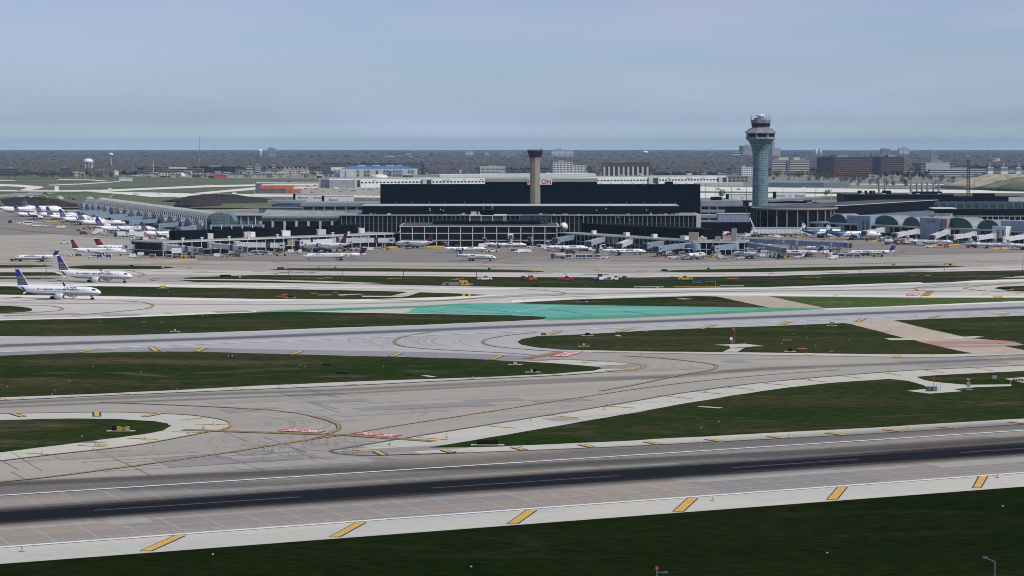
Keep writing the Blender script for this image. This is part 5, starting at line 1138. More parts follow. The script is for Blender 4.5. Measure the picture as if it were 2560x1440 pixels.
for a,c in ((2470,2483),(2503,2520),(2541,2553)): O('roof_house','small white box shaped roof house above the glazed hall '+{2470:'nearest the mast',2503:'in the middle',2541:'nearest the right edge'}[a],'roof house',a,a,c,449.5,418.5,0,m_w,m_gry,2,'ribbon',depth=10)
O('garage_building','small open decked garage with pale bands left of the old tower','parking garage',1194,1201,1263,436,417.5,14,m_pw,m_louv,5,'garage')
O('office_building','stepped white balconied office with dark glass core','office building',1374,1381,1466,435,414,14,m_pw,m_gl2,5,'grid')
O('roof_storey','upper stepped storeys of the white balconied office','office building',1376,1382,1432,438,406,14,m_pw,m_gl2,6,'grid')
O('hotel_block','wide hotel with tall pale piers under a dark brown top band','hotel',1505,1505,1625,439,407,0,mat('brown_band', (.09,.05,.05), .7),m_gl2,10,'fins',depth=30)
O('office_building','small white office with green glass end left of the glass tower','office building',1830,1854,1884,439,418.5,40,m_pw,m_gl2,4,'grid')
O('low_building','low tan building with dark openings left of the glass tower','building',1820,1820,1871,456,441.5,0,m_tan,m_gl2,2,'grid')
O('apartment_tower','tall pinkish tower far behind the glass tower on its left','apartment tower',1850,1858,1888,392,364.5,18,m_pink,m_gl2,10,'grid')
O('low_building','small pale domed block far left of the glass tower','building',1831,1831,1851,394,381,0,m_crm,m_gl2,2,'ribbon')
O('apartment_tower','pale pink windowless block far behind the glass tower on its right','apartment tower',1922,1931,1952,392,371,18,m_pink,m_gl2,1,'plain')
O('apartment_tower','hazy brown tower on the horizon above the brown offices','apartment tower',2202,2205,2226,389,372,18,m_pink,m_gl2,6,'ribbon')
O('apartment_tower','white hazy tower block on the horizon above the stacks','apartment tower',2246,2248,2274,389,370,14,m_pw,m_gl2,7,'grid')
O('apartment_tower','dark hazy tower block on the horizon right of the white water tank','apartment tower',668,669,689,395,371,10,m_pink,m_gl2,8,'grid')
for a,c,ty,lb,mm in ((1162,1185,379.5,'pale far apartment block left of the old tower, wider of two',m_crm),(1210,1221,380,'pale far apartment block left of the old tower, narrower of two',m_crm),(1245,1296,380,'wide pink far apartment block just left of the old tower',m_pink),(1377,1434,375,'wide pale far apartment block right of the old tower',m_pw)):
    O('apartment_block',lb,'apartment block',a,a+2,c,394,ty,10,mm,m_gl2,6,'grid')
O('office_building','dark low office block among bare trees at the left edge','office building',-6,-2,44,440,422,8,m_slate,m_gl2,4,'ribbon')
O('office_building','dark small office tower left of the big water tower','office building',148,151,174,443,421,14,m_slate,m_gl2,5,'ribbon')
O('dark_office','long black low office with stepped top beyond the airfield','office building',503,508,587,430,419,6,m_dk,m_gl2,2,'ribbon')
O('low_building','long pale low building with a beige roof box','building',358,358,508,432,422.5,0,m_tan,m_gl2,2,'ribbon',gl=m_crm)
O('motel','cream low motel beside the big water tower','motel',180,182,211,443,432,10,m_crm,m_gl2,3,'grid')
O('motel','brown brick block right of the big water tower legs','motel',219,222,277,441,427,8,mat('grey_brown_brick', (.2,.15,.13), .85),m_gl2,4,'grid')
O('motel','cream end block with plain gable right of the brown brick block','motel',277,285,296,441,428,30,m_crm,m_gl2,3,'plain')
O('shed','small white vaulted shed on the far grass','shed',298,298,329,453,445.5,0,m_w,m_gry,1,'plain',depth=10)
O('store','red fronted low store among the far houses','store',529,529,566,445,438,0,mat('red_store', (.45,.06,.04), .7),m_gl2,1,'plain',depth=14)
O('hut','small white equipment hut on the far grass at left','hut',135,137,146,476.5,467.5,20,m_w,m_gry,1,'plain')
def housing(name,label,a,c,by,ty,gab,wall,roofm):
    B=Bd(name,label,'houses' if gab>3 else 'house',a,c,by); H=B.Z(ty); L=B.L; n=gab; w_=L/n
    for i in range(n):
        B.box('wall', i*w_, (i+1)*w_-.3, (i%2)*3, 16, 0, H*.62, wall if i%3 else m_crm)
        b=MB(); b.mat(roofm); yo=(i%2)*3
        b.yprism([(i*w_-.4,H*.62),((i+1)*w_+.1,H*.62),((i+.5)*w_,H)],yo-.4,16.3); b.build('roof',B.r)
        b=MB(); b.mat(m_gl2)
        for q in (.2,.6):
            for z in (.12,.4): b.box(((i+q)*w_,yo-.15,H*z),((i+q+.18)*w_,yo+.05,H*(z+.13)))
        b.build('window',B.r)
housing('gabled_hotel','cream gabled hotel with grey roofs beyond the orange hall',706,771,438,417,6,m_crm,m_wg)
housing('gabled_hotel','brown roofed gabled block left of the cream gabled hotel',668,706,437,420,4,m_tan,mat('brown_shingle', (.17,.14,.13), .9))
ho=0
for a,c,mm in ((571,600,m_crm),(600,626,m_pink),(628,655,m_crm),(656,682,m_tan),(684,711,m_crm),(752,772,m_tan),(430,452,m_pink),(470,500,m_brk)):
    housing('row_house','%s row of gabled houses %s'%(('cream','pinkish','cream and brown','tan','cream twin gabled','small tan','small pinkish','brick red')[ho],('at the left end of the far housing','second from the left of the far housing','in the middle of the far housing','right of the middle of the far housing','at the right end of the far housing','below the cream gabled hotel','beside the round white hall','right of the round white hall')[ho]),a,c,444,432.5,3,mm,MATS['brown_shingle']); ho+=1
for a,c,ty,lb in ((615,633,418,'white roofed'),(636,653,413,'white slender towered'),(664,668,419,'tiny white chimney like'),(680,688,414,'white twin fingered')):
    O('low_building','%s block behind the far housing'%lb,'building',a,a+1,c,434,ty,8,m_pw,m_gl2,4,'ribbon')
def watertower(label,px,by,kind):
    mq=CAM_H/(by-HOR); t=empty('water_tower',P(px,by)); tag(t,label,'water tower'); h=lambda y: HZ(by,y)
    b=MB(); b.smooth=True; b.mat(m_w)
    if kind=='legs':
        b.lathe([(3*mq,h(409.5)),(11*mq,h(408)),(13*mq,h(405)),(13*mq,h(403)),(11.5*mq,h(399.5)),(7*mq,h(396.8)),(.3,h(396))],n=24); b.build('tank',t)
        for i in range(8):
            a=i*math.pi/4+.3; b=MB(); b.mat(m_w).tube((11*mq*math.cos(a),11*mq*math.sin(a),0),(11*mq*math.cos(a),11*mq*math.sin(a),h(407)),.9*mq); b.build('leg',t)
        b=MB(); b.mat(m_pw).tube((0,0,0),(0,0,h(409)),1.6*mq); b.build('riser',t)
    elif kind=='ball':
        b.lathe([(1*mq,h(391.5)),(3.2*mq,h(390)),(6*mq,h(387)),(6*mq,h(385.5)),(3.5*mq,h(383)),(.3,h(381.8))],n=20); b.build('tank',t)
        b=MB(); b.mat(m_pw).tube((0,0,0),(0,0,h(391)),1.0*mq,.8*mq,10); b.build('stem',t)
    elif kind=='cup':
        b.lathe([(4.6*mq,0),(4.2*mq,h(382)),(5.6*mq,h(379)),(5.6*mq,h(375)),(4*mq,h(373.4)),(.2,h(373))],n=20); b.build('tank',t)
        b=MB(); b.mat(m_gry).lathe([(5.7*mq,h(379)),(5.7*mq,h(378.4))],n=20); b.build('band',t)
    elif kind=='sphere':
        b.lathe([(1.5*mq,h(385)),(6*mq,h(383.5)),(7.8*mq,h(381.5)),(7.3*mq,h(379)),(4*mq,h(377.3)),(.2,h(376.6))],n=20); b.build('tank',t)
        b=MB(); b.mat(m_pw).tube((0,0,0),(0,0,h(384.5)),1.0*mq,n=8); b.build('stem',t)
    elif kind=='small':
        b.lathe([(.8*mq,h(372.5)),(3.5*mq,h(371.5)),(3.5*mq,h(369.5)),(.2,h(368.6))],n=16); b.build('tank',t)
        b=MB(); b.mat(m_pw).tube((0,0,0),(0,0,h(372)),.5*mq,n=8); b.build('stem',t)
    else:
        top=kind; b.lathe([(4*mq,0),(4*mq,h(top+1)),(3*mq,h(top)),(.2,h(top))],n=20); b.build('tank',t)
        b=MB(); b.mat(m_gry).lathe([(4.15*mq,h(top+4)),(4.15*mq,h(top+2.6))],n=20); b.build('band',t)
watertower('big white water tower on eight legs at far left',221,429,'legs'); watertower('white ball water tower on a thin stem at far left',278,420,'ball')
watertower('white water tank shaped like a cup on the horizon',650.5,397,'cup'); watertower('white flattened sphere water tower on the horizon right of the hotel sign',1613.5,396,'sphere')
watertower('tiny pale water tower on the skyline left of the glass tower',1775,391,'small')
watertower('grey white cylindrical tank, shorter of the pair on the horizon',2040,391,371.5); watertower('white legged water tank, taller of the pair on the horizon',2050.5,391,368.5)
def mast(px, by, ty, r, label, top=None, m_=m_steel, name='mast', cat='mast', group=None):
    t=empty(name,P(px,by)); tag(t,label,cat,group); h=HZ(by,ty); b=MB(); b.mat(m_).tube((0,0,0),(0,0,h),r,r*.5); b.build('pole',t); 
    b=MB(); b.mat(m_w if top!='dark' else m_dk)
    if top=='head': b.box((-2.2,-.5,h-1),(2.2,.5,h+.2))
    elif top=='panel': b.box((-3,-.4,h-2),(3,.4,h+4))
    else: b.box((-r*1.3,-r*1.3,h),(r*1.3,r*1.3,h+r*2))
    b.build('head',t); return t
mast(499,417,340,1.1,'very tall thin radio mast on the skyline at left',m_=m_gry); mast(142.5,474,452,.35,'thin white mast standing on the far equipment hut'); mast(384,432,405,1.0,'white flagpole like mast beyond the far airfield at left',m_=m_w)
t=mast(1646,440,428,.9,'dark twin sided billboard on a pole behind the cargo building',name='billboard',cat='billboard',m_=m_dk); h=HZ(440,426); b=MB(); b.mat(m_slate).box((-5*.9,-1,h),(5*.9,1,HZ(440,408))); b.mat(m_brk).box((-5*.9,-1.2,h+1),(-1,-1,HZ(440,409))); b.build('panel',t)
t=mast(2404,430,420,.9,'dark billboard on a post beside the lattice mast',name='billboard',cat='billboard',m_=m_dk); h=HZ(430,411); b=MB(); b.mat(m_slate).box((-5.5*1.0,-1,h),(5.5*1.0,1,HZ(430,401))); b.build('panel',t)
t=mast(2491,420,405,1.0,'white and red roadside sign on a tall pole at far right',name='roadside_sign',cat='sign'); h=HZ(420,402.5); b=MB(); b.mat(m_w).box((-11,-1,h),(11,1,h+7.5)); b.mat(m_red).box((-5,-1.2,h+1.5),(1,-1,h+6)); b.mat(m_navy).box((-10,-1.2,h+2),(-6,-1,h+6)); b.build('panel',t)
t=mast(1151,441,432,.6,'white roadside sign on a pole behind the cargo building',name='roadside_sign',cat='sign'); h=HZ(441,432); b=MB(); b.mat(m_w).box((-2.4,-.5,h),(2.4,.5,HZ(441,425))); b.mat(m_navy).box((-1.2,-.6,h+2),(1.2,-.5,h+4.5)); b.build('panel',t)
# bridge over the road
B=Bd('road_bridge','grey road bridge with dark span on the far left','bridge',236,282,446); B.box('deck',0,B.L,0,9,B.Z(440),B.Z(437.5),m_gry); 
for q in (.05,.45,.9): B.box('pier',B.L*q,B.L*q+1.6,1,8,0,B.Z(440),m_gry)
B=Bd('road_embankment','grassy road embankment carrying the far road at left','embankment',282,460,446)
b=MB(); b.mat(g_far).add([(0,0,0),(B.L,-30,0),(B.L,0,0),(0,12,0),(0,4,B.Z(438)),(B.L*.95,-10,.4),(B.L*.95,-4,.4),(0,10,B.Z(438))],[(0,1,5,4),(1,2,6,5),(2,3,7,6),(3,0,4,7),(4,5,6,7)]); b.build('slope',B.r)
def where(px):
    for x,w in ((60,'left edge dark office'),(150,'small dark office tower'),(215,'cream motel'),(300,'big water tower'),(380,'white shed'),(470,'round white hall'),(600,'long black low office'),(900,'blue roofed hall'),(1120,'right end of the blue roofed hall'),(1280,'decked garage'),(1420,'old control tower'),(1700,'brown topped hotel'),(1800,'twin sided billboard'),(1900,'green ended office'),(1975,'left striped hotel block'),(2060,'right striped hotel block'),(2130,'left half of the large brown office'),(2190,'right half of the large brown office'),(2270,'narrower brown office'),(2330,'orange roofed low building'),(2700,'long pale office by the mast')):
        if px<x: return w
# scattered far town blocks
rs=random.Random(11)
for i in range(150):
    px=rs.uniform(340,830) if i>=100 else rs.choice([rs.uniform(0,840),rs.uniform(960,1500),rs.uniform(1500,1840),rs.uniform(2030,2560),rs.uniform(960,1080)]); by=rs.uniform(384,402) if i<46 else rs.uniform(432,446)
    w_=rs.uniform(4,16)*(1 if by<410 else 1.2); mq=CAM_H/(by-HOR); th=rs.uniform(-20,20)
    hgt=rs.uniform(7,13) if by<410 else rs.uniform(4,7)
    t=empty('far_building',P(px,by),rad(th)); mm=rs.choice([m_w,m_pw,m_crm,m_pink,m_pw,m_brk]); W_=w_*mq
    tag(t,'%s building '%{id(m_w):'bright white',id(m_pw):'pale',id(m_crm):'cream',id(m_pink):'pinkish',id(m_brk):'brick red'}[id(mm)]+('near' if by>420 else 'beyond')+' the '+where(px),'building','far buildings among the trees')
    b=MB(); b.mat(mm).box((-W_/2,0,0),(W_/2,W_*.4,hgt)); b.build('wall',t)
    b=MB(); b.mat(m_gl2).box((-W_*.46,-.5,hgt*.45),(W_*.46,.2,hgt*.65)); b.build('window_band',t)
    b=MB(); b.mat(m_w).box((-W_*.52,-.4,hgt),(W_*.52,W_*.4,hgt+.8)); b.build('roof',t)
# ================================================================= TREES
def treemat(name, stops):
    m=bpy.data.materials.new(name); m.use_nodes=True; nt=m.node_tree; L=nt.links.new; bs=nt.nodes['Principled BSDF']; bs.inputs['Roughness'].default_value=.95; bs.inputs['Specular IOR Level'].default_value=.05
    g=nd(nt,'ShaderNodeNewGeometry'); cr=nd(nt,'ShaderNodeValToRGB'); cr.color_ramp.interpolation='LINEAR'
    n=nd(nt,'ShaderNodeTexNoise'); n.inputs['Scale'].default_value=.0022; n.inputs['Detail'].default_value=3; L(g.outputs['Position'],n.inputs[0])
    a=nd(nt,'ShaderNodeMath'); a.operation='MULTIPLY_ADD'; a.inputs[1].default_value=.55; L(g.outputs['Random Per Island'],a.inputs[0])
    r=nd(nt,'ShaderNodeMapRange'); r.inputs[1].default_value=.35; r.inputs[2].default_value=.65; r.inputs[3].default_value=0; r.inputs[4].default_value=.45; L(n.outputs[0],r.inputs[0]); L(r.outputs[0],a.inputs[2])
    L(a.outputs[0],cr.inputs[0]); e=cr.color_ramp.elements
    e[0].position=stops[0][0]; e[0].color=(*stops[0][1],1); e[1].position=stops[-1][0]; e[1].color=(*stops[-1][1],1)
    for p,c in stops[1:-1]: k=e.new(p); k.color=(*c,1)
    L(cr.outputs[0],bs.inputs['Base Color']); MATS[name]=m; return m
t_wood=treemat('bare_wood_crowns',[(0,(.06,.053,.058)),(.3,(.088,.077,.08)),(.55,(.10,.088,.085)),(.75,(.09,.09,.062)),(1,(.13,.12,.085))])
rng=np.random.default_rng(5)
bmx=bmesh.new(); bmesh.ops.create_icosphere(bmx,subdivisions=2,radius=1); iv=np.array([v.co[:] for v in bmx.verts]); ifc=np.array([[v.index for v in f.verts] for f in bmx.faces]); bmx.free()
bmx=bmesh.new(); bmesh.ops.create_icosphere(bmx,subdivisions=1,radius=1); iv1=np.array([v.co[:] for v in bmx.verts]); if1=np.array([[v.index for v in f.verts] for f in bmx.faces]); bmx.free()
def crowns(name, centers, radii, heights, V_, F_, m, kind='stuff', base=.12):
    n=len(centers); k=len(V_); jit=rng.uniform(.7,1.2,(n,k,1)); v=V_[None]*jit; v=v*np.stack([radii,radii,heights*.5],1)[:,None,:]; v[:,:,2]+= (heights*.55)[:,None]; v[:,:,:2]+=centers[:,None,:]
    v[:,:,2]=np.maximum(v[:,:,2], base*1.0)
    f=(F_[None]+ (np.arange(n)*k)[:,None,None]).reshape(-1,3)
    me=bpy.data.meshes.new(name); me.vertices.add(n*k); me.vertices.foreach_set('co',v.reshape(-1)); me.loops.add(f.size); me.loops.foreach_set('vertex_index',f.reshape(-1).astype(np.int32))
    me.polygons.add(len(f)); me.polygons.foreach_set('loop_start',np.arange(0,f.size,3,dtype=np.int32)); me.polygons.foreach_set('loop_total',np.full(len(f),3,dtype=np.int32)); me.update(); me.validate(); me.materials.append(m)
    o=bpy.data.objects.new(name,me); COL.objects.link(o); o['kind']=kind; return o
# near belts individually dense, far belts in wide clumps; sampled evenly in angle so that every depth is filled
N1=36000
yy=rng.uniform(377.3,438,N1); D=66*5900/(yy-366); D=np.minimum(D,34000); xx=rng.uniform(-.27,.27,N1)*D
keep=np.ones(N1,bool)
# leave the built-up pockets open
def pocket(x0,x1,y0,y1):
    global keep
    pxs=xx/D*5900+1280; keep &= ~((pxs>x0)&(pxs<x1)&(yy>y0)&(yy<y1))
pocket(800,1060,412,440); pocket(480,800,422,440); pocket(1180,1480,424,440); pocket(1490,1640,428,440); pocket(1900,2280,428,440); pocket(2280,2560,420,440); pocket(340,520,424,440); pocket(1810,1900,425,440)
pocket(960,1080,385,391); pocket(1900,1990,384,390)
c=np.stack([xx,D],1)[keep]
rr=(D*.0007+rng.uniform(2.5,7,N1))[keep]; pt=np.sin(c[:,0]*.004+np.sin(c[:,1]*.0011)*3)*np.sin(c[:,1]*.0016+c[:,0]*.0013); hh_=(rng.uniform(6.5,10.5,N1)+np.clip(D*.00012,0,3))[keep]*(1+np.where(D[keep]>13000,.7,.28)*pt)
far=D[keep]>9000
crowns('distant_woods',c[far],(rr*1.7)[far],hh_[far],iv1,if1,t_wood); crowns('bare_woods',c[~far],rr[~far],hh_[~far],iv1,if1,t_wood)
# individual trees along the airport boundary
def tree_mesh(seed, kind):
    r_=random.Random(seed); b=MB()
    H=r_.uniform(9,13)
    b.mat(mat('bark', (.06,.05,.045), .9)); b.tube((0,0,0),(0,0,H*.5),.28,.16,5)
    for i in range(6):
        a=r_.uniform(0,6.28); z=H*r_.uniform(.3,.5); b.tube((0,0,z),(math.cos(a)*H*.25,math.sin(a)*H*.25,z+H*.3),.12,.04,4)
    tr=b
    c=MB()
    for i in range(260 if kind!='bare' else 330):
        while True:
            p=Vector((r_.uniform(-1,1),r_.uniform(-1,1),r_.uniform(-1,1)))
            if p.length<1 and noise.noise(p*2.2+Vector((seed,0,0)))>-.25: break
        p=Vector((p.x*H*.36,p.y*H*.36,H*.62+p.z*H*.38)); s=r_.uniform(.35,.85) if kind!='bare' else r_.uniform(.15,.45)
        n_=Vector((r_.uniform(-1,1),r_.uniform(-1,1),r_.uniform(-.3,1))).normalized(); u=n_.orthogonal().normalized(); w=n_.cross(u)
        c.add([p+u*s,p+w*s*.8,p-u*s,p-w*s*.7],[(0,1,2,3)])
    return tr,c,H
t_cols={'bare':treemat('bare_twigs',[(0,(.06,.048,.045)),(.6,(.11,.085,.075)),(1,(.13,.11,.08))]),'green':treemat('young_leaves',[(0,(.05,.075,.025)),(.5,(.10,.12,.04)),(1,(.16,.16,.06))]),'dark':treemat('conifer_needles',[(0,(.018,.03,.02)),(1,(.04,.055,.035))])}
protos=[]
for sd_,kd in ((1,'bare'),(2,'green'),(3,'bare'),(4,'dark'),(5,'bare'),(6,'green')):
    a,c,H=tree_mesh(sd_,kd); r_=empty({'bare':'bare_tree','green':'budding_tree','dark':'pine_tree'}[kd]); tr=a.build('trunk',r_); cr=c.build('crown',r_,t_cols[kd]); protos.append((r_,kd,tree_of(r_)))
lab={'bare':'bare brown tree in the belt beyond the airfield','green':'pale green budding tree in the belt beyond the airfield','dark':'dark evergreen tree in the belt beyond the airfield'}
spots=[]
rt=random.Random(3)
def belt(x0,x1,y0,y1,n,kinds):
    for i in range(n): spots.append((rt.uniform(x0,x1),rt.uniform(y0,y1),rt.choice(kinds)))
belt(-10,290,439,447,52,[0,2,4,0,2,1]); belt(296,430,433,440,14,[0,2,3]); belt(1920,2060,440,447,30,[1,5,0,2]); belt(2060,2190,445,449,22,[0,1,2,4]); belt(2190,2330,437,447,34,[3,1,5,3]); belt(770,830,434,446,14,[0,2,4]); belt(1270,1380,432,439,14,[0,1,2]); belt(1630,1830,432,440,24,[0,2,4,3]); belt(1040,1190,432,440,22,[0,2,5]); belt(2330,2560,446,452,14,[0,2,4]); belt(1890,2420,449,456,34,[0,2,4,1]); belt(2140,2400,457,468,22,[0,2,4]); belt(2000,2140,441,446,16,[0,1,2,5]); belt(2100,2200,452,462,16,[0,2,4]); belt(480,560,431,436,8,[0,3]); belt(1800,1830,490,496,3,[1,0]);belt(2060,2085,490,496,3,[0,1])
used=set()
for i,(px,py,k) in enumerate(spots):
    r_,kd,tt=protos[k]
    o=r_ if k not in used else copy_tree(tt); used.add(k)
    o.location=P(px,py); s=rt.uniform(.75,1.25)*(1.0 if py<470 else .7); o.scale=(s*rt.uniform(.9,1.3),s*rt.uniform(.9,1.3),s); o.rotation_euler=(0,0,rt.uniform(0,6.28)); tag(o,lab[kd].replace('in the belt beyond the airfield','standing by the '+where(px)),'tree',{'bare':'bare trees beyond the airfield','green':'budding trees beyond the airfield','dark':'evergreen trees beyond the airfield'}[kd])
# ================================================================= AIRCRAFT
m_tyre = mat('tyre', (.015,.015,.016), .8); m_acw = mat('aircraft_white', (.80,.80,.82), .32, var=.04, vscale=.5); m_acg = mat('aircraft_grey', (.42,.43,.46), .4, var=.1, vscale=.5)
m_win = mat('aircraft_window', (.03,.035,.05), .2); m_int = mat('engine_intake', (.03,.03,.035), .5); m_ttl = mat('title_blue', (.03,.045,.13), .5); m_silver = mat('aircraft_silver', (.56,.58,.61), .3, metal=.2, var=.06, vscale=.5)
def nodemat(name, fn, rough=.35):
    m=bpy.data.materials.new(name); m.use_nodes=True; nt=m.node_tree; L=nt.links.new; bs=nt.nodes['Principled BSDF']; bs.inputs['Roughness'].default_value=rough
    tcn=nd(nt,'ShaderNodeTexCoord'); s=nd(nt,'ShaderNodeSeparateXYZ'); L(tcn.outputs['Object'],s.inputs[0])
    def mth(op,p,q=None,r=None):
        n=nd(nt,'ShaderNodeMath'); n.operation=op
        for i,v in enumerate((p,q,r)):
            if v is None: continue
            if isinstance(v,(int,float)): n.inputs[i].default_value=v
            else: L(v,n.inputs[i])
        return n.outputs[0]
    def mixc(f,a,b):
        x=nd(nt,'ShaderNodeMix'); x.data_type='RGBA'
        for i,v in ((6,a),(7,b)):
            if isinstance(v,tuple): x.inputs[i].default_value=(*v,1)
            else: L(v,x.inputs[i])
        if isinstance(f,(int,float)): x.inputs[0].default_value=f
        else: L(f,x.inputs[0])
        return x.outputs[2]
    L(fn(s.outputs[0],s.outputs[2],mth,mixc),bs.inputs['Base Color']); MATS[name]=m; return m
def globe(cx,cz,R,lc=(.42,.29,.19)):
    def f(x,z,m,mix):
        px=m('DIVIDE',m('SUBTRACT',x,cx),R); pz=m('DIVIDE',m('SUBTRACT',z,cz),R)
        r2=m('ADD',m('MULTIPLY',px,px),m('MULTIPLY',pz,pz)); inside=m('LESS_THAN',r2,1.0)
        u=m('DIVIDE',px,m('SQRT',m('MAXIMUM',m('SUBTRACT',1.02,m('MULTIPLY',pz,pz)),.02)))
        l1=m('LESS_THAN',m('ABSOLUTE',m('SUBTRACT',m('FRACT',m('MULTIPLY',u,3.2)),.5)),.085); l2=m('LESS_THAN',m('ABSOLUTE',m('SUBTRACT',m('FRACT',m('MULTIPLY',pz,3.2)),.5)),.085)
        ring=m('MULTIPLY',m('GREATER_THAN',r2,.88),inside); ln=m('MULTIPLY',m('MAXIMUM',m('MAXIMUM',l1,l2),ring),inside)
        return mix(ln,mix(inside,(.008,.04,.27),(.03,.03,.13)),lc)
    return f
def delta_fin(z0,z1,x0):
    def f(x,z,m,mix):
        t=m('DIVIDE',m('SUBTRACT',z,z0),z1-z0); s=m('ADD',t,m('MULTIPLY',m('SUBTRACT',x,x0),.05))
        red=m('MULTIPLY',m('GREATER_THAN',s,.30),m('LESS_THAN',t,.74)); dk=m('LESS_THAN',m('ABSOLUTE',m('SUBTRACT',m('ADD',s,m('MULTIPLY',x,.06)),m('MULTIPLY',t,.55))),.1)
        return mix(red,(.012,.018,.11),mix(dk,(.24,.008,.02),(.09,.006,.025)))
    return f
def us_fin(z0,z1):
    def f(x,z,m,mix):
        t=m('FRACT',m('ADD',m('MULTIPLY',m('DIVIDE',m('SUBTRACT',z,z0),z1-z0),4.5),m('MULTIPLY',x,.12))); hi=m('GREATER_THAN',z,z0+(z1-z0)*.62)
        return mix(m('GREATER_THAN',t,.52),(.60,.62,.66),mix(hi,(.03,.04,.14),(.33,.02,.03)))
    return f
def body_mat(name, up, lo, zs, tail=None, x0=0, x1=1):
    def f(x,z,m,mix):
        c=mix(m('LESS_THAN',z,zs),up,lo)
        if tail:
            g=m('DIVIDE',m('SUBTRACT',m('ADD',x,m('MULTIPLY',z,-1.6)),x0),x1-x0)
            c=mix(m('GREATER_THAN',g,1.0),mix(m('GREATER_THAN',g,.55),tail[0],tail[1]),c)
        return c
    return nodemat(name,f)
def airfoil(b, p0, p1, c0, c1, th, vertical=False):
    """tapered surface between root leading edge p0 and tip leading edge p1, chord runs to -x"""
    prof=[(0,0),(.12,.5),(.4,.5),(1,.03),(.4,-.5),(.12,-.5)]
    rings=[]
    for p,c,t in ((p0,c0,th),(p1,c1,th*c1/c0*.8)):
        rings.append([(p[0]-u*c, p[1]+(w*t if vertical else 0), p[2]+(0 if vertical else w*t)) for u,w in prof])
    b.rings(rings); return b
SPEC = dict(  # length, radius, axis height, fin top, wing root x from nose share, half span, root chord, tip chord, sweep, engines
 b737=dict(r=1.95,zc=3.55,ft=12.4,w=.40,hs=16.8,rc=7.2,tc=1.6,sw=9.5,eng='wing',ed=.155,er=1.15,T=0),
 b757=dict(r=1.95,zc=4.2,ft=13.5,w=.38,hs=18.5,rc=8.0,tc=1.8,sw=10,eng='wing',ed=.15,er=1.45,T=0),
 b777=dict(r=3.1,zc=5.9,ft=18.6,w=.36,hs=30,rc=13,tc=2.2,sw=19,eng='wing',ed=.15,er=1.9,T=0),
 e170=dict(r=1.6,zc=3.05,ft=9.8,w=.40,hs=12.8,rc=5.2,tc=1.3,sw=6.6,eng='wing',ed=.17,er=.85,T=0),
 a320=dict(r=2.0,zc=3.9,ft=11.9,w=.40,hs=17,rc=7.0,tc=1.6,sw=8.8,eng='wing',ed=.155,er=1.3,T=0),
 crj=dict(r=1.36,zc=2.35,ft=6.6,w=.48,hs=10.6,rc=4.6,tc=1.1,sw=5.8,eng='rear',er=.72,T=1),
 crj9=dict(r=1.38,zc=2.4,ft=7.4,w=.50,hs=11.8,rc=5.0,tc=1.1,sw=6.6,eng='rear',er=.80,T=1),
 erj=dict(r=1.16,zc=2.1,ft=6.6,w=.52,hs=10.0,rc=4.3,tc=1.1,sw=4.6,eng='rear',er=.70,T=1),
 md=dict(r=1.75,zc=2.9,ft=9.0,w=.52,hs=15,rc=6.2,tc=1.4,sw=8.0,eng='rear',er=.95,T=1))
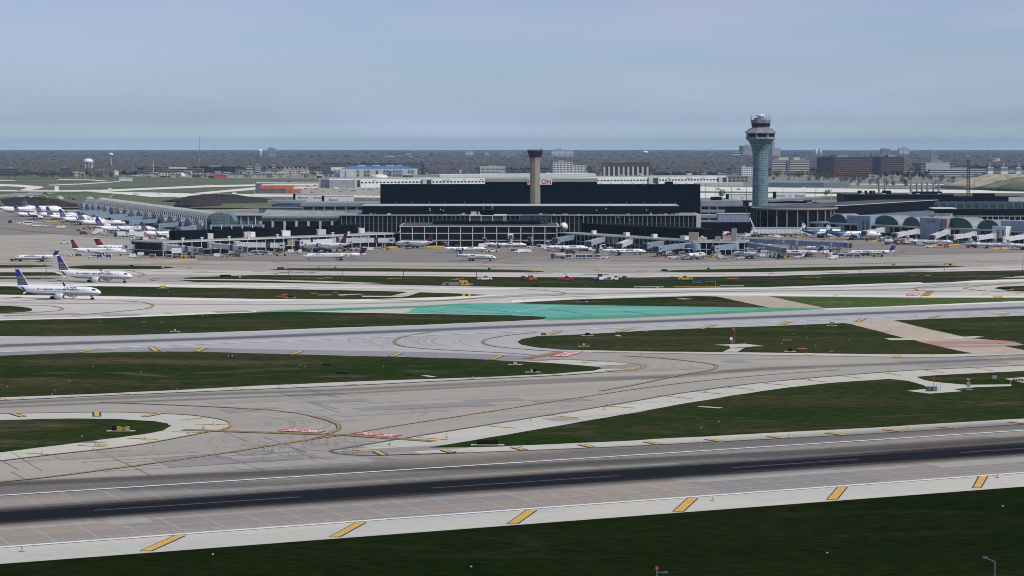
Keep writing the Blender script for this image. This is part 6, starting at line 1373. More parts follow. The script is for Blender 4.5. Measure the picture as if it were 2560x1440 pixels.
def aircraft(typ, liv, Ln, label, group=None):
    S=SPEC[typ]; r,zc,ft=S['r'],S['zc'],S['ft']; A=empty('airliner' if S['T']==0 else 'regional_jet'); tag(A,label,'aircraft',group)
    d=2*r; k='%s_%s_%d'%(typ,liv,int(Ln*10)); T=bool(S['T'])
    zs=zc-r*.30
    white=(.80,.80,.82); grey=(.33,.34,.37)
    if liv=='alaska': fm=body_mat('paint_'+k,white,white,zs,((.010,.045,.15),(.03,.16,.36)),0.0,6.5) if 'paint_'+k not in MATS else MATS['paint_'+k]
    elif liv=='american': fm=m_silver
    elif liv=='delta' : fm=m_acw
    else: fm=MATS.get('paint_'+k) or body_mat('paint_'+k,white,grey,zs)
    b=MB(); b.smooth=True; N=16; rings=[]
    tl=3.1*d if not T else 3.3*d; nl=1.75*d
    st=[(0,.12,.92)]+[(tl*t,.12+(1-.12)*math.sin(t*math.pi/2)**.9,.92*(1-t)**1.25) for t in (.12,.3,.5,.7,.86,1)]+[(Ln-nl,1,0)]+[(Ln-nl+nl*t,math.sqrt(max(0,1-t**2.1)),-.30*t**1.6) for t in (.25,.5,.7,.84,.93,.975,.997)]
    for x,f,o in st: rings.append([(x, r*max(f,.03)*math.cos(2*math.pi*i/N), zc+r*o*(.85 if x<tl else 1)+r*max(f,.03)*math.sin(2*math.pi*i/N)) for i in range(N)])
    b.rings(rings); b.mat(fm); fz=b.build('fuselage',A,fm)
    # belly fairing
    b=MB(); b.smooth=True; wx=Ln*(1-S['w']); b.mat(fm if liv!='delta' else m_acw)
    b.rings([[(x,r*.95*f*math.cos(2*math.pi*i/10),zc-r*.62+r*.52*f*math.sin(2*math.pi*i/10)) for i in range(10)] for x,f in ((wx-S['rc']*1.25,.1),(wx-S['rc']*.9,.9),(wx-S['rc']*.3,1),(wx+S['rc']*.1,.85),(wx+S['rc']*.45,.1))]); b.build('belly_fairing',A)
    # cabin windows, doors, cockpit
    b=MB(); b.mat(m_win); x=tl*.95; xe=Ln-nl*1.15
    while x<xe:
        for s in (-1,1):
            y=s*(r*.985+.02); z=zc+r*.18; b.quad((x,y,z),(x+.36,y,z),(x+.36,y*.98,z+.56),(x,y*.98,z+.56))
        x+=.62 if (int(x*3)%19) else 1.4
    b.build('window_row',fz)
    b=MB(); b.mat(m_win)
    for s in (-1,1):
        xa,xb=Ln-nl*.52,Ln-nl*.30
        b.quad((xa,s*r*.84,zc+r*.34),(xb,s*r*.66,zc+r*.22),(xb-.25,s*r*.50,zc+r*.55),(xa,s*r*.66,zc+r*.64)); b.quad((xb+.05,s*r*.64,zc+r*.22),(xb+nl*.09,s*.04,zc+r*.22),(xb-.1,s*.04,zc+r*.56),(xb-.2,s*r*.46,zc+r*.54))
    b.build('cockpit_window',fz)
    b=MB(); b.mat(m_acg)
    for x in (tl*.78,Ln-nl*1.05):
        for s in (-1,1):
            y=s*(r*1.0+.015)
            for a_,c_ in (((x,zc-r*.25),(x+.05,zc+r*.45)),((x+.8,zc-r*.25),(x+.85,zc+r*.45)),((x,zc+r*.42),(x+.85,zc+r*.46))): b.quad((a_[0],y,a_[1]),(c_[0],y,a_[1]),(c_[0],y*.97,c_[1]),(a_[0],y*.97,c_[1]))
    b.build('door_outline',fz)
    # wings
    wc=mat('wing_grey',(.34,.35,.37),.45,var=.1,vscale=.5)
    for s in (-1,1):
        b=MB(); b.mat(wc); z0=zc-r*.6; airfoil(b,(wx,s*r*.7,z0),(wx-S['sw'],s*S['hs'],z0+S['hs']*.09),S['rc'],S['tc'],S['rc']*.13); w=b.build('wing',A)
        if liv in('united','delta','ue','sky','alaska','american') and typ not in('b777','md'):
            tm={'united':'title_navy','ue':'title_navy','delta':'title_navy','sky':'title_navy'}.get(liv); mm=mat('winglet_blue',(.02,.04,.18),.4) if tm else m_acw
            hgt=2.3 if typ in('b737','b757','a320') else 1.3
            b=MB(); b.mat(mm); airfoil(b,(wx-S['sw'],s*S['hs'],z0+S['hs']*.09),(wx-S['sw']-hgt*.9,s*(S['hs']+hgt*.28),z0+S['hs']*.09+hgt),S['tc'],S['tc']*.4,.2,True); b.build('winglet',w)
            if typ=='b737' and Ln>36: b=MB(); b.mat(m_acw); airfoil(b,(wx-S['sw']-.3,s*S['hs'],z0+S['hs']*.09),(wx-S['sw']-1.3,s*(S['hs']+.9),z0+S['hs']*.09-1.0),S['tc']*.8,.3,.15,True); b.build('lower_winglet',w)
    # tail
    b=MB(); b.smooth=False; fh=ft-(zc+r*.7); rc=fh*.78 if not T else fh*1.0; tc_=rc*(.34 if not T else .68); xf=tl*.10+rc*(.95 if not T else 1.0)
    sw_=fh*(.70 if not T else .75)
    key='fin_'+k
    if key not in MATS:
        if liv in('united','ue'): nodemat(key,globe(xf-rc*.80,zc+r*.55+fh*.12,fh*(.52 if not T else .55),(.42,.29,.19) if not T else (.16,.12,.13)))
        elif liv=='delta': nodemat(key,delta_fin(zc+r*.7,ft,xf-rc))
        elif liv=='american': nodemat(key,us_fin(zc+r*.7,ft))
        else: mat(key,(.012,.04,.13),.35)
    fm_=MATS[key]; b.mat(fm_); airfoil(b,(xf,0,zc+r*.62),(xf-sw_,0,ft),rc,tc_,.42,True); fn=b.build('tail_fin',A)
    b=MB(); b.mat(m_acw if liv!='alaska' else fm_); b.add([(xf+rc*.75,0,zc+r*.92),(xf-.2,.16,zc+r*.8),(xf-.2,-.16,zc+r*.8),(xf-.35*sw_*.3,0,zc+r*.7+fh*.16)],[(0,1,3),(0,3,2),(0,2,1),(1,2,3)]); b.build('dorsal_fillet',A)
    if liv in('united','ue'):
        b=MB(); b.mat(m_acw); airfoil(b,(xf+.18,0,zc+r*.75),(xf-sw_+.18,0,ft-.1),.22,.16,.46,True); b.build('leading_edge',fn)
    if liv=='alaska':
        zf=zc+r*.7+fh*.50; xc=xf-sw_*.5-rc*.34; R_=fh*.24
        for s in (-1,1):
            def disc(cx,cz,rx,rz,off,m_,nm,par):
                b=MB(); b.mat(m_); y=s*(.17+off); b.poly([(cx+rx*math.cos(2*math.pi*i/14)*s,y,cz+rz*math.sin(2*math.pi*i/14)) for i in range(14)][::1]); return b.build(nm,par)
            e=disc(xc,zf,R_*1.0,R_*1.15,0,m_acw,'portrait_emblem',fn)
            nv=MATS[key]
            disc(xc,zf-.02*fh,R_*.78,R_*.92,.01,nv,'emblem_ring',e); disc(xc+R_*.05,zf-.05*fh,R_*.60,R_*.72,.02,m_acw,'emblem_face',e)
            disc(xc-R_*.15,zf+.05*fh,R_*.13,R_*.1,.03,nv,'emblem_eye',e); disc(xc+R_*.28,zf+.05*fh,R_*.13,R_*.1,.03,nv,'emblem_eye',e); disc(xc+.06*R_,zf-.12*fh,R_*.3,R_*.12,.03,nv,'emblem_mouth',e)
    if liv=='sky':
        b=MB(); b.mat(m_acw); 
        for s in (-1,1): b.poly([(xf-rc*.9,s*.24,zc+r*.9),(xf-rc*.55,s*.24,zc+r*.9+fh*.25),(xf-rc*.75-sw_*.55,s*.2,ft-fh*.12),(xf-rc*.72-sw_*.4,s*.22,zc+r*.9+fh*.4)])
        b.build('tail_stripe',fn)
    hz_=ft-.1 if T else zc+r*.55; xh=(xf-sw_+.5) if T else tl*.42; hs=S['hs']*(.36 if not T else .33)
    for s in (-1,1):
        b=MB(); b.mat(m_acg if not T else m_acw); airfoil(b,(xh,s*(.1 if T else r*.25),hz_),(xh-hs*.55,s*hs,hz_+(0 if T else hs*.12)),rc*(.62 if not T else .72),rc*.3,.28); b.build('tailplane',A)
    # engines
    for s in (-1,1):
        b=MB(); er=S['er']
        if S['eng']=='wing':
            ex=wx+S['rc']*.20; ey=s*S['hs']*.33; ez=zc-r*.62-er*.78; L_=er*3.6
            nac={'delta':m_navy,'united':m_acg,'alaska':mat('nacelle_teal',(.25,.48,.52),.4)}.get(liv,m_acw)
            if liv=='united': nac=mat('nacelle_pale',(.62,.63,.66),.35)
        else:
            ex=tl*.62+er*3.4; ey=s*(r+er*1.15); ez=zc+r*.52; L_=er*4.6; nac=m_acw if liv!='sky' else m_acw
        b.smooth=True; b.mat(nac); b.lathe([(er*.80,0),(er*.98,-.18*er),(er*1.04,-.8*er),(er*.98,-L_*.55),(er*.62,-L_)],(ex,ey,ez),16,'x'); en=b.build('engine',A)
        b=MB(); b.mat(m_acw if S['eng']=='wing' else m_acg); b.lathe([(er*.84,.03),(er*1.0,-.14*er),(er*.99,-.3*er)],(ex,ey,ez),16,'x'); b.build('intake_lip',en)
        b=MB(); b.mat(m_int); b.lathe([(er*.78,.05),(er*.2,.04)],(ex,ey,ez),16,'x'); b.lathe([(er*.5,-L_-.02),(er*.1,-L_-.5)],(ex,ey,ez),10,'x'); b.build('fan',en)
        b=MB(); b.mat(m_acw)
        if S['eng']=='wing': b.box((ex-L_*.9,ey-.18,ez+er*.7),(ex-er*.8,ey+.18,zc-r*.52+abs(ey)*.09))
        else: b.box((ex-L_*.75,min(s*r*.7,ey),ez-.15),(ex-er*1.1,max(s*r*.7,ey),ez+.15))
        b.build('pylon',en)
    # gear
    wr=r*.27+.05
    for x,y,n in ((Ln-nl*.62 if not T else Ln-nl*.75,0,'nose'),(wx-S['rc']*.78,-r*1.45,'main'),(wx-S['rc']*.78,r*1.45,'main')):
        q=wr*(.75 if n=='nose' else 1.1)
        b=MB(); b.mat(m_steel).tube((x,y,q),(x,y*.9,zc-r*.7),.10*r+.04); g=b.build('landing_gear',A)
        b=MB(); b.mat(m_tyre)
        for o in (-.32*r,.32*r):
            for xo in ((0,) if typ!='b777' else (-.9,.9)): b.tube((x+xo,y+o-.14*r,q),(x+xo,y+o+.14*r,q),q,n=12)
        b.build('wheel',g)
        if n=='nose': b=MB(); b.mat(fm if liv!='american' else m_silver).box((x-.8,-.35,zc-r*1.25),(x-.75+1.2,-.3,zc-r*.9)); b.build('gear_door',g)
    # titles
    tt={'united':('UNITED',r*.86,Ln*.66,.56),'ue':('UNITED EXPRESS',r*.42,Ln*.62,.62),'delta':('DELTA',r*.62,Ln-nl*1.9,.60),'alaska':('Alaska',r*1.25,Ln-nl*2.0,.10),'american':('American',r*.62,Ln-nl*2.2,.58),'sky':('SKYWEST',r*.38,Ln*.45,.60)}[liv]
    if typ=='b777': tt=('UNITED',r*.8,Ln*.62,.5)
    vs,fs=textmesh(tt[0],tt[1],0,shear=.25 if liv=='alaska' else 0,bold=.045)
    for s in (-1,1):
        b=MB(); b.mat(m_ttl if liv!='delta' else m_slate); pts=[]
        for v in vs:
            z=zc+r*tt[3]+v.y; h_=max(-.99,min(.99,(z-zc)/r)); pts.append((tt[2]+(v.x if s<0 else -v.x), s*(r*math.sqrt(1-h_*h_)+.03+.04*r), z))
        b.add(pts, fs if s<0 else [f[::-1] for f in fs]); b.build('title_lettering',fz)
    A['_len']=Ln
    return A
AC={}
def plane(typ, liv, Ln, px, py, hd, label, group=None):
    """px,py: photo column and row of the ground point under the middle of the fuselage; hd: heading, 0 = nose to the right"""
    key=(typ,liv,Ln)
    if key not in AC:
        o=aircraft(typ,liv,Ln,label,group); del o['_len']; AC[key]=tree_of(o)
    else: o=copy_tree(AC[key]); tag(o,label,'aircraft',group)
    g=P(px,py); h=rad(hd); o.location=g-Vector((math.cos(h),math.sin(h),0))*Ln/2+Vector((0,0,.12)); o.rotation_euler=(0,0,h)
    if 'group' in o and not group: del o['group']
    return o
gU='mainline jets parked at the vaulted concourse'; gE='regional jets on the apron'
plane('b737','united',41.5,146,747.5,-19,'white twin jet with globe tail taxiing nearest at far left, engine by the near grass')
plane('b737','united',41.5,237,705.5,-21,'white twin jet with globe tail taxiing just behind the nearest one')
plane('b737','united',33.6,411,598,16,'white globe tailed jet with its nose hidden behind the left concourse roof boxes',gU)
plane('b737','united',44.5,315,584,12,'white globe tailed jet with winglets parked above the left red tailed jet',gU)
plane('b757','united',38.5,254,570,18,'white globe tailed jet third from the near end of the vault row',gU)
plane('b757','united',38.5,206,562,18,'white globe tailed jet fourth from the near end of the vault row',gU)
plane('b757','united',38.5,172,555,18,'white globe tailed jet fifth from the near end of the vault row',gU)
plane('b757','united',38.5,144,549,18,'white globe tailed jet sixth from the near end of the vault row',gU)
plane('b757','united',38.5,89,548.5,14,'white globe tailed jet at the left end of the parked row',gU)
plane('b777','united',64,74,541,8,'very large white wide body jet behind the left end of the row',gU)
plane('b757','united',38.5,105,530,14,'jet of which only the blue tail shows above the wide body jet',gU)
plane('e170','delta',33,247,640,2,'white jet with red and blue tail parked nose right at left')
plane('md','delta',33,305,632,6,'rear engined jet with red T tail half hidden behind the red tailed jet')
plane('crj','ue',25.5,92,654,178,'small white regional jet facing left behind a red tug at far left',gE)
plane('a320','delta',33.8,812,631,148,'white jet with red tail, nose left at the white bridge of the left concourse')
plane('crj9','delta',36.8,836,650,180,'long thin white regional jet with red T tail taxiing left',gE)
plane('e170','delta',30,1035,621,146,'white jet with red tail parked nose left beside the centre pier')
plane('erj','ue',28.5,1163,631,24,'slim regional jet just behind the blue tailed one in the centre',gE)
plane('erj','ue',28.5,1262,620,8,'slim regional jet parked nose right below the centre pier',gE)
plane('crj','sky',26.0,1190,652.5,-28,'regional jet with dark blue tail taxiing right in the centre',gE)
plane('crj','ue',27.5,1418,629,14,'regional jet parked nose right below the satellite dish',gE)
plane('crj','ue',27.5,1560,638,10,'regional jet parked nose right under the white jet bridge',gE)
plane('crj','ue',27.5,1741,648,64,'regional jet seen from behind between blue grey jet bridges',gE)
plane('crj','ue',27.5,1866,646,122,'regional jet seen from behind, right of the short concourse end',gE)
plane('crj','ue',27.5,2002,642,162,'regional jet with its nose at the long blue grey bridge',gE)
plane('erj','ue',28.5,2178,640,178,'slim regional jet with blue tail at the right end of the blue grey bridge',gE)
plane('crj','ue',27.5,1880,624,150,'jet of which the tail tip shows above the blue grey bridge, left of two',gE)
plane('crj','ue',27.5,2062,630,155,'jet of which the tail tip shows above the blue grey bridge, right of two',gE)
plane('a320','alaska',40.5,2133,599,8,'white jet with dark blue tail and portrait emblem, the nearer of two')
plane('a320','alaska',36,2056,594,24,'white jet with dark blue tail and portrait emblem, the farther of two')
plane('erj','american',32,2323,612.5,3,'silver regional jet with red striped tail parked left of the right edge group')
plane('erj','american',32,2482,620,4,'silver regional jet with red striped tail at the right edge, left of two')
plane('crj','american',27.5,2568,624,6,'silver regional jet cut by the right edge of the view')
plane('e170','ue',30,960,600,186,'white jet mostly hidden behind the left concourse roof')
# ================================================================= JET BRIDGES
def bridge(x0,y0,x1,y1,style,label,z0=4.1,z1=3.4,gp='jet bridges',badge=False,trunc=1.0):
    a=P(x0,y0); b_=P(x1,y1); d=b_-a; L=d.length; A=empty('jet_bridge',a,math.atan2(d.y,d.x)); tag(A,label,'jet bridge',gp)
    mm={'w':m_wr,'b':m_bgr,'g':ribmat_g}[style]; m2={'w':m_lgry,'b':m_bgr2,'g':m_lgry}[style]
    H=2.9
    b=MB(); b.mat(m2).lathe([(2.3,z0-.6),(2.3,z0+H+.3),(1.2,z0+H+.6)],n=14); b.build('rotunda',A)
    b=MB(); b.mat(m_steel).tube((0,0,0),(0,0,z0-.6),.55,n=10); b.build('support_column',A)
    def seg(xa,xb,w,nm,m_,dz=0):
        za=z0+(z1-z0)*xa/L+dz; zb=z0+(z1-z0)*xb/L+dz; b=MB(); b.mat(m_)
        b.add([(xa,-w,za),(xb,-w,zb),(xb,w,zb),(xa,w,za),(xa,-w,za+H),(xb,-w,zb+H),(xb,w,zb+H),(xa,w,za+H)],[(0,3,2,1),(4,5,6,7),(0,1,5,4),(1,2,6,5),(2,3,7,6),(3,0,4,7)]); return b.build(nm,A)
    c1=seg(1.8,L*.55,1.55,'corridor',mm); c2=seg(L*.50,L-3.2,1.75,'corridor',mm,.06)
    b=MB(); b.mat(m_wg); za=z0+(z1-z0)*.5+H+.12; b.box((L*.5,-1.9,za),(L*.53,1.9,za+.35)); b.box((1.8,-1.7,z0+H+.02),(2.2,1.7,z0+H+.3)); b.build('roof_frame',c2)
    b=MB(); b.mat(m2).box((L-3.3,-2.1,z1-.25),(L+.2,2.1,z1+H+.25)); cb_=b.build('cab',A)
    b=MB(); b.mat(m_int).box((L+.2,-1.7,z1),(L+.7,1.7,z1+H-.2)); b.build('canopy',cb_)
    b=MB(); b.mat(m_win).box((L-2.6,-2.16,z1+1.1),(L-1.0,2.16,z1+2.1)); b.build('cab_window',cb_)
    xw=L*.78; zw=z0+(z1-z0)*.78
    b=MB(); b.mat(m_steel).box((xw-.3,-1.5,.9),(xw+.3,-1.1,zw)).box((xw-.3,1.1,.9),(xw+.3,1.5,zw)).box((xw-.4,-1.7,.6),(xw+.4,1.7,1.0)); g=b.build('drive_column',A)
    b=MB(); b.mat(m_tyre)
    for s in (-1.3,1.3): b.tube((xw,s-.3,.6),(xw,s+.3,.6),.6,n=10)
    b.build('wheel',g)
    b=MB(); b.mat(m_steel)
    b.add([(L-4.5,-2.3,z1-.2),(L-7.6,-2.3,.1),(L-7.6,-3.2,.1),(L-4.5,-3.2,z1-.2),(L-4.1,-2.3,z1-.2),(L-7.2,-2.3,.1),(L-7.2,-3.2,.1),(L-4.1,-3.2,z1-.2)],[(0,3,2,1),(4,5,6,7),(0,1,5,4),(2,3,7,6),(1,2,6,5),(0,4,7,3)]); b.build('stair',A)
    if badge:
        for s in (-1,1):
            xb=L*.66; zb=z0+(z1-z0)*.66; y=s*1.78; b=MB(); b.mat(m_navy).box((xb-1.2,min(y,y+s*.06),zb-.1),(xb+1.2,max(y,y+s*.06),zb+H+.3)); bd=b.build('badge_panel',c2)
            y2=s*1.86; b=MB(); b.mat(m_red).poly([(xb-.85,y2,zb+.9),(xb+.85,y2,zb+.9),(xb,y2,zb+2.5)]); b.build('badge_mark',bd)
    else:
        b=MB(); b.mat(m_w).box((L*.66,-1.82,z0+(z1-z0)*.66+.8),(L*.66+1.3,-1.78,z0+(z1-z0)*.66+2.5)); b.build('notice_panel',c2)
    return A
ribmat_g = ribmat('grey_lilac_ribbed_metal', (.42,.41,.46), (.30,.29,.34), .8)
bridge(409,638,312,637,'w','white ribbed bridge with red badge at the left tip of the left concourse',badge=True)
bridge(414,643,500,646,'w','white ribbed bridge with red badge sloping right from the left concourse tip',badge=True,z0=4.6)
bridge(527,639,612,642,'w','white ribbed bridge with red badge, second from the left concourse tip',badge=True,z0=4.9)
bridge(592,636,712,636,'w','long white ribbed bridge with red badge in the middle of the left concourse',badge=True,z0=4.6,z1=4.0)
bridge(832,624,744,629,'w','white bridge behind the red tailed jet of the left concourse',badge=True,z1=4.0)
bridge(853,622,986,622,'w','white bridge with red badge reaching the jet beside the centre pier',badge=True,z1=4.0)
bridge(1364,613,1322,617,'g','lilac grey ribbed bridge right of the centre pier')
bridge(1462,612,1388,620,'b','blue grey bridge below the satellite dish',z0=5.2)
bridge(1532,616,1472,628,'g','white sloping bridge above the jets right of the centre pier',z0=5.2)
bridge(1596,620,1548,634,'w','short white sloping bridge with open cab',z0=5.2)
bridge(1698,628,1612,634,'b','blue grey bridge behind the nose of the jet under the white bridges',z0=5.0)
bridge(1752,634,1640,643,'b','long blue grey bridge with big open cab',z0=4.8)
bridge(1740,640,1692,634,'b','short blue grey bridge just left of the short concourse end')
bridge(1838,640,1782,642,'b','blue grey bridge right of the jet seen from behind',z0=4.8)
bridge(1836,634,1958,646,'b','blue grey bridge running right from the short concourse end',z0=5.6)
bridge(1862,630,2010,634,'b','blue grey fixed bridge corridor behind the others at right',z0=5.6,z1=5.2)
bridge(1992,634,2124,638,'b','blue grey bridge ending at the slim blue tailed jet',z0=5.2,z1=4.6)
bridge(2292,598,2236,606,'w','white sloping bridge at the right concourse, left of three')
bridge(2368,602,2330,611,'w','white sloping bridge at the right concourse, second from left',z0=5.0)
bridge(2434,606,2378,612,'w','white bridge at the right concourse left of the louvred tower')
bridge(2482,610,2436,614,'w','white bridge at the right concourse under the louvred tower')
bridge(2560,612,2500,618,'w','white bridge at the right edge of the view')
bridge(2205,594,2160,600,'w','white bridge at the nose of the nearer portrait tailed jet')
bridge(484,588,446,592,'b','blue grey bridge at the near end of the vault row'); bridge(455,577,392,581,'b','blue grey bridge at the second gate of the vault row'); bridge(413,568,320,571,'b','blue grey bridge at the third gate of the vault row')
bridge(365,560,275,563,'b','blue grey bridge at the fourth gate of the vault row'); bridge(327,554,236,556,'b','blue grey bridge at the fifth gate of the vault row'); bridge(290,547,208,549,'b','blue grey bridge at the sixth gate of the vault row')
bridge(262,543,166,545,'b','blue grey bridge at the far gate of the vault row')
# ================================================================= GROUND VEHICLES AND SMALL THINGS
m_yel = mat('vehicle_yellow', (.62,.36,.02), .5); m_ora = mat('vehicle_orange', (.55,.12,.03), .5); m_vred = mat('vehicle_red', (.38,.015,.015), .4); m_vw = mat('vehicle_white', (.74,.74,.74), .35); m_vsil = mat('vehicle_silver', (.38,.39,.40), .35); m_vdk = mat('vehicle_dark', (.04,.042,.05), .4); m_curt = mat('cart_curtain_blue', (.02,.03,.09), .7); m_vgrn = mat('vehicle_green', (.03,.2,.1), .5)
VC = {'white':m_vw,'red':m_vred,'yellow':m_yel,'orange':m_ora,'silver':m_vsil,'dark':m_vdk,'navy':m_curt,'tan':m_tan,'grey':m_gry,'green':m_vgrn}
def wheels(A, xs, w, r=.38):
    for x in xs:
        for s in (-1,1):
            b=MB(); b.mat(m_tyre).tube((x,s*w-.12*s,r),(x,s*w+.10*s,r),r,n=10); b.build('wheel',A)
def mk_car(m,A):
    b=MB(); b.mat(m); b.yprism([(-2.2,.35),(2.2,.35),(2.25,.75),(1.2,.95),(-2.1,1.0),(-2.25,.7)],-.88,.88); bo=b.build('body',A)
    b=MB(); b.mat(m_win); b.yprism([(-1.9,1.0),(1.1,.95),(.4,1.42),(-1.3,1.45)],-.78,.78); b.build('cabin_glass',A); b=MB(); b.mat(m).box((-1.25,-.74,1.45),(.38,.74,1.5)); b.build('roof',A); wheels(A,(-1.4,1.4),.85,.32)
def mk_pickup(m,A):
    b=MB(); b.mat(m); b.yprism([(-2.8,.5),(2.85,.5),(2.9,1.05),(1.4,1.25),(-2.85,1.2)],-.98,.98); bo=b.build('body',A)
    b=MB(); b.mat(m_win); b.yprism([(-.55,1.2),(1.5,1.22),(.9,1.78),(-.4,1.8)],-.86,.86); b.build('cabin_glass',A); b=MB(); b.mat(m).box((-.42,-.82,1.8),(.9,.82,1.87)); b.build('roof',A)
    b=MB(); b.mat(m_vdk).box((-2.7,-.85,1.19),(-.7,.85,1.22)); b.build('load_bed',A)
    b=MB(); b.mat(m_ora).box((.0,-.5,1.88),(.3,.5,2.0)); b.build('beacon',A); wheels(A,(-1.9,1.95),.95,.42)
def mk_flatbed(m,A):
    b=MB(); b.mat(m); b.yprism([(.3,.6),(3.2,.6),(3.3,1.3),(2.2,1.5),(1.6,2.2),(.3,2.25)],-1,1); b.build('cab',A)
    b=MB(); b.mat(m_win); b.yprism([(.7,1.5),(2.05,1.5),(1.55,2.08),(.7,2.08)],-1.02,1.02); b.build('cabin_glass',A)
    b=MB(); b.mat(m_vdk).box((-3.6,-1.15,.95),(.2,1.15,1.15)).box((-.1,-1.1,1.15),(.1,1.1,2.1)).box((-2.9,-.7,1.15),(-1.2,.6,1.9)); b.build('flat_deck',A); wheels(A,(-2.3,2.2),1.0,.48)
def mk_van(m,A):
    b=MB(); b.mat(m); b.yprism([(-2.6,.4),(2.6,.4),(2.7,1.1),(1.9,1.35),(1.3,2.1),(-2.55,2.2)],-.98,.98); b.build('body',A)
    b=MB(); b.mat(m_win); b.yprism([(1.0,1.35),(1.92,1.35),(1.4,2.0),(1.0,2.02)],-.995,.995); b.build('windscreen',A); wheels(A,(-1.7,1.8),.95,.38)
def mk_boxtruck(m,A):
    b=MB(); b.mat(m_vw).box((-3.6,-1.25,1.0),(1.3,1.25,3.6)); b.build('cargo_box',A)
    b=MB(); b.mat(m); b.yprism([(1.5,.6),(3.6,.6),(3.7,1.4),(3.3,2.5),(1.5,2.55)],-1.1,1.1); b.build('cab',A)
    b=MB(); b.mat(m_win); b.yprism([(2.2,1.5),(3.45,1.5),(3.25,2.3),(2.2,2.3)],-1.12,1.12); b.build('cabin_glass',A)
    b=MB(); b.mat(m_vdk).box((-3.5,-.9,.6),(3.2,.9,.95)); b.build('chassis',A); wheels(A,(-2.4,2.6),1.05,.5)
def mk_lift(m,A):
    mk_boxtruck(m,A)
    for c in list(kids(A)):
        if c.name.startswith('cargo_box'): c.location=(0,0,1.6)
    b=MB(); b.mat(m_steel).tube((-3,-1,1),(.8,-1,2.6),.1).tube((.8,-1,1),(-3,-1,2.6),.1).tube((-3,1,1),(.8,1,2.6),.1).tube((.8,1,1),(-3,1,2.6),.1); b.build('scissor_lift',A)
def mk_cart(m,A):
    b=MB(); b.mat(m_vw).box((-1.6,-.85,.45),(1.6,.85,.6)).box((-1.6,-.85,1.95),(1.6,.85,2.1)).box((-1.6,-.85,.6),(-1.5,.85,1.95)).box((1.5,-.85,.6),(1.6,.85,1.95)); b.build('frame',A)
    b=MB(); b.mat(m).box((-1.48,-.80,.62),(-.05,.80,1.93)).box((.05,-.80,.62),(1.48,.80,1.93)); b.build('curtain',A); wheels(A,(-1.1,1.1),.75,.25)
def mk_tug(m,A):
    b=MB(); b.mat(m); b.yprism([(-1.5,.3),(1.5,.3),(1.5,.9),(.1,1.0),(-.1,.75),(-.9,.75),(-1.0,1.05),(-1.5,1.0)],-.75,.75); b.build('body',A)
    b=MB(); b.mat(m_vdk).box((-.9,-.5,.75),(-.3,.5,1.25)).tube((-1,-.6,1),(-1,-.6,1.9),.04).tube((-1,.6,1),(-1,.6,1.9),.04).tube((.1,-.6,1),(.1,-.6,1.9),.04).tube((.1,.6,1),(.1,.6,1.9),.04); b.build('seat_frame',A); b=MB(); b.mat(m).box((-1.1,-.7,1.9),(.2,.7,1.98)); b.build('canopy',A); wheels(A,(-1,1),.72,.33)
def mk_pushback(m,A):
    b=MB(); b.mat(m).box((-3.2,-1.3,.5),(3.2,1.3,1.25)); b.box((1.2,-1.25,1.25),(2.8,1.25,1.35)); b.build('body',A)
    b=MB(); b.mat(m_win).box((.2,-1.0,1.25),(1.2,1.0,2.0)); b.build('cab_window',A); b=MB(); b.mat(m).box((.1,-1.1,2.0),(1.3,1.1,2.1)); b.build('cab_roof',A)
    b=MB(); b.mat(m_steel).tube((3.2,0,.6),(7.0,0,.7),.12); b.build('tow_bar',A); wheels(A,(-2.1,2.1),1.25,.6)
def mk_belt(m,A):
    b=MB(); b.mat(m).box((-2.2,-.8,.4),(2.2,.8,.9)); b.build('body',A)
    b=MB(); b.mat(m_vdk).add([(-3.2,-.45,.7),(3.6,-.45,2.3),(3.6,.45,2.3),(-3.2,.45,.7),(-3.2,-.45,.95),(3.6,-.45,2.6),(3.6,.45,2.6),(-3.2,.45,.95)],[(0,3,2,1),(4,5,6,7),(0,1,5,4),(1,2,6,5),(2,3,7,6),(3,0,4,7)]); b.build('conveyor',A); wheels(A,(-1.4,1.4),.75,.33)
def mk_tanker(m,A):
    b=MB(); b.smooth=True; b.mat(m); b.lathe([(.3,-4.2),(1.1,-4.0),(1.2,-3.6),(1.2,1.0),(1.1,1.4),(.3,1.5)],(0,0,1.9),14,'x'); b.build('tank',A)
    b=MB(); b.mat(m_vdk).box((1.7,-1.1,.6),(3.6,1.1,2.5)); b.box((-4,-.8,.6),(1.6,.8,.8)); b.build('cab',A); b=MB(); b.mat(m_win).box((2.2,-1.12,1.5),(3.62,1.12,2.2)); b.build('cabin_glass',A); wheels(A,(-3,-2,2.6),1.0,.5)
def mk_excav(m,A):
    b=MB(); b.mat(m_vdk).box((-2,-1.5,0),(2,-.9,.9)).box((-2,.9,0),(2,1.5,.9)); b.build('track',A)
    b=MB(); b.mat(m).box((-2.2,-1.3,1.0),(1.2,1.3,2.3)).box((-.2,-1.2,2.3),(1.1,.0,3.2)); b.build('body',A)
    b=MB(); b.mat(m).tube((.8,.4,2.0),(3.6,.4,5.2),.35).tube((3.6,.4,5.2),(6.0,.4,3.0),.28); ar=b.build('boom',A); b=MB(); b.mat(m_vdk).box((5.6,-.2,1.6),(6.8,1.0,3.0)); b.build('bucket',ar)
def mk_bus(m,A):
    b=MB(); b.mat(m).box((-3.6,-1.15,.5),(3.6,1.15,2.9)); b.build('body',A); b=MB(); b.mat(m_win).box((-3.2,-1.17,1.6),(3.62,1.17,2.4)); b.build('window_band',A); wheels(A,(-2.4,2.4),1.05,.45)
def mk_barrier(m,A):
    b=MB(); b.mat(m); b.yprism([(-1,0),(1,0)]+[(1,.9),(-1,.9)],-.3,.3); 
    for x in (-.9,.9): b.box((x-.1,-.6,0),(x+.1,.6,.15))
    b.build('barrier_body',A)
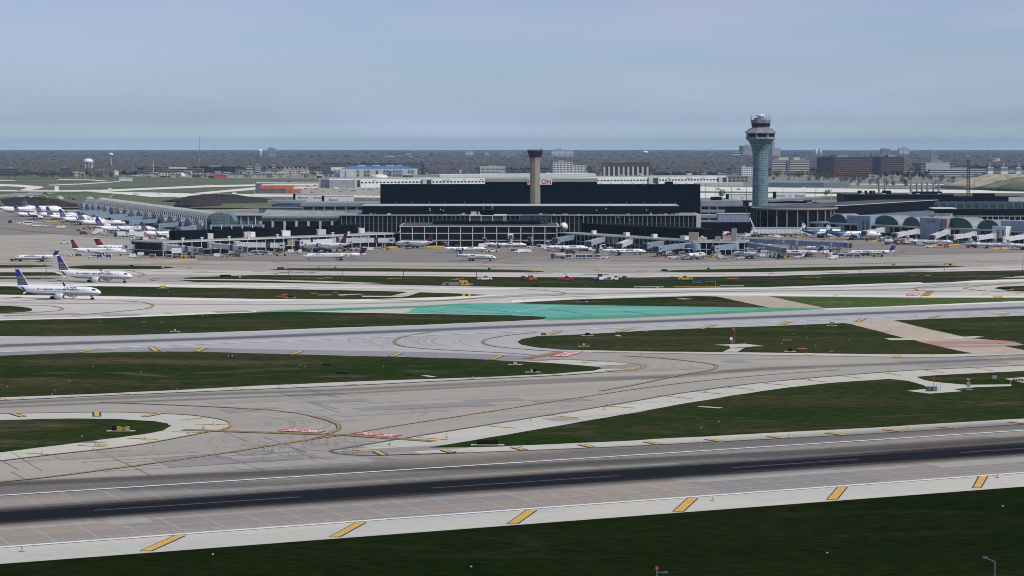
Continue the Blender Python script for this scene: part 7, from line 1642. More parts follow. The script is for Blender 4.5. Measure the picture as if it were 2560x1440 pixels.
def mk_loader(m,A):
    b=MB(); b.mat(m).box((-2.6,-1.1,.7),(.6,1.1,1.8)); b.build('body',A); b=MB(); b.mat(m_win).box((-.9,-.8,1.8),(.4,.8,2.9)); b.build('cab_window',A); b=MB(); b.mat(m).box((-1.0,-.9,2.9),(.5,.9,3.0)); b.build('cab_roof',A)
    b=MB(); b.mat(m_vdk).tube((.4,-.8,1.4),(2.6,-.8,.8),.14).tube((.4,.8,1.4),(2.6,.8,.8),.14).box((2.4,-1.3,.2),(3.3,1.3,1.2)); b.build('shovel',A); wheels(A,(-1.8,.8),1.0,.7)
MK = dict(car=mk_car,pickup=mk_pickup,flatbed=mk_flatbed,van=mk_van,boxtruck=mk_boxtruck,lift=mk_lift,cart=mk_cart,tug=mk_tug,pushback=mk_pushback,belt=mk_belt,tanker=mk_tanker,excavator=mk_excav,bus=mk_bus,barrier=mk_barrier,loader=mk_loader)
NM = dict(car=('parked_car','car','cars'),pickup=('pickup_truck','pickup truck','pickup trucks on the airfield'),flatbed=('flatbed_truck','truck','flatbed trucks'),van=('van','van','vans on the apron'),boxtruck=('box_truck','truck','box trucks on the apron'),lift=('catering_truck','truck','raised catering trucks'),cart=('baggage_cart','baggage cart','baggage carts on the apron'),tug=('baggage_tug','tug','baggage tugs on the apron'),pushback=('pushback_tug','tug','pushback tugs'),belt=('belt_loader','belt loader','belt loaders by the jets'),tanker=('tanker_truck','tanker','tanker trucks'),excavator=('excavator','excavator','construction machines'),bus=('shuttle_bus','bus','shuttle buses'),barrier=('safety_barrier','barrier','yellow barriers on the apron'),loader=('wheel_loader','loader','construction machines'))
VT={}
def veh(kind,col,px,py,hd,label):
    key=(kind,col)
    if key not in VT:
        A=empty(NM[kind][0]); MK[kind](VC[col],A); VT[key]=tree_of(A); o=A
    else: o=copy_tree(VT[key])
    q=1.25 if 690<py<710 else 1.12; o.scale=(q,q,q); o.location=P(px,py,.12); o.rotation_euler=(0,0,rad(hd)); tag(o,label,NM[kind][1],NM[kind][2]); return o
V_=veh
V_('pickup','white',1212,701.5,2,'white pickup with low bed beside the yellow generator on the grass')
V_('flatbed','orange',1321,702.5,4,'orange nosed flatbed truck on the grass left of the red pickup')
V_('pickup','red',1415,702.5,2,'red pickup standing on the grass in front of a lamp post')
V_('flatbed','white',1548,702.5,178,'white crew truck with dark flat bed on the grass')
V_('loader','white',1499,703,200,'small white loader on the grass left of the white crew truck')
V_('pickup','yellow',1714,701.5,176,'yellow pickup on the grass right of the white crew truck')
V_('pickup','white',161,608.5,182,'white service truck alone on the open apron at left')
V_('pushback','red',41,653,0,'low red pushback tug at the nose of the regional jet facing left')
for px,py,k,c,hd,l in ((49,560,'pickup','white',190,'white pickup just below the left end of the parked row'),(71,563,'bus','white',10,'white shuttle bus on the apron, left of two'),(92,566.5,'bus','white',10,'white shuttle bus on the apron, right of two'),(116,566,'pickup','white',5,'white pickup right of the two shuttle buses'),
    (26,556.5,'cart','dark',0,'dark low cart near the left edge of the apron, upper of two'),(26,557.8,'tug','dark',0,'dark tug near the left edge of the apron'),(148,571,'cart','white',0,'white box cart below the vault row, left of two'),(158,571,'cart','white',0,'white box cart below the vault row, right of two'),
    (197,579,'cart','dark',0,'dark cart left of the dark van below the vault row'),(209,586.5,'van','dark',10,'dark van below the vault row'),(218,573,'pushback','orange',0,'orange tug under the wing of a vault row jet'),(240,575,'tug','dark',0,'dark tug under the vault row jets'),(237,586,'cart','white',0,'white cart left of the big white box truck'),(251,585,'boxtruck','white',0,'white box truck beside the silver van below the winglet jet'),
    (263,588,'van','silver',5,'silver van in front of the white box truck'),(299,592.5,'boxtruck','dark',180,'dark cabbed truck left of the truck with a round mark'),(328,592,'boxtruck','white',180,'white cabbed box truck with a round dark mark'),(344,601,'lift','white',180,'white catering truck near the left concourse tip'),(364,601,'cart','white',0,'white container left of the left concourse tip'),(366,590,'pushback','orange',0,'orange tug at the tail of the hidden nosed jet'),
    (404,600,'pickup','white',0,'white pickup under the hidden nosed jet'),(132,556.5,'barrier','yellow',0,'')):
    if l: V_(k,c,px,py,hd,l)
for px,py,k,c,hd,l in ((179,640.5,'tug','white',180,'white tug at the tail of the red tailed jet at left'),(196,640,'tug','navy',0,'navy tug right of the white tug at left'),(228,644.5,'tug','white',180,'white tug pulling two blue curtained carts'),(249,645,'cart','navy',0,'blue curtained cart in front of the red tailed jet, first behind the tug'),(272,645,'cart','navy',0,'blue curtained cart in front of the red tailed jet, second behind the tug'),
    (332,644,'cart','white',0,'white cart at the left tip bridge'),(352,640,'cart','white',0,'second white cart at the left tip bridge'),(365,635,'belt','yellow',10,'yellow belt loader under the white bridge'),(382,645,'cart','navy',0,'blue curtained cart under the left tip bridges, left of two'),(402,638,'tug','white',0,'white tug under the left tip bridges'),(423,646.5,'cart','navy',0,'blue curtained cart under the left tip bridges, right of two'),(447,645,'lift','yellow',0,'yellow framed lift behind the long yellow barrier'),
    (543,643,'cart','white',0,'white cart below the second white bridge'),(562,643,'belt','yellow',170,'yellow belt loader below the second white bridge'),(590,638,'belt','dark',20,'dark belt loader below the second white bridge'),(627,638,'tug','white',180,'white tug left of the blue carts below the middle bridge'),(640,635.5,'cart','navy',0,'blue cart below the middle bridge, left of three'),(651,635.5,'cart','navy',0,'blue cart below the middle bridge, middle of three'),(664,637,'cart','navy',0,'blue cart below the middle bridge, right of three'),(674,638,'tug','white',0,'white tug right of the three blue carts'),
    (703,639.5,'pushback','silver',180,'silver low pushback tug right of the middle bridge'),(738,632,'car','silver',0,'silver car beside the middle bridge cab'),(699,632,'belt','dark',15,'dark belt loader behind the silver tug'),(852,628,'pushback','yellow',0,'yellow tug behind the red tailed jet'),(868,628,'pushback','red',0,'red tug behind the red tailed jet'),(888,626,'pickup','white',0,'white pickup below the white bridge with badge at centre left'),(900,627,'pushback','tan',0,'tan tug right of the red tug'),(926,627,'cart','white',0,'white cart below the white bridge at centre left'),
    (962,625,'belt','yellow',10,'yellow belt loader under the bridge beside the centre pier'),(1000,624,'barrier','yellow',0,''),(1207,618,'van','white',10,'white van left of the parked slim jet below the pier'),(1232,630.5,'pushback','white',180,'white pushback tug between the two slim jets in the centre'),(1130,615,'boxtruck','white',0,'white box truck in the shade under the pier, left of three'),(1155,615,'boxtruck','white',0,'white box truck in the shade under the pier, middle of three'),(1190,615,'lift','white',0,'white truck in the shade under the pier, right of three')):
    if l: V_(k,c,px,py,hd,l)
for px,py,k,c,hd,l in ((1283,630,'cart','dark',0,'dark cart left of the white vans in the centre apron'),(1297,632.5,'van','white',200,'white van in the centre apron, left of two'),(1311,632,'van','white',190,'white van in the centre apron, right of two'),(1322,632.5,'cart','white',0,'white box cart right of the two white vans'),(1329,620,'pickup','white',0,'white pickup under the lilac bridge'),(1349,620,'cart','dark',0,'dark cart under the lilac bridge'),(1344,612,'tug','yellow',0,'yellow tug behind the dark cart under the lilac bridge'),
    (1394,647,'tanker','silver',180,'grey tanker truck with dark cab in front of the row of carts'),(1426,634.5,'van','dark',10,'dark van in front of the jet below the dish'),(1446,646.5,'cart','navy',0,'navy curtained cart in the long row, second from left'),(1421,646,'cart','navy',0,'navy curtained cart in the long row, leftmost'),(1457,646.5,'cart','navy',0,'navy curtained cart in the long row, third from left'),(1473,646,'cart','navy',0,'navy curtained cart in the long row, fourth from left'),(1484,644.5,'tug','orange',0,'orange tug in the long row of carts'),
    (1495,645.5,'cart','navy',0,'navy curtained cart beside the white tugs'),(1501,646.5,'tug','white',0,'white tug at the right of the cart row, left of two'),(1515,645.5,'tug','white',20,'white tug at the right of the cart row, right of two'),(1459,627,'pushback','orange',0,'orange tug at the nose of the jet below the dish'),(1493,634,'loader','dark',90,'dark loader at the tail of the jet under the white bridge'),(1483,628,'pickup','white',0,'white pickup between the two jets below the dish'),(1528,622,'car','white',0,'white car behind the jet under the white bridge'),
    (1668,644.5,'tug','orange',0,'orange tug below the open cab of the long blue bridge'),(1684,646.5,'pickup','white',180,'white pickup left of the jet seen from behind'),(1677,637,'van','white',0,'white van below the long blue grey bridge'),(1713,649,'belt','white',10,'white belt loader under the wing of the jet seen from behind'),(1783,644,'tug','yellow',0,'yellow tug right of the jet seen from behind'),(1848,648,'belt','white',5,'white belt loader by the right one of the jets seen from behind'),(1906,643,'cart','white',0,'white framed cart right of the jets seen from behind'),(1949,647,'tanker','dark',90,'small dark tanker seen end on'),
    (1946,595,'van','white',0,'white van on the apron below the rotunda')):
    V_(k,c,px,py,hd,l)
for px,py,k,c,hd,l in ((1994,645,'belt','white',0,'white belt loader under the jet at the long blue bridge'),(2026,642,'tug','yellow',0,'yellow tug behind the jet at the long blue bridge'),(2082,648,'van','white',180,'small white van in front of the row of dark carts at right'),(2076,640,'cart','white',0,'white cart behind the small white van'),(2088,642,'cart','dark',0,'dark cart right of the small white van'),(2103,643.5,'cart','navy',0,'navy curtained cart at right, first after the dark one'),(2122,644.5,'cart','navy',0,'navy curtained cart at right, left of the last'),(2142,644.5,'cart','navy',0,'navy curtained cart at right, last of its row'),
    (2194,642,'pushback','tan',0,'low tan tug under the slim blue tailed jet'),(2164,640,'belt','dark',0,'dark belt loader under the slim blue tailed jet'),(2227,611,'tanker','silver',0,'grey tanker behind the tail of the slim blue tailed jet'),(2251,612,'pushback','red',0,'red tug at the tail of the left silver jet'),(2265,611,'cart','red',0,'red cart at the tail of the left silver jet'),(2276,611,'boxtruck','navy',0,'blue truck behind the left silver jet'),(2292,612,'tug','orange',0,'orange tug under the left silver jet'),(2301,613.5,'van','silver',0,'silver van under the left silver jet'),
    (2327,619,'pickup','white',180,'white pickup in front of the left silver jet'),(2349,618.5,'cart','red',0,'red cart in front of the left silver jet'),(2366,619,'tug','red',0,'red tug in front of the left silver jet'),(2380,608,'pushback','red',0,'red tug at the nose of the left silver jet'),(2395,607,'tug','red',0,'small red tug right of the nose of the left silver jet'),(2412,607,'pickup','silver',0,'silver pickup at the tail of the second silver jet'),(2429,619,'pushback','red',0,'long red tug in front of the second silver jet'),
    (2175,602,'pushback','red',0,'red tug below the nose of the portrait tailed jet'),(2206,597,'pickup','white',180,'white pickup right of the portrait tailed jet'),(2217,597,'pickup','silver',180,'silver pickup right of the portrait tailed jet'),(2231,610,'pickup','dark',0,'dark pickup beside the grey tanker at right'),(2008,591,'pushback','tan',0,'tan tug under the tail of the farther portrait tailed jet'),(1995,589,'van','silver',0,'silver van behind the farther portrait tailed jet'),
    (1812,587,'van','white',200,'white van near the crane, left'),(1788,585,'van','white',0,'white van at the short concourse roof line'),(1826,589,'pushback','red',0,'red tug near the crane'),(1866,592,'van','white',180,'white van right of the crane'),(1878,590,'van','dark',10,'dark van at the foot of the rotunda corridor, left of three'),(1890,591,'boxtruck','white',0,'white truck at the foot of the rotunda corridor, middle of three'),(1903,592,'tug','green',0,'green tug at the foot of the rotunda corridor'),(1923,592,'pickup','white',90,'white pickup seen end on at the foot of the rotunda corridor'),(1930,590,'cart','tan',0,'tan cart at the foot of the rotunda corridor')):
    V_(k,c,px,py,hd,l)
# the smaller equipment crowding the gates
rc = random.Random(55)
ZN = [(430,520,630,640,'under the white bridge right of the left concourse tip'),(520,610,632,641,'below the second white badge bridge'),(610,700,630,638,'under the middle badge bridge'),(705,760,627,636,'by the wing of the nose left red tailed jet'),(860,990,622,628,'under the bridge near the centre pier'),(1090,1200,614,618,'along the foot of the centre pier, left part'),(1210,1300,612,617,'along the foot of the centre pier, middle'),(1330,1400,618,628,'between the lilac bridge and the jet below the dish'),(1470,1560,620,630,'under the two white sloping bridges'),(1590,1680,626,642,'around the big open cab bridge'),(1690,1800,630,646,'around the jet seen from behind'),(1800,1960,632,648,'around the right jet seen from behind'),(1960,2060,636,646,'around the jet at the long blue bridge'),(2060,2120,634,642,'below the long blue grey bridge'),(1760,1870,584,592,'on the apron left of the rotunda corridor'),(1930,2060,588,594,'along the rotunda corridor'),(2200,2260,598,606,'left of the striped tail jets'),(2270,2400,604,612,'behind the left striped tail jet'),(2400,2550,608,618,'behind the striped tail jets at the edge'),(100,230,553,566,'below the far vault row jets'),(230,330,572,588,'below the middle vault row jets'),(330,430,588,602,'below the nearest vault row jets')]
for (x0,x1,y0,y1,ph) in ZN:
    for i in range(4):
        k,c = rc.choice((('cart','navy'),('cart','white'),('cart','dark'),('tug','white'),('tug','yellow'),('belt','white'),('belt','dark'),('pushback','tan'),('van','silver')))
        nm = {'cart':'baggage cart','tug':'tug','belt':'belt loader','pushback':'pushback tug','van':'van'}[k]
        V_(k,c,rc.uniform(x0,x1),rc.uniform(y0,y1),rc.choice((0,0,180,90,20,160)),'%s %s %s'%(c,nm,ph))
# barriers as long yellow jersey pieces
def long_barrier(px0,px1,py,label,h=.95):
    a=P(px0,py); L=(px1-px0)*CAM_H/(py-HOR); A=empty('safety_barrier',a); tag(A,label,'barrier','yellow barriers on the apron'); n=max(1,int(L/6))
    for i in range(min(n,20)):
        w=L/n; b=MB(); b.mat(m_yel); b.xprism([(-.45,0),(.45,0),(.3,.35),(.2,h),(-.2,h),(-.3,.35)],i*w+.05,(i+1)*w-.05); b.build('barrier_block',A)
for a,c,y,l in ((353,494,651,'long yellow barrier in front of the left concourse tip'),(168,195,646,'short yellow barrier below the tail of the red tailed jet'),(1066,1114,618,'yellow barrier between the red tailed jet and the slim jets'),(971,992,619,'yellow barrier under the bridge beside the centre pier'),(114,146,554,'yellow barrier under the left vault row jets'),(2075,2088,596,'yellow barrier under the nearer portrait tailed jet'),(2180,2192,604,'yellow barrier right of the nose of the portrait tailed jet'),(2199,2212,604,'yellow barrier farther right of the portrait tailed jet'),(2236,2246,606,'yellow barrier at the left silver jet tail'),(2334,2343,614,'yellow barrier below the left silver jet'),(2372,2398,613,'yellow barrier right of the left silver jet'),(2440,2460,618,'yellow barrier below the second silver jet'),(2482,2500,623,'yellow barrier at the right edge, left of two'),(2504,2522,622,'yellow barrier at the right edge, right of two'),(1992,2004,593,'yellow barrier left of the farther portrait tailed jet')):
    long_barrier(a,c,y,l)
B=Bd('rail_barrier','long yellow and white rail lying along the taxiway edge on the grass','barrier',1684,1800,718.5); B.box('rail',0,B.L,0,.3,.15,.45,m_yel); 
for i in range(18): B.box('post',B.L*i/18,B.L*i/18+.25,-.1,.5,0,.7,m_tan)
B=Bd('pipe','pale pipe lying on the grass right of the yellow rail','pipe',1800,1860,716); B.box('pipe_body',0,B.L,0,.5,.1,.6,m_lgry)
B=Bd('pipe','pale pipe lying on the grass left of the yellow rail','pipe',1585,1660,718.5); B.box('pipe_body',0,B.L,0,.5,.1,.5,m_lgry)
# generator in its concrete pit
B=Bd('generator','yellow generator box on the grass in a concrete surround','generator',1148,1172,714); B.box('housing',0,B.L*.85,0,2.4,.1,2.3,m_yel); B.box('control_box',B.L*.85,B.L*1.05,.2,2.2,.1,1.2,m_yel); B.box('panel',B.L*.5,B.L*.7,-.06,0,.8,1.6,m_vdk); B.box('hatch',B.L*.1,B.L*.35,-.06,0,.6,1.9,m_tan)
B=Bd('retaining_wall','low concrete headwall beside the yellow generator','wall',1102,1150,714); B.box('wall',1.4,B.L,0,.6,0,1.5,m_gry)
b=MB(); b.mat(m_gry).add([(0,0,0),(1.4,0,0),(1.4,.6,0),(0,.6,0),(.1,0,.15),(1.4,0,1.5),(1.4,.6,1.5),(.1,.6,.15)],[(0,1,5,4),(1,2,6,5),(2,3,7,6),(3,0,4,7),(4,5,6,7)]); b.build('wing_wall',B.r); B.box('opening',2.3,3.8,-.05,.1,.2,1.2,m_vdk)
B=Bd('wing_wall','sloping concrete wing wall right of the yellow generator','wall',1172,1183,713.5); b=MB(); b.mat(m_gry).xprism([(0,0),(.6,0),(.6,.9),(0,.9)],0,B.L); b.build('wall',B.r)
B=Bd('drain_box','dark slatted drain box on the grass right of the yellow pickup','drain',1732,1757,709); B.box('wall',0,B.L,0,2,0,1.3,m_vdk); 
for i in range(4): B.box('slot',B.L*(i+.2)/4,B.L*(i+.7)/4,-.05,0,.4,.9,m_gry)
# ---- far yard machines and parked cars
rv=random.Random(9); seen=set()
for px,py,k,c,hd,l in ((119,498,'excavator','yellow',180,'yellow excavator at the far diggings, first from left'),(128,499,'loader','white',0,'white loader at the far diggings'),(185,499,'excavator','grey',150,'grey excavator at the far diggings'),(252,497,'excavator','tan',90,'tan excavator at the far diggings near the vault'),(276,496,'excavator','yellow',20,'yellow excavator at the far diggings near the vault'),(8,504,'excavator','orange',160,'brown orange excavator at the left edge diggings'),(82,499,'boxtruck','white',0,'white truck at the far diggings, left of two'),(91,499,'boxtruck','white',0,'white truck at the far diggings, right of two'),
    (74,486,'pickup','white',0,'white pickup on the far dark road at left'),(113,486,'van','dark',0,'dark van on the far dark road'),(247,474.5,'loader','orange',0,'orange loader on the far taxiway at left'),(276,474,'van','white',0,'pale van on the far taxiway at left'),(340,489,'boxtruck','white',0,'white truck on the far taxiway above the vault'),(448,496,'pickup','white',0,'white pickup on the far taxiway right of the vault'),(397,487.5,'pickup','white',0,'white pickup on the far taxiway middle'),(628,493,'pickup','white',0,'white pickup on the far taxiway, group of two'),(556,489,'car','silver',0,'silver car on the far taxiway'),(588,489,'boxtruck','white',0,'white truck on the far taxiway near the orange hall'),
    (723,455,'van','navy',0,'navy van on the grass above the orange hall'),(516,461.5,'car','white',0,'white car on the far taxiway, upper left of two'),(526,461.5,'car','white',0,'white car on the far taxiway, upper right of two'),(770,468,'loader','yellow',0,'yellow loader in the far yard, first from left'),(786,466,'loader','yellow',0,'yellow loader in the far yard, second from left'),(800,468,'excavator','yellow',180,'yellow excavator in the far yard'),(812,470,'loader','yellow',0,'yellow loader in the far yard, last of the row'),(822,466,'loader','yellow',180,'yellow loader nearest the white cargo building'),
    (758,474,'boxtruck','red',0,'red cabbed truck in the far yard'),(843,474,'boxtruck','white',0,'white truck in the far yard beside the cargo building'),(1796,475,'loader','orange',0,'orange loader beyond the right garage, left of two'),(1846,475,'loader','orange',0,'orange loader beyond the right garage, right of two'),(2009,470,'pickup','white',0,'white pickup on the far strip right of the glass tower'),(2278,476,'pickup','yellow',0,'yellow pickup on the far strip near the stacks'),(2265,465,'loader','orange',0,'orange loader left of the sand hill')):
    V_(k,c,px,py,hd,l)
def pcar(px,py,c,l,gp):
    o=veh('car',c,px,py,rv.choice([0,90,180,10]),l); o['group']=gp
for i in range(190):
    r_=i%13
    if i>=130: px,py,gp,w_=rv.uniform(300,830),rv.uniform(439,447),'cars parked by the far housing','parked by the far housing'
    elif r_<5: px,py,gp,w_=rv.uniform(735,1000),rv.uniform(471,484),'cars parked in the far yard','parked in the yard left of the black hotel'
    elif r_<10: px,py,gp,w_=rv.uniform(2060,2400),rv.uniform(454,470),'cars parked beyond the stacks','parked beyond the stacks at right'
    else: px,py,gp,w_=rv.uniform(1870,2120),rv.uniform(448,455),'cars parked behind the blast fence','parked behind the grey green blast fence'
    c=rv.choice(['white','white','silver','dark','red','white','silver','tan'])
    pcar(px,py,c,'%s car %s, %s'%(c,w_,'left part' if px<480 or 735<px<820 or 1800<px<1960 or 2060<px<2150 else 'middle part' if px<900 or 1900<px<2040 or 2100<px<2270 else 'right part'),gp)
# ---- crane
A=empty('mobile_crane',P(1893,592)); tag(A,'mobile crane with long dark lattice boom leaning left before the rotunda','crane'); b=MB(); b.mat(m_vdk).box((-5,-1.3,.6),(4,1.3,1.8)); b.build('chassis',A); wheels(A,(-3.8,-2,1,3),1.2,.6)
b=MB(); b.mat(m_tan).box((-3,-1.2,1.8),(.5,1.2,3.6)); b.build('cab',A); b=MB(); b.mat(m_vw).tube((-1,0,3),(-5.5,0,14),.5,.42); b.mat(m_vdk).tube((-5.5,0,14),(-10.4,0,25.5),.4,.25); b.build('boom',A)
# ---- light masts
def lamp(px,by,ty,label,arm=1,dark=True,two=False,gp='lamp posts along the taxiways',r=.14):
    A=empty('lamp_post',P(px,by)); tag(A,label,'lamp post',gp); h=HZ(by,ty); m_=m_vdk if dark else m_lgry
    b=MB(); b.mat(m_).tube((0,0,0),(0,0,h),r*1.3,r*.8); b.build('pole',A)
    for s in ((1,-1) if two else (arm,)):
        b=MB(); b.mat(m_).tube((0,0,h-.1),(s*1.6,0,h+.1),.07).box((s*1.2-.5,-.2,h),(s*1.2+.7,.2,h+.18)); b.build('lamp_head',A)
for px,by,ty,s,l in ((115.5,691,661,-1,'lamp post left of the second taxiing jet'),(720.5,700,668,-1,'lamp post on the mid grass strip, leftmost of the middle group'),(855.5,704,671,1,'lamp post on the mid grass strip, second from left'),(1008.5,710,679,1,'lamp post on the mid grass strip, third from left'),(1191,699,677,1,'lamp post above the yellow generator'),(1417,717,685,-1,'lamp post behind the red pickup'),(1674.5,711,692,1,'lamp post left of the yellow pickup'),(1922,717,684,1,'lamp post on the mid strip at right of centre'),(2149.5,709,671,1,'lamp post on the right part of the mid strip'),(2360,701,659,1,'lamp post with long arm on the right part of the mid strip'),(2557,687,646,1,'lamp post at the right edge of the mid strip')): lamp(px,by,ty,l,s)
for px,by,ty,l in ((585,578,527,'white light mast left on the glass roofed wing'),(623,575,538,'white light mast in the middle of the glass link'),(647,575,540,'white light mast at the right end of the glass link'),(716,503,472,'slim light mast on the left part of the garage'),(777,547,482,'slim light mast on the garage before the white lift house'),(803,547,475,'slim light mast between the two white lift houses'),(869,548,480,'slim light mast before the right white lift house'),(918,548,470,'slim light mast on the garage near the hotel'),(934,548,472,'slim light mast at the right end of the left garage')): lamp(px,by,ty,l,1,False,True,'light masts by the left terminals',.2)
for px,by,ty,l in ((1764,545,462,'light mast left on the right garage'),(1789,545,468,'light mast second on the right garage'),(1797,545,466,'light mast third on the right garage'),(1828,545,468,'light mast beside the white lift house left of the glass tower'),(1866,545,466,'light mast nearest the glass tower on its left'),(1957,545,470,'light mast right of the glass tower'),(2039,545,474,'light mast right of the white lift house'),(2078,552,468,'tall pale light mast at the garage end'),(2322,580,529,'light mast beside the pale blue service block'),(2353,585,536,'light mast in front of the ramp cab'),(2380,590,543,'light mast right of the ramp cab'),(2517,602,540,'light mast at the louvred tower'),(2538,606,545,'light mast right of the louvred tower'),(2436,478,400,'slim mast right of the lattice mast'),(2388,440,390,'lamp topped mast left of the lattice mast')): lamp(px,by,ty,l,1,px not in (2078,),True,'light masts by the right terminals',.2)
rl = random.Random(12)
for i in range(26):
    px = rl.uniform(1890,2420) if i<16 else rl.uniform(760,1000); by = rl.uniform(446,466) if i<16 else rl.uniform(470,482)
    lamp(px,by,by-rl.uniform(16,24),'slim far light mast '+('beyond the stacks and brown offices' if i<16 else 'in the far yard left of the hotel'),1,False,True,'far light masts',.25)
# nearest lamp posts at the bottom edge
for px,py,h,s,l in ((2487,1404,12,-1,'grey lamp post with long arm at the bottom right corner'),(1642,1431,9,1,'short lamp post with orange top at the bottom edge')):
    # the post stands on the near grass below the frame; the head is where the photo shows it
    dd=300.0; z=CAM_H; v=(720-py)/FPX; y=dd; zt=CAM_H+y*(-sp+v*cp)/(cp+v*sp); x=(px-1280)/FPX*y/(cp+v*sp)
    A=empty('lamp_post',(x,y,0)); tag(A,l,'lamp post')
    b=MB(); b.mat(m_slate).tube((0,0,0),(0,0,zt),.14,.10); b.build('pole',A)
    b=MB(); b.mat(m_slate).tube((0,0,zt),(s*1.35,0,zt+.55 if s<0 else zt+.0),.07).box((s*1.2-.35,-.14,zt+(.42 if s<0 else -.07)),(s*1.2+.25,.14,zt+(.62 if s<0 else .1))); b.build('lamp_head',A)
    if s>0: b=MB(); b.mat(m_steel).tube((0,0,zt),(0,0,zt+.55),.05); b.mat(m_ora).tube((-.1,0,zt+.4),(-.1,0,zt+.75),.09).tube((.1,0,zt+.4),(.1,0,zt+.75),.09); b.build('warning_light',A)
# ---- airfield signs
def sign(px,py,wpx,hpx,label,panels=(),pad=True,deep=.25,body=None,gp='airfield signs'):
    body=body or mat('sign_black',(.006,.006,.007),.7,spec=.1); mp_=CAM_H/(py-HOR); A=empty('airfield_sign',P(px,py)); tag(A,label,'sign',gp); w=wpx*mp_; h=hpx*mp_
    b=MB(); b.mat(body).box((-w/2,-deep/2,.15),(w/2,deep/2,.15+h)); bd=b.build('sign_box',A)
    b=MB(); b.mat(m_steel)
    for i in range(max(2,int(w/1.5))): x=-w/2+w*(i+.5)/max(2,int(w/1.5)); b.box((x-.05,-.05,0),(x+.05,.05,.15))
    b.build('leg',A)
    if pad:
        b=MB(); b.mat(c_shou).box((-w/2-1.3,-1.0,-.0),(w/2+1.3,1.0,.13)); b.build('concrete_pad',A)
    for (f0,f1,colr,txt,tcol) in panels:
        b=MB(); b.mat(colr).box((-w/2+w*f0+.03,-deep/2-.03,.15+h*.08),(-w/2+w*f1-.03,-deep/2,.15+h*.94)); p_=b.build('sign_panel',A)
        if txt:
            vs,fs=textmesh(txt,1.0,bold=.02); x0=min(v.x for v in vs); x1=max(v.x for v in vs); y0=min(v.y for v in vs); y1=max(v.y for v in vs)
            ww=w*(f1-f0)*.72; hh=h*.58; b=MB(); b.mat(tcol).add([(-w/2+w*(f0+f1)/2-ww/2+(v.x-x0)/(x1-x0)*ww, -deep/2-.05, .15+h*.22+(v.y-y0)/(y1-y0)*hh) for v in vs],fs); b.build('sign_lettering',p_)
    return A
my=mat('sign_yellow',(.66,.42,.02),.5); mr=mat('sign_red',(.42,.03,.03),.5)
sign(302.5,1078,44,11.5,'black and yellow taxiway sign with P arrows on the left grass teardrop',((.26,.5,my,'\u2199P',m_vdk),(.5,.74,m_vdk,'P3',my),(.74,1,my,'P\u2197',m_vdk)))
sign(1219,1113,54,11,'long black sign box standing at the lower edge of the right grass',())
sign(1288,912,15,8,'red sign with white figures on the middle grass tip, left',((.1,.95,mr,'10L',m_w),)); sign(1332,931,17,7,'black and yellow sign on the middle grass tip, right of the red one',((.1,.5,my,'P',m_vdk),))
sign(1359,839,12,6,'small black sign at the far runway edge, left of two',((.2,.9,mat('sign_dim',(.12,.10,.02),.6),'',None),)); sign(1469,839,12,6,'small black sign with a pad at the far runway edge, right of two'); sign(1460,866,10,8,'red sign on a pad on the grass right of the junction',((.1,.9,mr,'R',m_w),)); sign(1975,879,9,7,'small dark sign on a pad near the grass lower edge')
sign(2080,815,8,9,'black distance sign with white figure at the far runway edge',((.1,.9,m_vdk,'7',m_w),)); sign(438,829,8,6.5,'small dark sign on a pad on the grass north of the runway',((.1,.9,m_vdk,'8',m_w),)); sign(577,892,18,4,'black sign near the upper edge of the middle grass',((.1,.3,m_lgry,'',None),(.6,.85,m_lgry,'',None)),pad=False); sign(816,915,23,4,'black double sign lying on the middle grass',(),pad=False); sign(855,936.5,32,4.5,'black long sign beside the dug soil on the middle grass',(),pad=False)
sign(1456,755,14,5,'black sign on a pad above the teal pavement'); sign(727,745,12,5,'black sign on a pad on the left strip'); sign(1167,741,22,5.5,'yellow and black triple sign near the strip tip',((0,.33,my,'',None),(.4,.6,m_vdk,'',None),(.66,1,my,'',None))); sign(407,721,15,6,'yellow sign with black end on a pad beside the taxiing jet',((.1,.5,my,'',None),(.55,.95,my,'',None)))
sign(564,692,28,4.5,'long black sign at the top of the mid strip, left',(),pad=False); sign(702,673,18,4,'black sign at the tip of the thin upper strip'); sign(329,667,8,4,'small dark sign on the upper left strip',pad=False); sign(406,670,13,4,'yellow sign at the tip of the upper left strip',((.3,1,my,'',None),),pad=False); sign(690,689.5,8,4,'small yellow sign at the top of the mid strip',((0,1,my,'',None),),pad=False)
sign(1223,674,6,4,'tiny grey sign on the apron edge above the pickup',pad=False); sign(1180,681,6,4,'tiny dark sign on the thin upper strip',pad=False); sign(1335,679,11,3.5,'small yellow sign at the right tip of the thin upper strip',((0,1,my,'',None),),pad=False); sign(1661,678,15,4,'black sign at the left tip of the right upper strip',pad=False); sign(1771,674,6,4,'tiny dark sign on the right upper strip',pad=False)
sign(2234,664,9,4,'small olive sign on the right upper strip',((0,1,mat('sign_olive',(.2,.16,.02),.6),'',None),),pad=False); sign(2380,664,15,4.5,'yellow and dark sign at the right end of the right upper strip',((.4,1,my,'',None),),pad=False); sign(2529,692,6,4,'tiny dark sign near the right ditch',pad=False); sign(1339,717,10,4,'small dark box at the lower edge of the mid strip',pad=False); sign(2515,724.5,21,5,'black sign on the small grass at the right edge'); sign(2304,744,4,5,'small white marker beside the hold line at right',((0,1,m_w,'',None),),pad=False)
sign(796,671,6,4,'tiny yellow sign on the thin upper strip, left',((0,1,my,'',None),),pad=False); sign(838,671,6,4,'tiny olive sign on the thin upper strip, right',((0,1,MATS['sign_olive'],'',None),),pad=False); sign(600,694.5,4,4,'small white box beside an orange mark on the mid strip',((0,1,m_w,'',None),),pad=False); sign(1329,693,4,3,'little dark box on the mid strip edge',pad=False)
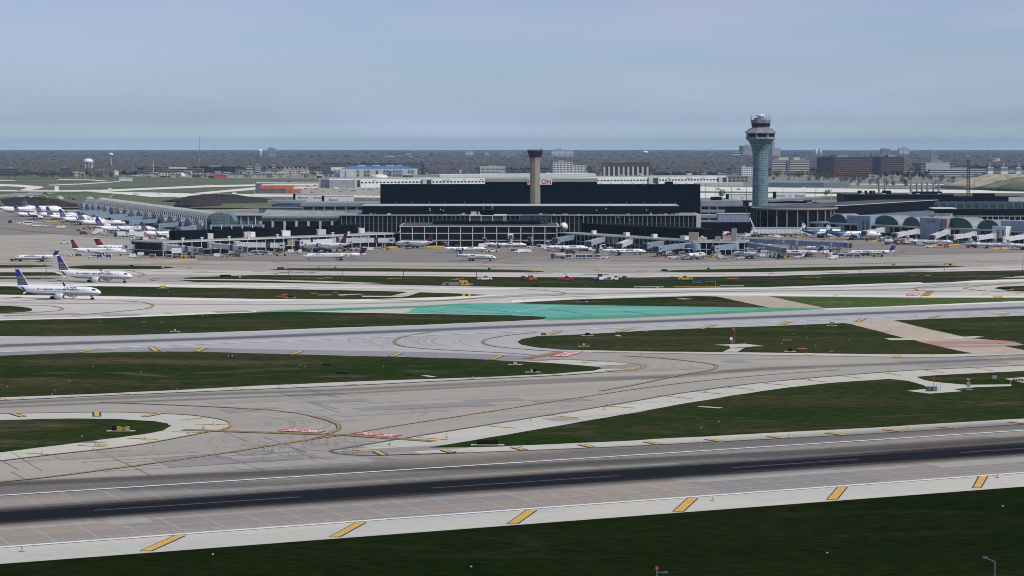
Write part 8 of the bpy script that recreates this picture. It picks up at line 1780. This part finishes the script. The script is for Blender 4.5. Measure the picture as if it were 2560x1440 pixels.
# ---- wind mast and equipment
A=empty('equipment_cabinets',P(2340,979)); tag(A,'green and grey equipment cabinets with white box on the concrete pad','cabinets')
b=MB(); b.mat(mat('cabinet_green',(.02,.06,.045),.5)).box((-2.7,-.7,.14),(-1.2,.6,1.35)); b.build('cabinet',A); b=MB(); b.mat(m_slate).box((-1.0,-.7,.14),(.2,.6,1.35)); b.build('cabinet',A)
b=MB(); b.mat(m_w).box((.2,-.3,1.4),(1.1,.0,2.3)).box((-1.9,-.75,.9),(-1.7,-.7,1.1)); b.build('white_box',A); b=MB(); b.mat(m_steel).tube((.2,-.1,.14),(.2,-.1,2.3),.05).tube((1.2,-.1,.14),(1.2,-.1,2.3),.05); b.build('stand',A)
A=empty('marker_mast',P(2334.5,976)); tag(A,'tall slim orange mast behind the equipment cabinets','mast'); b=MB(); b.mat(m_ora).tube((0,0,.1),(0,0,HZ(976,938)),.09,.07); b.build('pole',A)
for px,py,ty,l in ((2346,978,957,'short post with twin red lamps beside the orange mast'),(2421,973,949,'short post with red lamps on its own small pad at right')):
    A=empty('obstruction_light',P(px,py)); tag(A,l,'light'); h=HZ(py,ty); b=MB(); b.mat(m_steel).tube((0,0,.1),(0,0,h),.06); b.build('post',A)
    b=MB(); b.mat(emat('red_lamp',(1,.12,.05),1.2)).box((-.42,-.12,h),(-.12,.12,h+.22)).box((.12,-.12,h),(.42,.12,h+.22)); b.build('lamp',A)
    if px>2400: b=MB(); b.mat(m_gry).box((-.5,-.3,.7),(.5,.3,2.0)).box((-.45,-.05,.1),(-.38,.05,.7)).box((.38,-.05,.1),(.45,.05,.7)); b.build('cabinet',A); b=MB(); b.mat(c_shou).box((-.9,-1.6,0),(.9,-.6,.13)); b.build('concrete_pad',A)
A=empty('wind_mast',P(1836,860)); tag(A,'orange wind mast with white cabinet on the grass','mast'); h=HZ(860,822); b=MB(); b.mat(mat('rust_orange',(.30,.08,.03),.7)).tube((0,0,0),(0,0,h),.11,.08); b.build('pole',A); b=MB(); b.mat(m_lgry).tube((-.5,0,h-.3),(.4,0,h),.05).box((-.6,-.1,h-.3),(-.3,.1,h+.1)); b.build('sensor',A)
b=MB(); b.mat(m_w).box((-1.5,-.3,1.3),(-.7,.2,2.3)); b.build('cabinet',A); b=MB(); b.mat(m_slate).box((-1.3,-.2,.1),(-.3,.3,1.3)); b.build('base_unit',A)
A=empty('fence_bars',P(2552,953)); tag(A,'row of dark low bars on the small pad at the right edge','barrier'); b=MB(); b.mat(m_vdk)
for i in range(6): b.box((-2+i*.8,0,.15),(-1.7+i*.8,1.5,.6))
b.build('bar',A)
A=empty('junction_box',P(2486,952)); tag(A,'small grey junction box on legs at far right of the grass','box'); b=MB(); b.mat(m_gry).box((-.6,-.2,.6),(.6,.2,1.5)).box((-.5,-.1,0),(-.4,.1,.6)).box((.4,-.1,0),(.5,.1,.6)); b.build('housing',A)
A=empty('marker_stake',P(2526.5,962)); tag(A,'thin pale stake at the end of the concrete path at right','stake'); b=MB(); b.mat(m_yel).tube((0,0,0),(0,0,1.1),.07); b.build('stake_body',A)
A=empty('goal_frame',P(1789,716)); tag(A,'pale inverted L shaped frame standing on the grass right of the drain box','frame'); b=MB(); b.mat(m_steel).tube((0,0,0),(0,0,HZ(716,703)),.12).tube((0,0,HZ(716,703)),(-5,0,HZ(716,703.5)),.1); b.build('frame_bar',A)
# ---- runway edge lights and cones
EL=[]
def edge(px,py,l):
    if not EL:
        A=empty('edge_light',P(px,py)); b=MB(); b.mat(m_steel).tube((0,0,0),(0,0,.45),.05).lathe([(.10,.45),(.13,.55),(.10,.68),(.02,.72)],n=8); b.build('stem',A); b=MB(); b.mat(yel_p).lathe([(.45,.155),(.4,.18)],n=10); b.build('base_mark',A); EL.append(tree_of(A)); o=A
    else: o=copy_tree(EL[0])
    o.location=P(px,py); o.scale=(1.1,1.1,1.1); tag(o,l,'edge light','edge lights along the pavements')
for i,(px,py) in enumerate(((662,1126),(798,1105),(968,1310),(1328,1053),(1117,1094),(974,1112),(888,1124),(882,1131),(509,1072),(534,1063),(471,1084),(362,1100),(239,1115),(105,1137),(504,1046),(401,1035),(240,1034),(1303,1122),(1973,1093),(2270,1073),(1782,1253),(2494,1195),(55,1380),(56,996),(180,991),(443,978),(697,970),(1280,944),(1410,938),(1181,947),(1764,979),(1843,970),(2024,949),(2222,933),(1512,1024),(1603,886),(1543,907),(1573,912),(1566,920),(2016,886),(2508,888),(410,880),(703,886),(905,886),(1090,889),(956,873),(316,873),(1605,819),(1993,803),(2289,791),(1134,723),(1043,757),(1132,750),(2027,738),(2120,738),(2462,727),(1312,753),(130,990))):
    if i==2: continue
    edge(px,py,'small edge light %s %s'%('at the left' if px<500 else 'left of the middle' if px<1000 else 'near the middle' if px<1450 else 'right of the middle' if px<2000 else 'at the right','on the nearest taxiway shoulders' if py>1020 else 'along the middle taxiway' if py>900 else 'along the far runway' if py>780 else 'along the taxiways beyond the runway'))
CN=[]
for i,(px,py) in enumerate(((642,644.5),(645,645),(517,646),(509,646),(732,640.5),(746,638),(1196,637.5),(976,623),(978,624),(1068,623),(1337,632),(1366,633),(1578,644),(1645,643),(1814,648),(1979,642),(2008,648),(2040,645),(2049,644),(2097,647),(2088,597),(2094,597),(2146,604),(2237,640),(455,649),(1923,649),(1971,645))):
    if not CN:
        A=empty('traffic_cone'); b=MB(); b.mat(m_ora).lathe([(.22,.04),(.05,.75)],n=8).box((-.28,-.28,0),(.28,.28,.04)); b.build('cone_body',A); CN.append(tree_of(A)); o=A
    else: o=copy_tree(CN[0])
    o.location=P(px,py,.06); o.scale=(1.3,1.3,1.3); tag(o,'small orange traffic cone on the %s apron'%('left' if px<800 else 'central' if px<1500 else 'right'),'traffic cone','traffic cones on the apron')
# ---- small white stones / marker discs on the grass
rg=random.Random(21)
for i,(px,py) in enumerate(((532,1388),(2507,1267),(2068,1384),(1178,1419),(253,1114),(205,1092),(233,917),(352,931),(174,954),(19,968),(136,977),(1753,1071),(1797,1055),(2014,817),(2018,845),(1983,836),(1955,860),(2123,850),(2039,865),(751,914),(762,917),(959,917),(250,805),(404,807),(506,790),(26,774),(156,799),(351,728),(421,730),(2490,847),(1752,1118),(1617,830))):
    A=empty('marker_disc',P(px,py)); tag(A,'small white disc lying on the %s'%('nearest dark grass' if py>1180 else 'lower grass' if py>1000 else 'middle grass' if py>860 else 'grass near the far runway'),'marker','white discs on the grass'); b=MB(); b.mat(m_w).lathe([(.15,.1),(.17,.2),(.08,.26)],n=10); b.build('disc_body',A)
# ---- a ramp worker in a yellow vest
def person(px,py,label,vest):
    """one skinned body standing with arms hanging; vest and trousers are clothing children"""
    A=P(px,py,.06); me=bpy.data.meshes.new('person')
    J=[(0,0,.95),(0,0,1.2),(0,0,1.45),(0,0,1.56),(0,-.02,1.68),(.2,0,1.42),(.27,-.02,1.15),(.29,-.1,.90),(-.2,0,1.42),(-.27,-.02,1.15),(-.29,-.1,.90),(.1,0,.92),(.12,-.02,.5),(.13,.02,.08),(.13,-.14,.05),(-.1,0,.92),(-.12,.03,.5),(-.15,.08,.08),(-.15,-.08,.05)]
    E_=[(0,1),(1,2),(2,3),(3,4),(2,5),(5,6),(6,7),(2,8),(8,9),(9,10),(0,11),(11,12),(12,13),(13,14),(0,15),(15,16),(16,17),(17,18)]
    R_=[.15,.14,.16,.065,.11,.07,.05,.035,.07,.05,.035,.1,.07,.05,.045,.1,.07,.05,.045]
    me.from_pydata(J,E_,[]); o=bpy.data.objects.new('person',me); COL.objects.link(o); o.location=A; tag(o,label,'person')
    sk_=o.modifiers.new('skin','SKIN')
    for i,v in enumerate(me.skin_vertices[0].data): v.radius=(R_[i],R_[i]); v.use_root=(i==0)
    su=o.modifiers.new('smooth','SUBSURF'); su.levels=1; su.render_levels=1; me.materials.append(mat('trousers_and_skin',(.05,.05,.07),.8))
    b=MB(); b.mat(vest).rings([[(w*math.cos(t),.16*math.sin(t)*w/.2,z) for t in [2*math.pi*i/10 for i in range(10)]] for z,w in ((.93,.20),(1.2,.19),(1.42,.23),(1.5,.12))]); b.build('safety_vest',o)
    b=MB(); b.mat(mat('skin_tone',(.35,.2,.14),.7)); b.smooth=True; b.lathe([(.04,1.56),(.09,1.62),(.105,1.70),(.09,1.77),(.03,1.81)],n=10); b.build('head',o)
    return o
vy=mat('vest_yellow',(.5,.55,.03),.6); vo=mat('vest_orange',(.6,.15,.02),.6)
person(2034,599,'ramp worker in yellow vest standing below the farther portrait tailed jet',vy); person(511,648,'ramp worker in dark clothes standing right of the long yellow barrier, left of two',vo); person(517,647,'ramp worker in orange vest standing right of the long yellow barrier, right of two',vo); person(2237,641,'lone ramp worker right of the slim blue tailed jet',vo)
# ================================================================= AIR
hb = MB(); hb.box((-43000,-500,-1.0),(43000,43000,190)); hz_o = hb.build('haze')
hm = bpy.data.materials.new('haze_air'); hm.use_nodes = True; nt = hm.node_tree; nt.nodes.clear()
ho = nt.nodes.new('ShaderNodeOutputMaterial'); hv = nt.nodes.new('ShaderNodeVolumePrincipled')
hv.inputs['Color'].default_value = (.42,.68,1.0,1); hv.inputs['Density'].default_value = HAZE; hv.inputs['Anisotropy'].default_value = 0.0
nt.links.new(hv.outputs[0], ho.inputs['Volume']); hz_o.data.materials.append(hm); hz_o['kind'] = 'stuff'
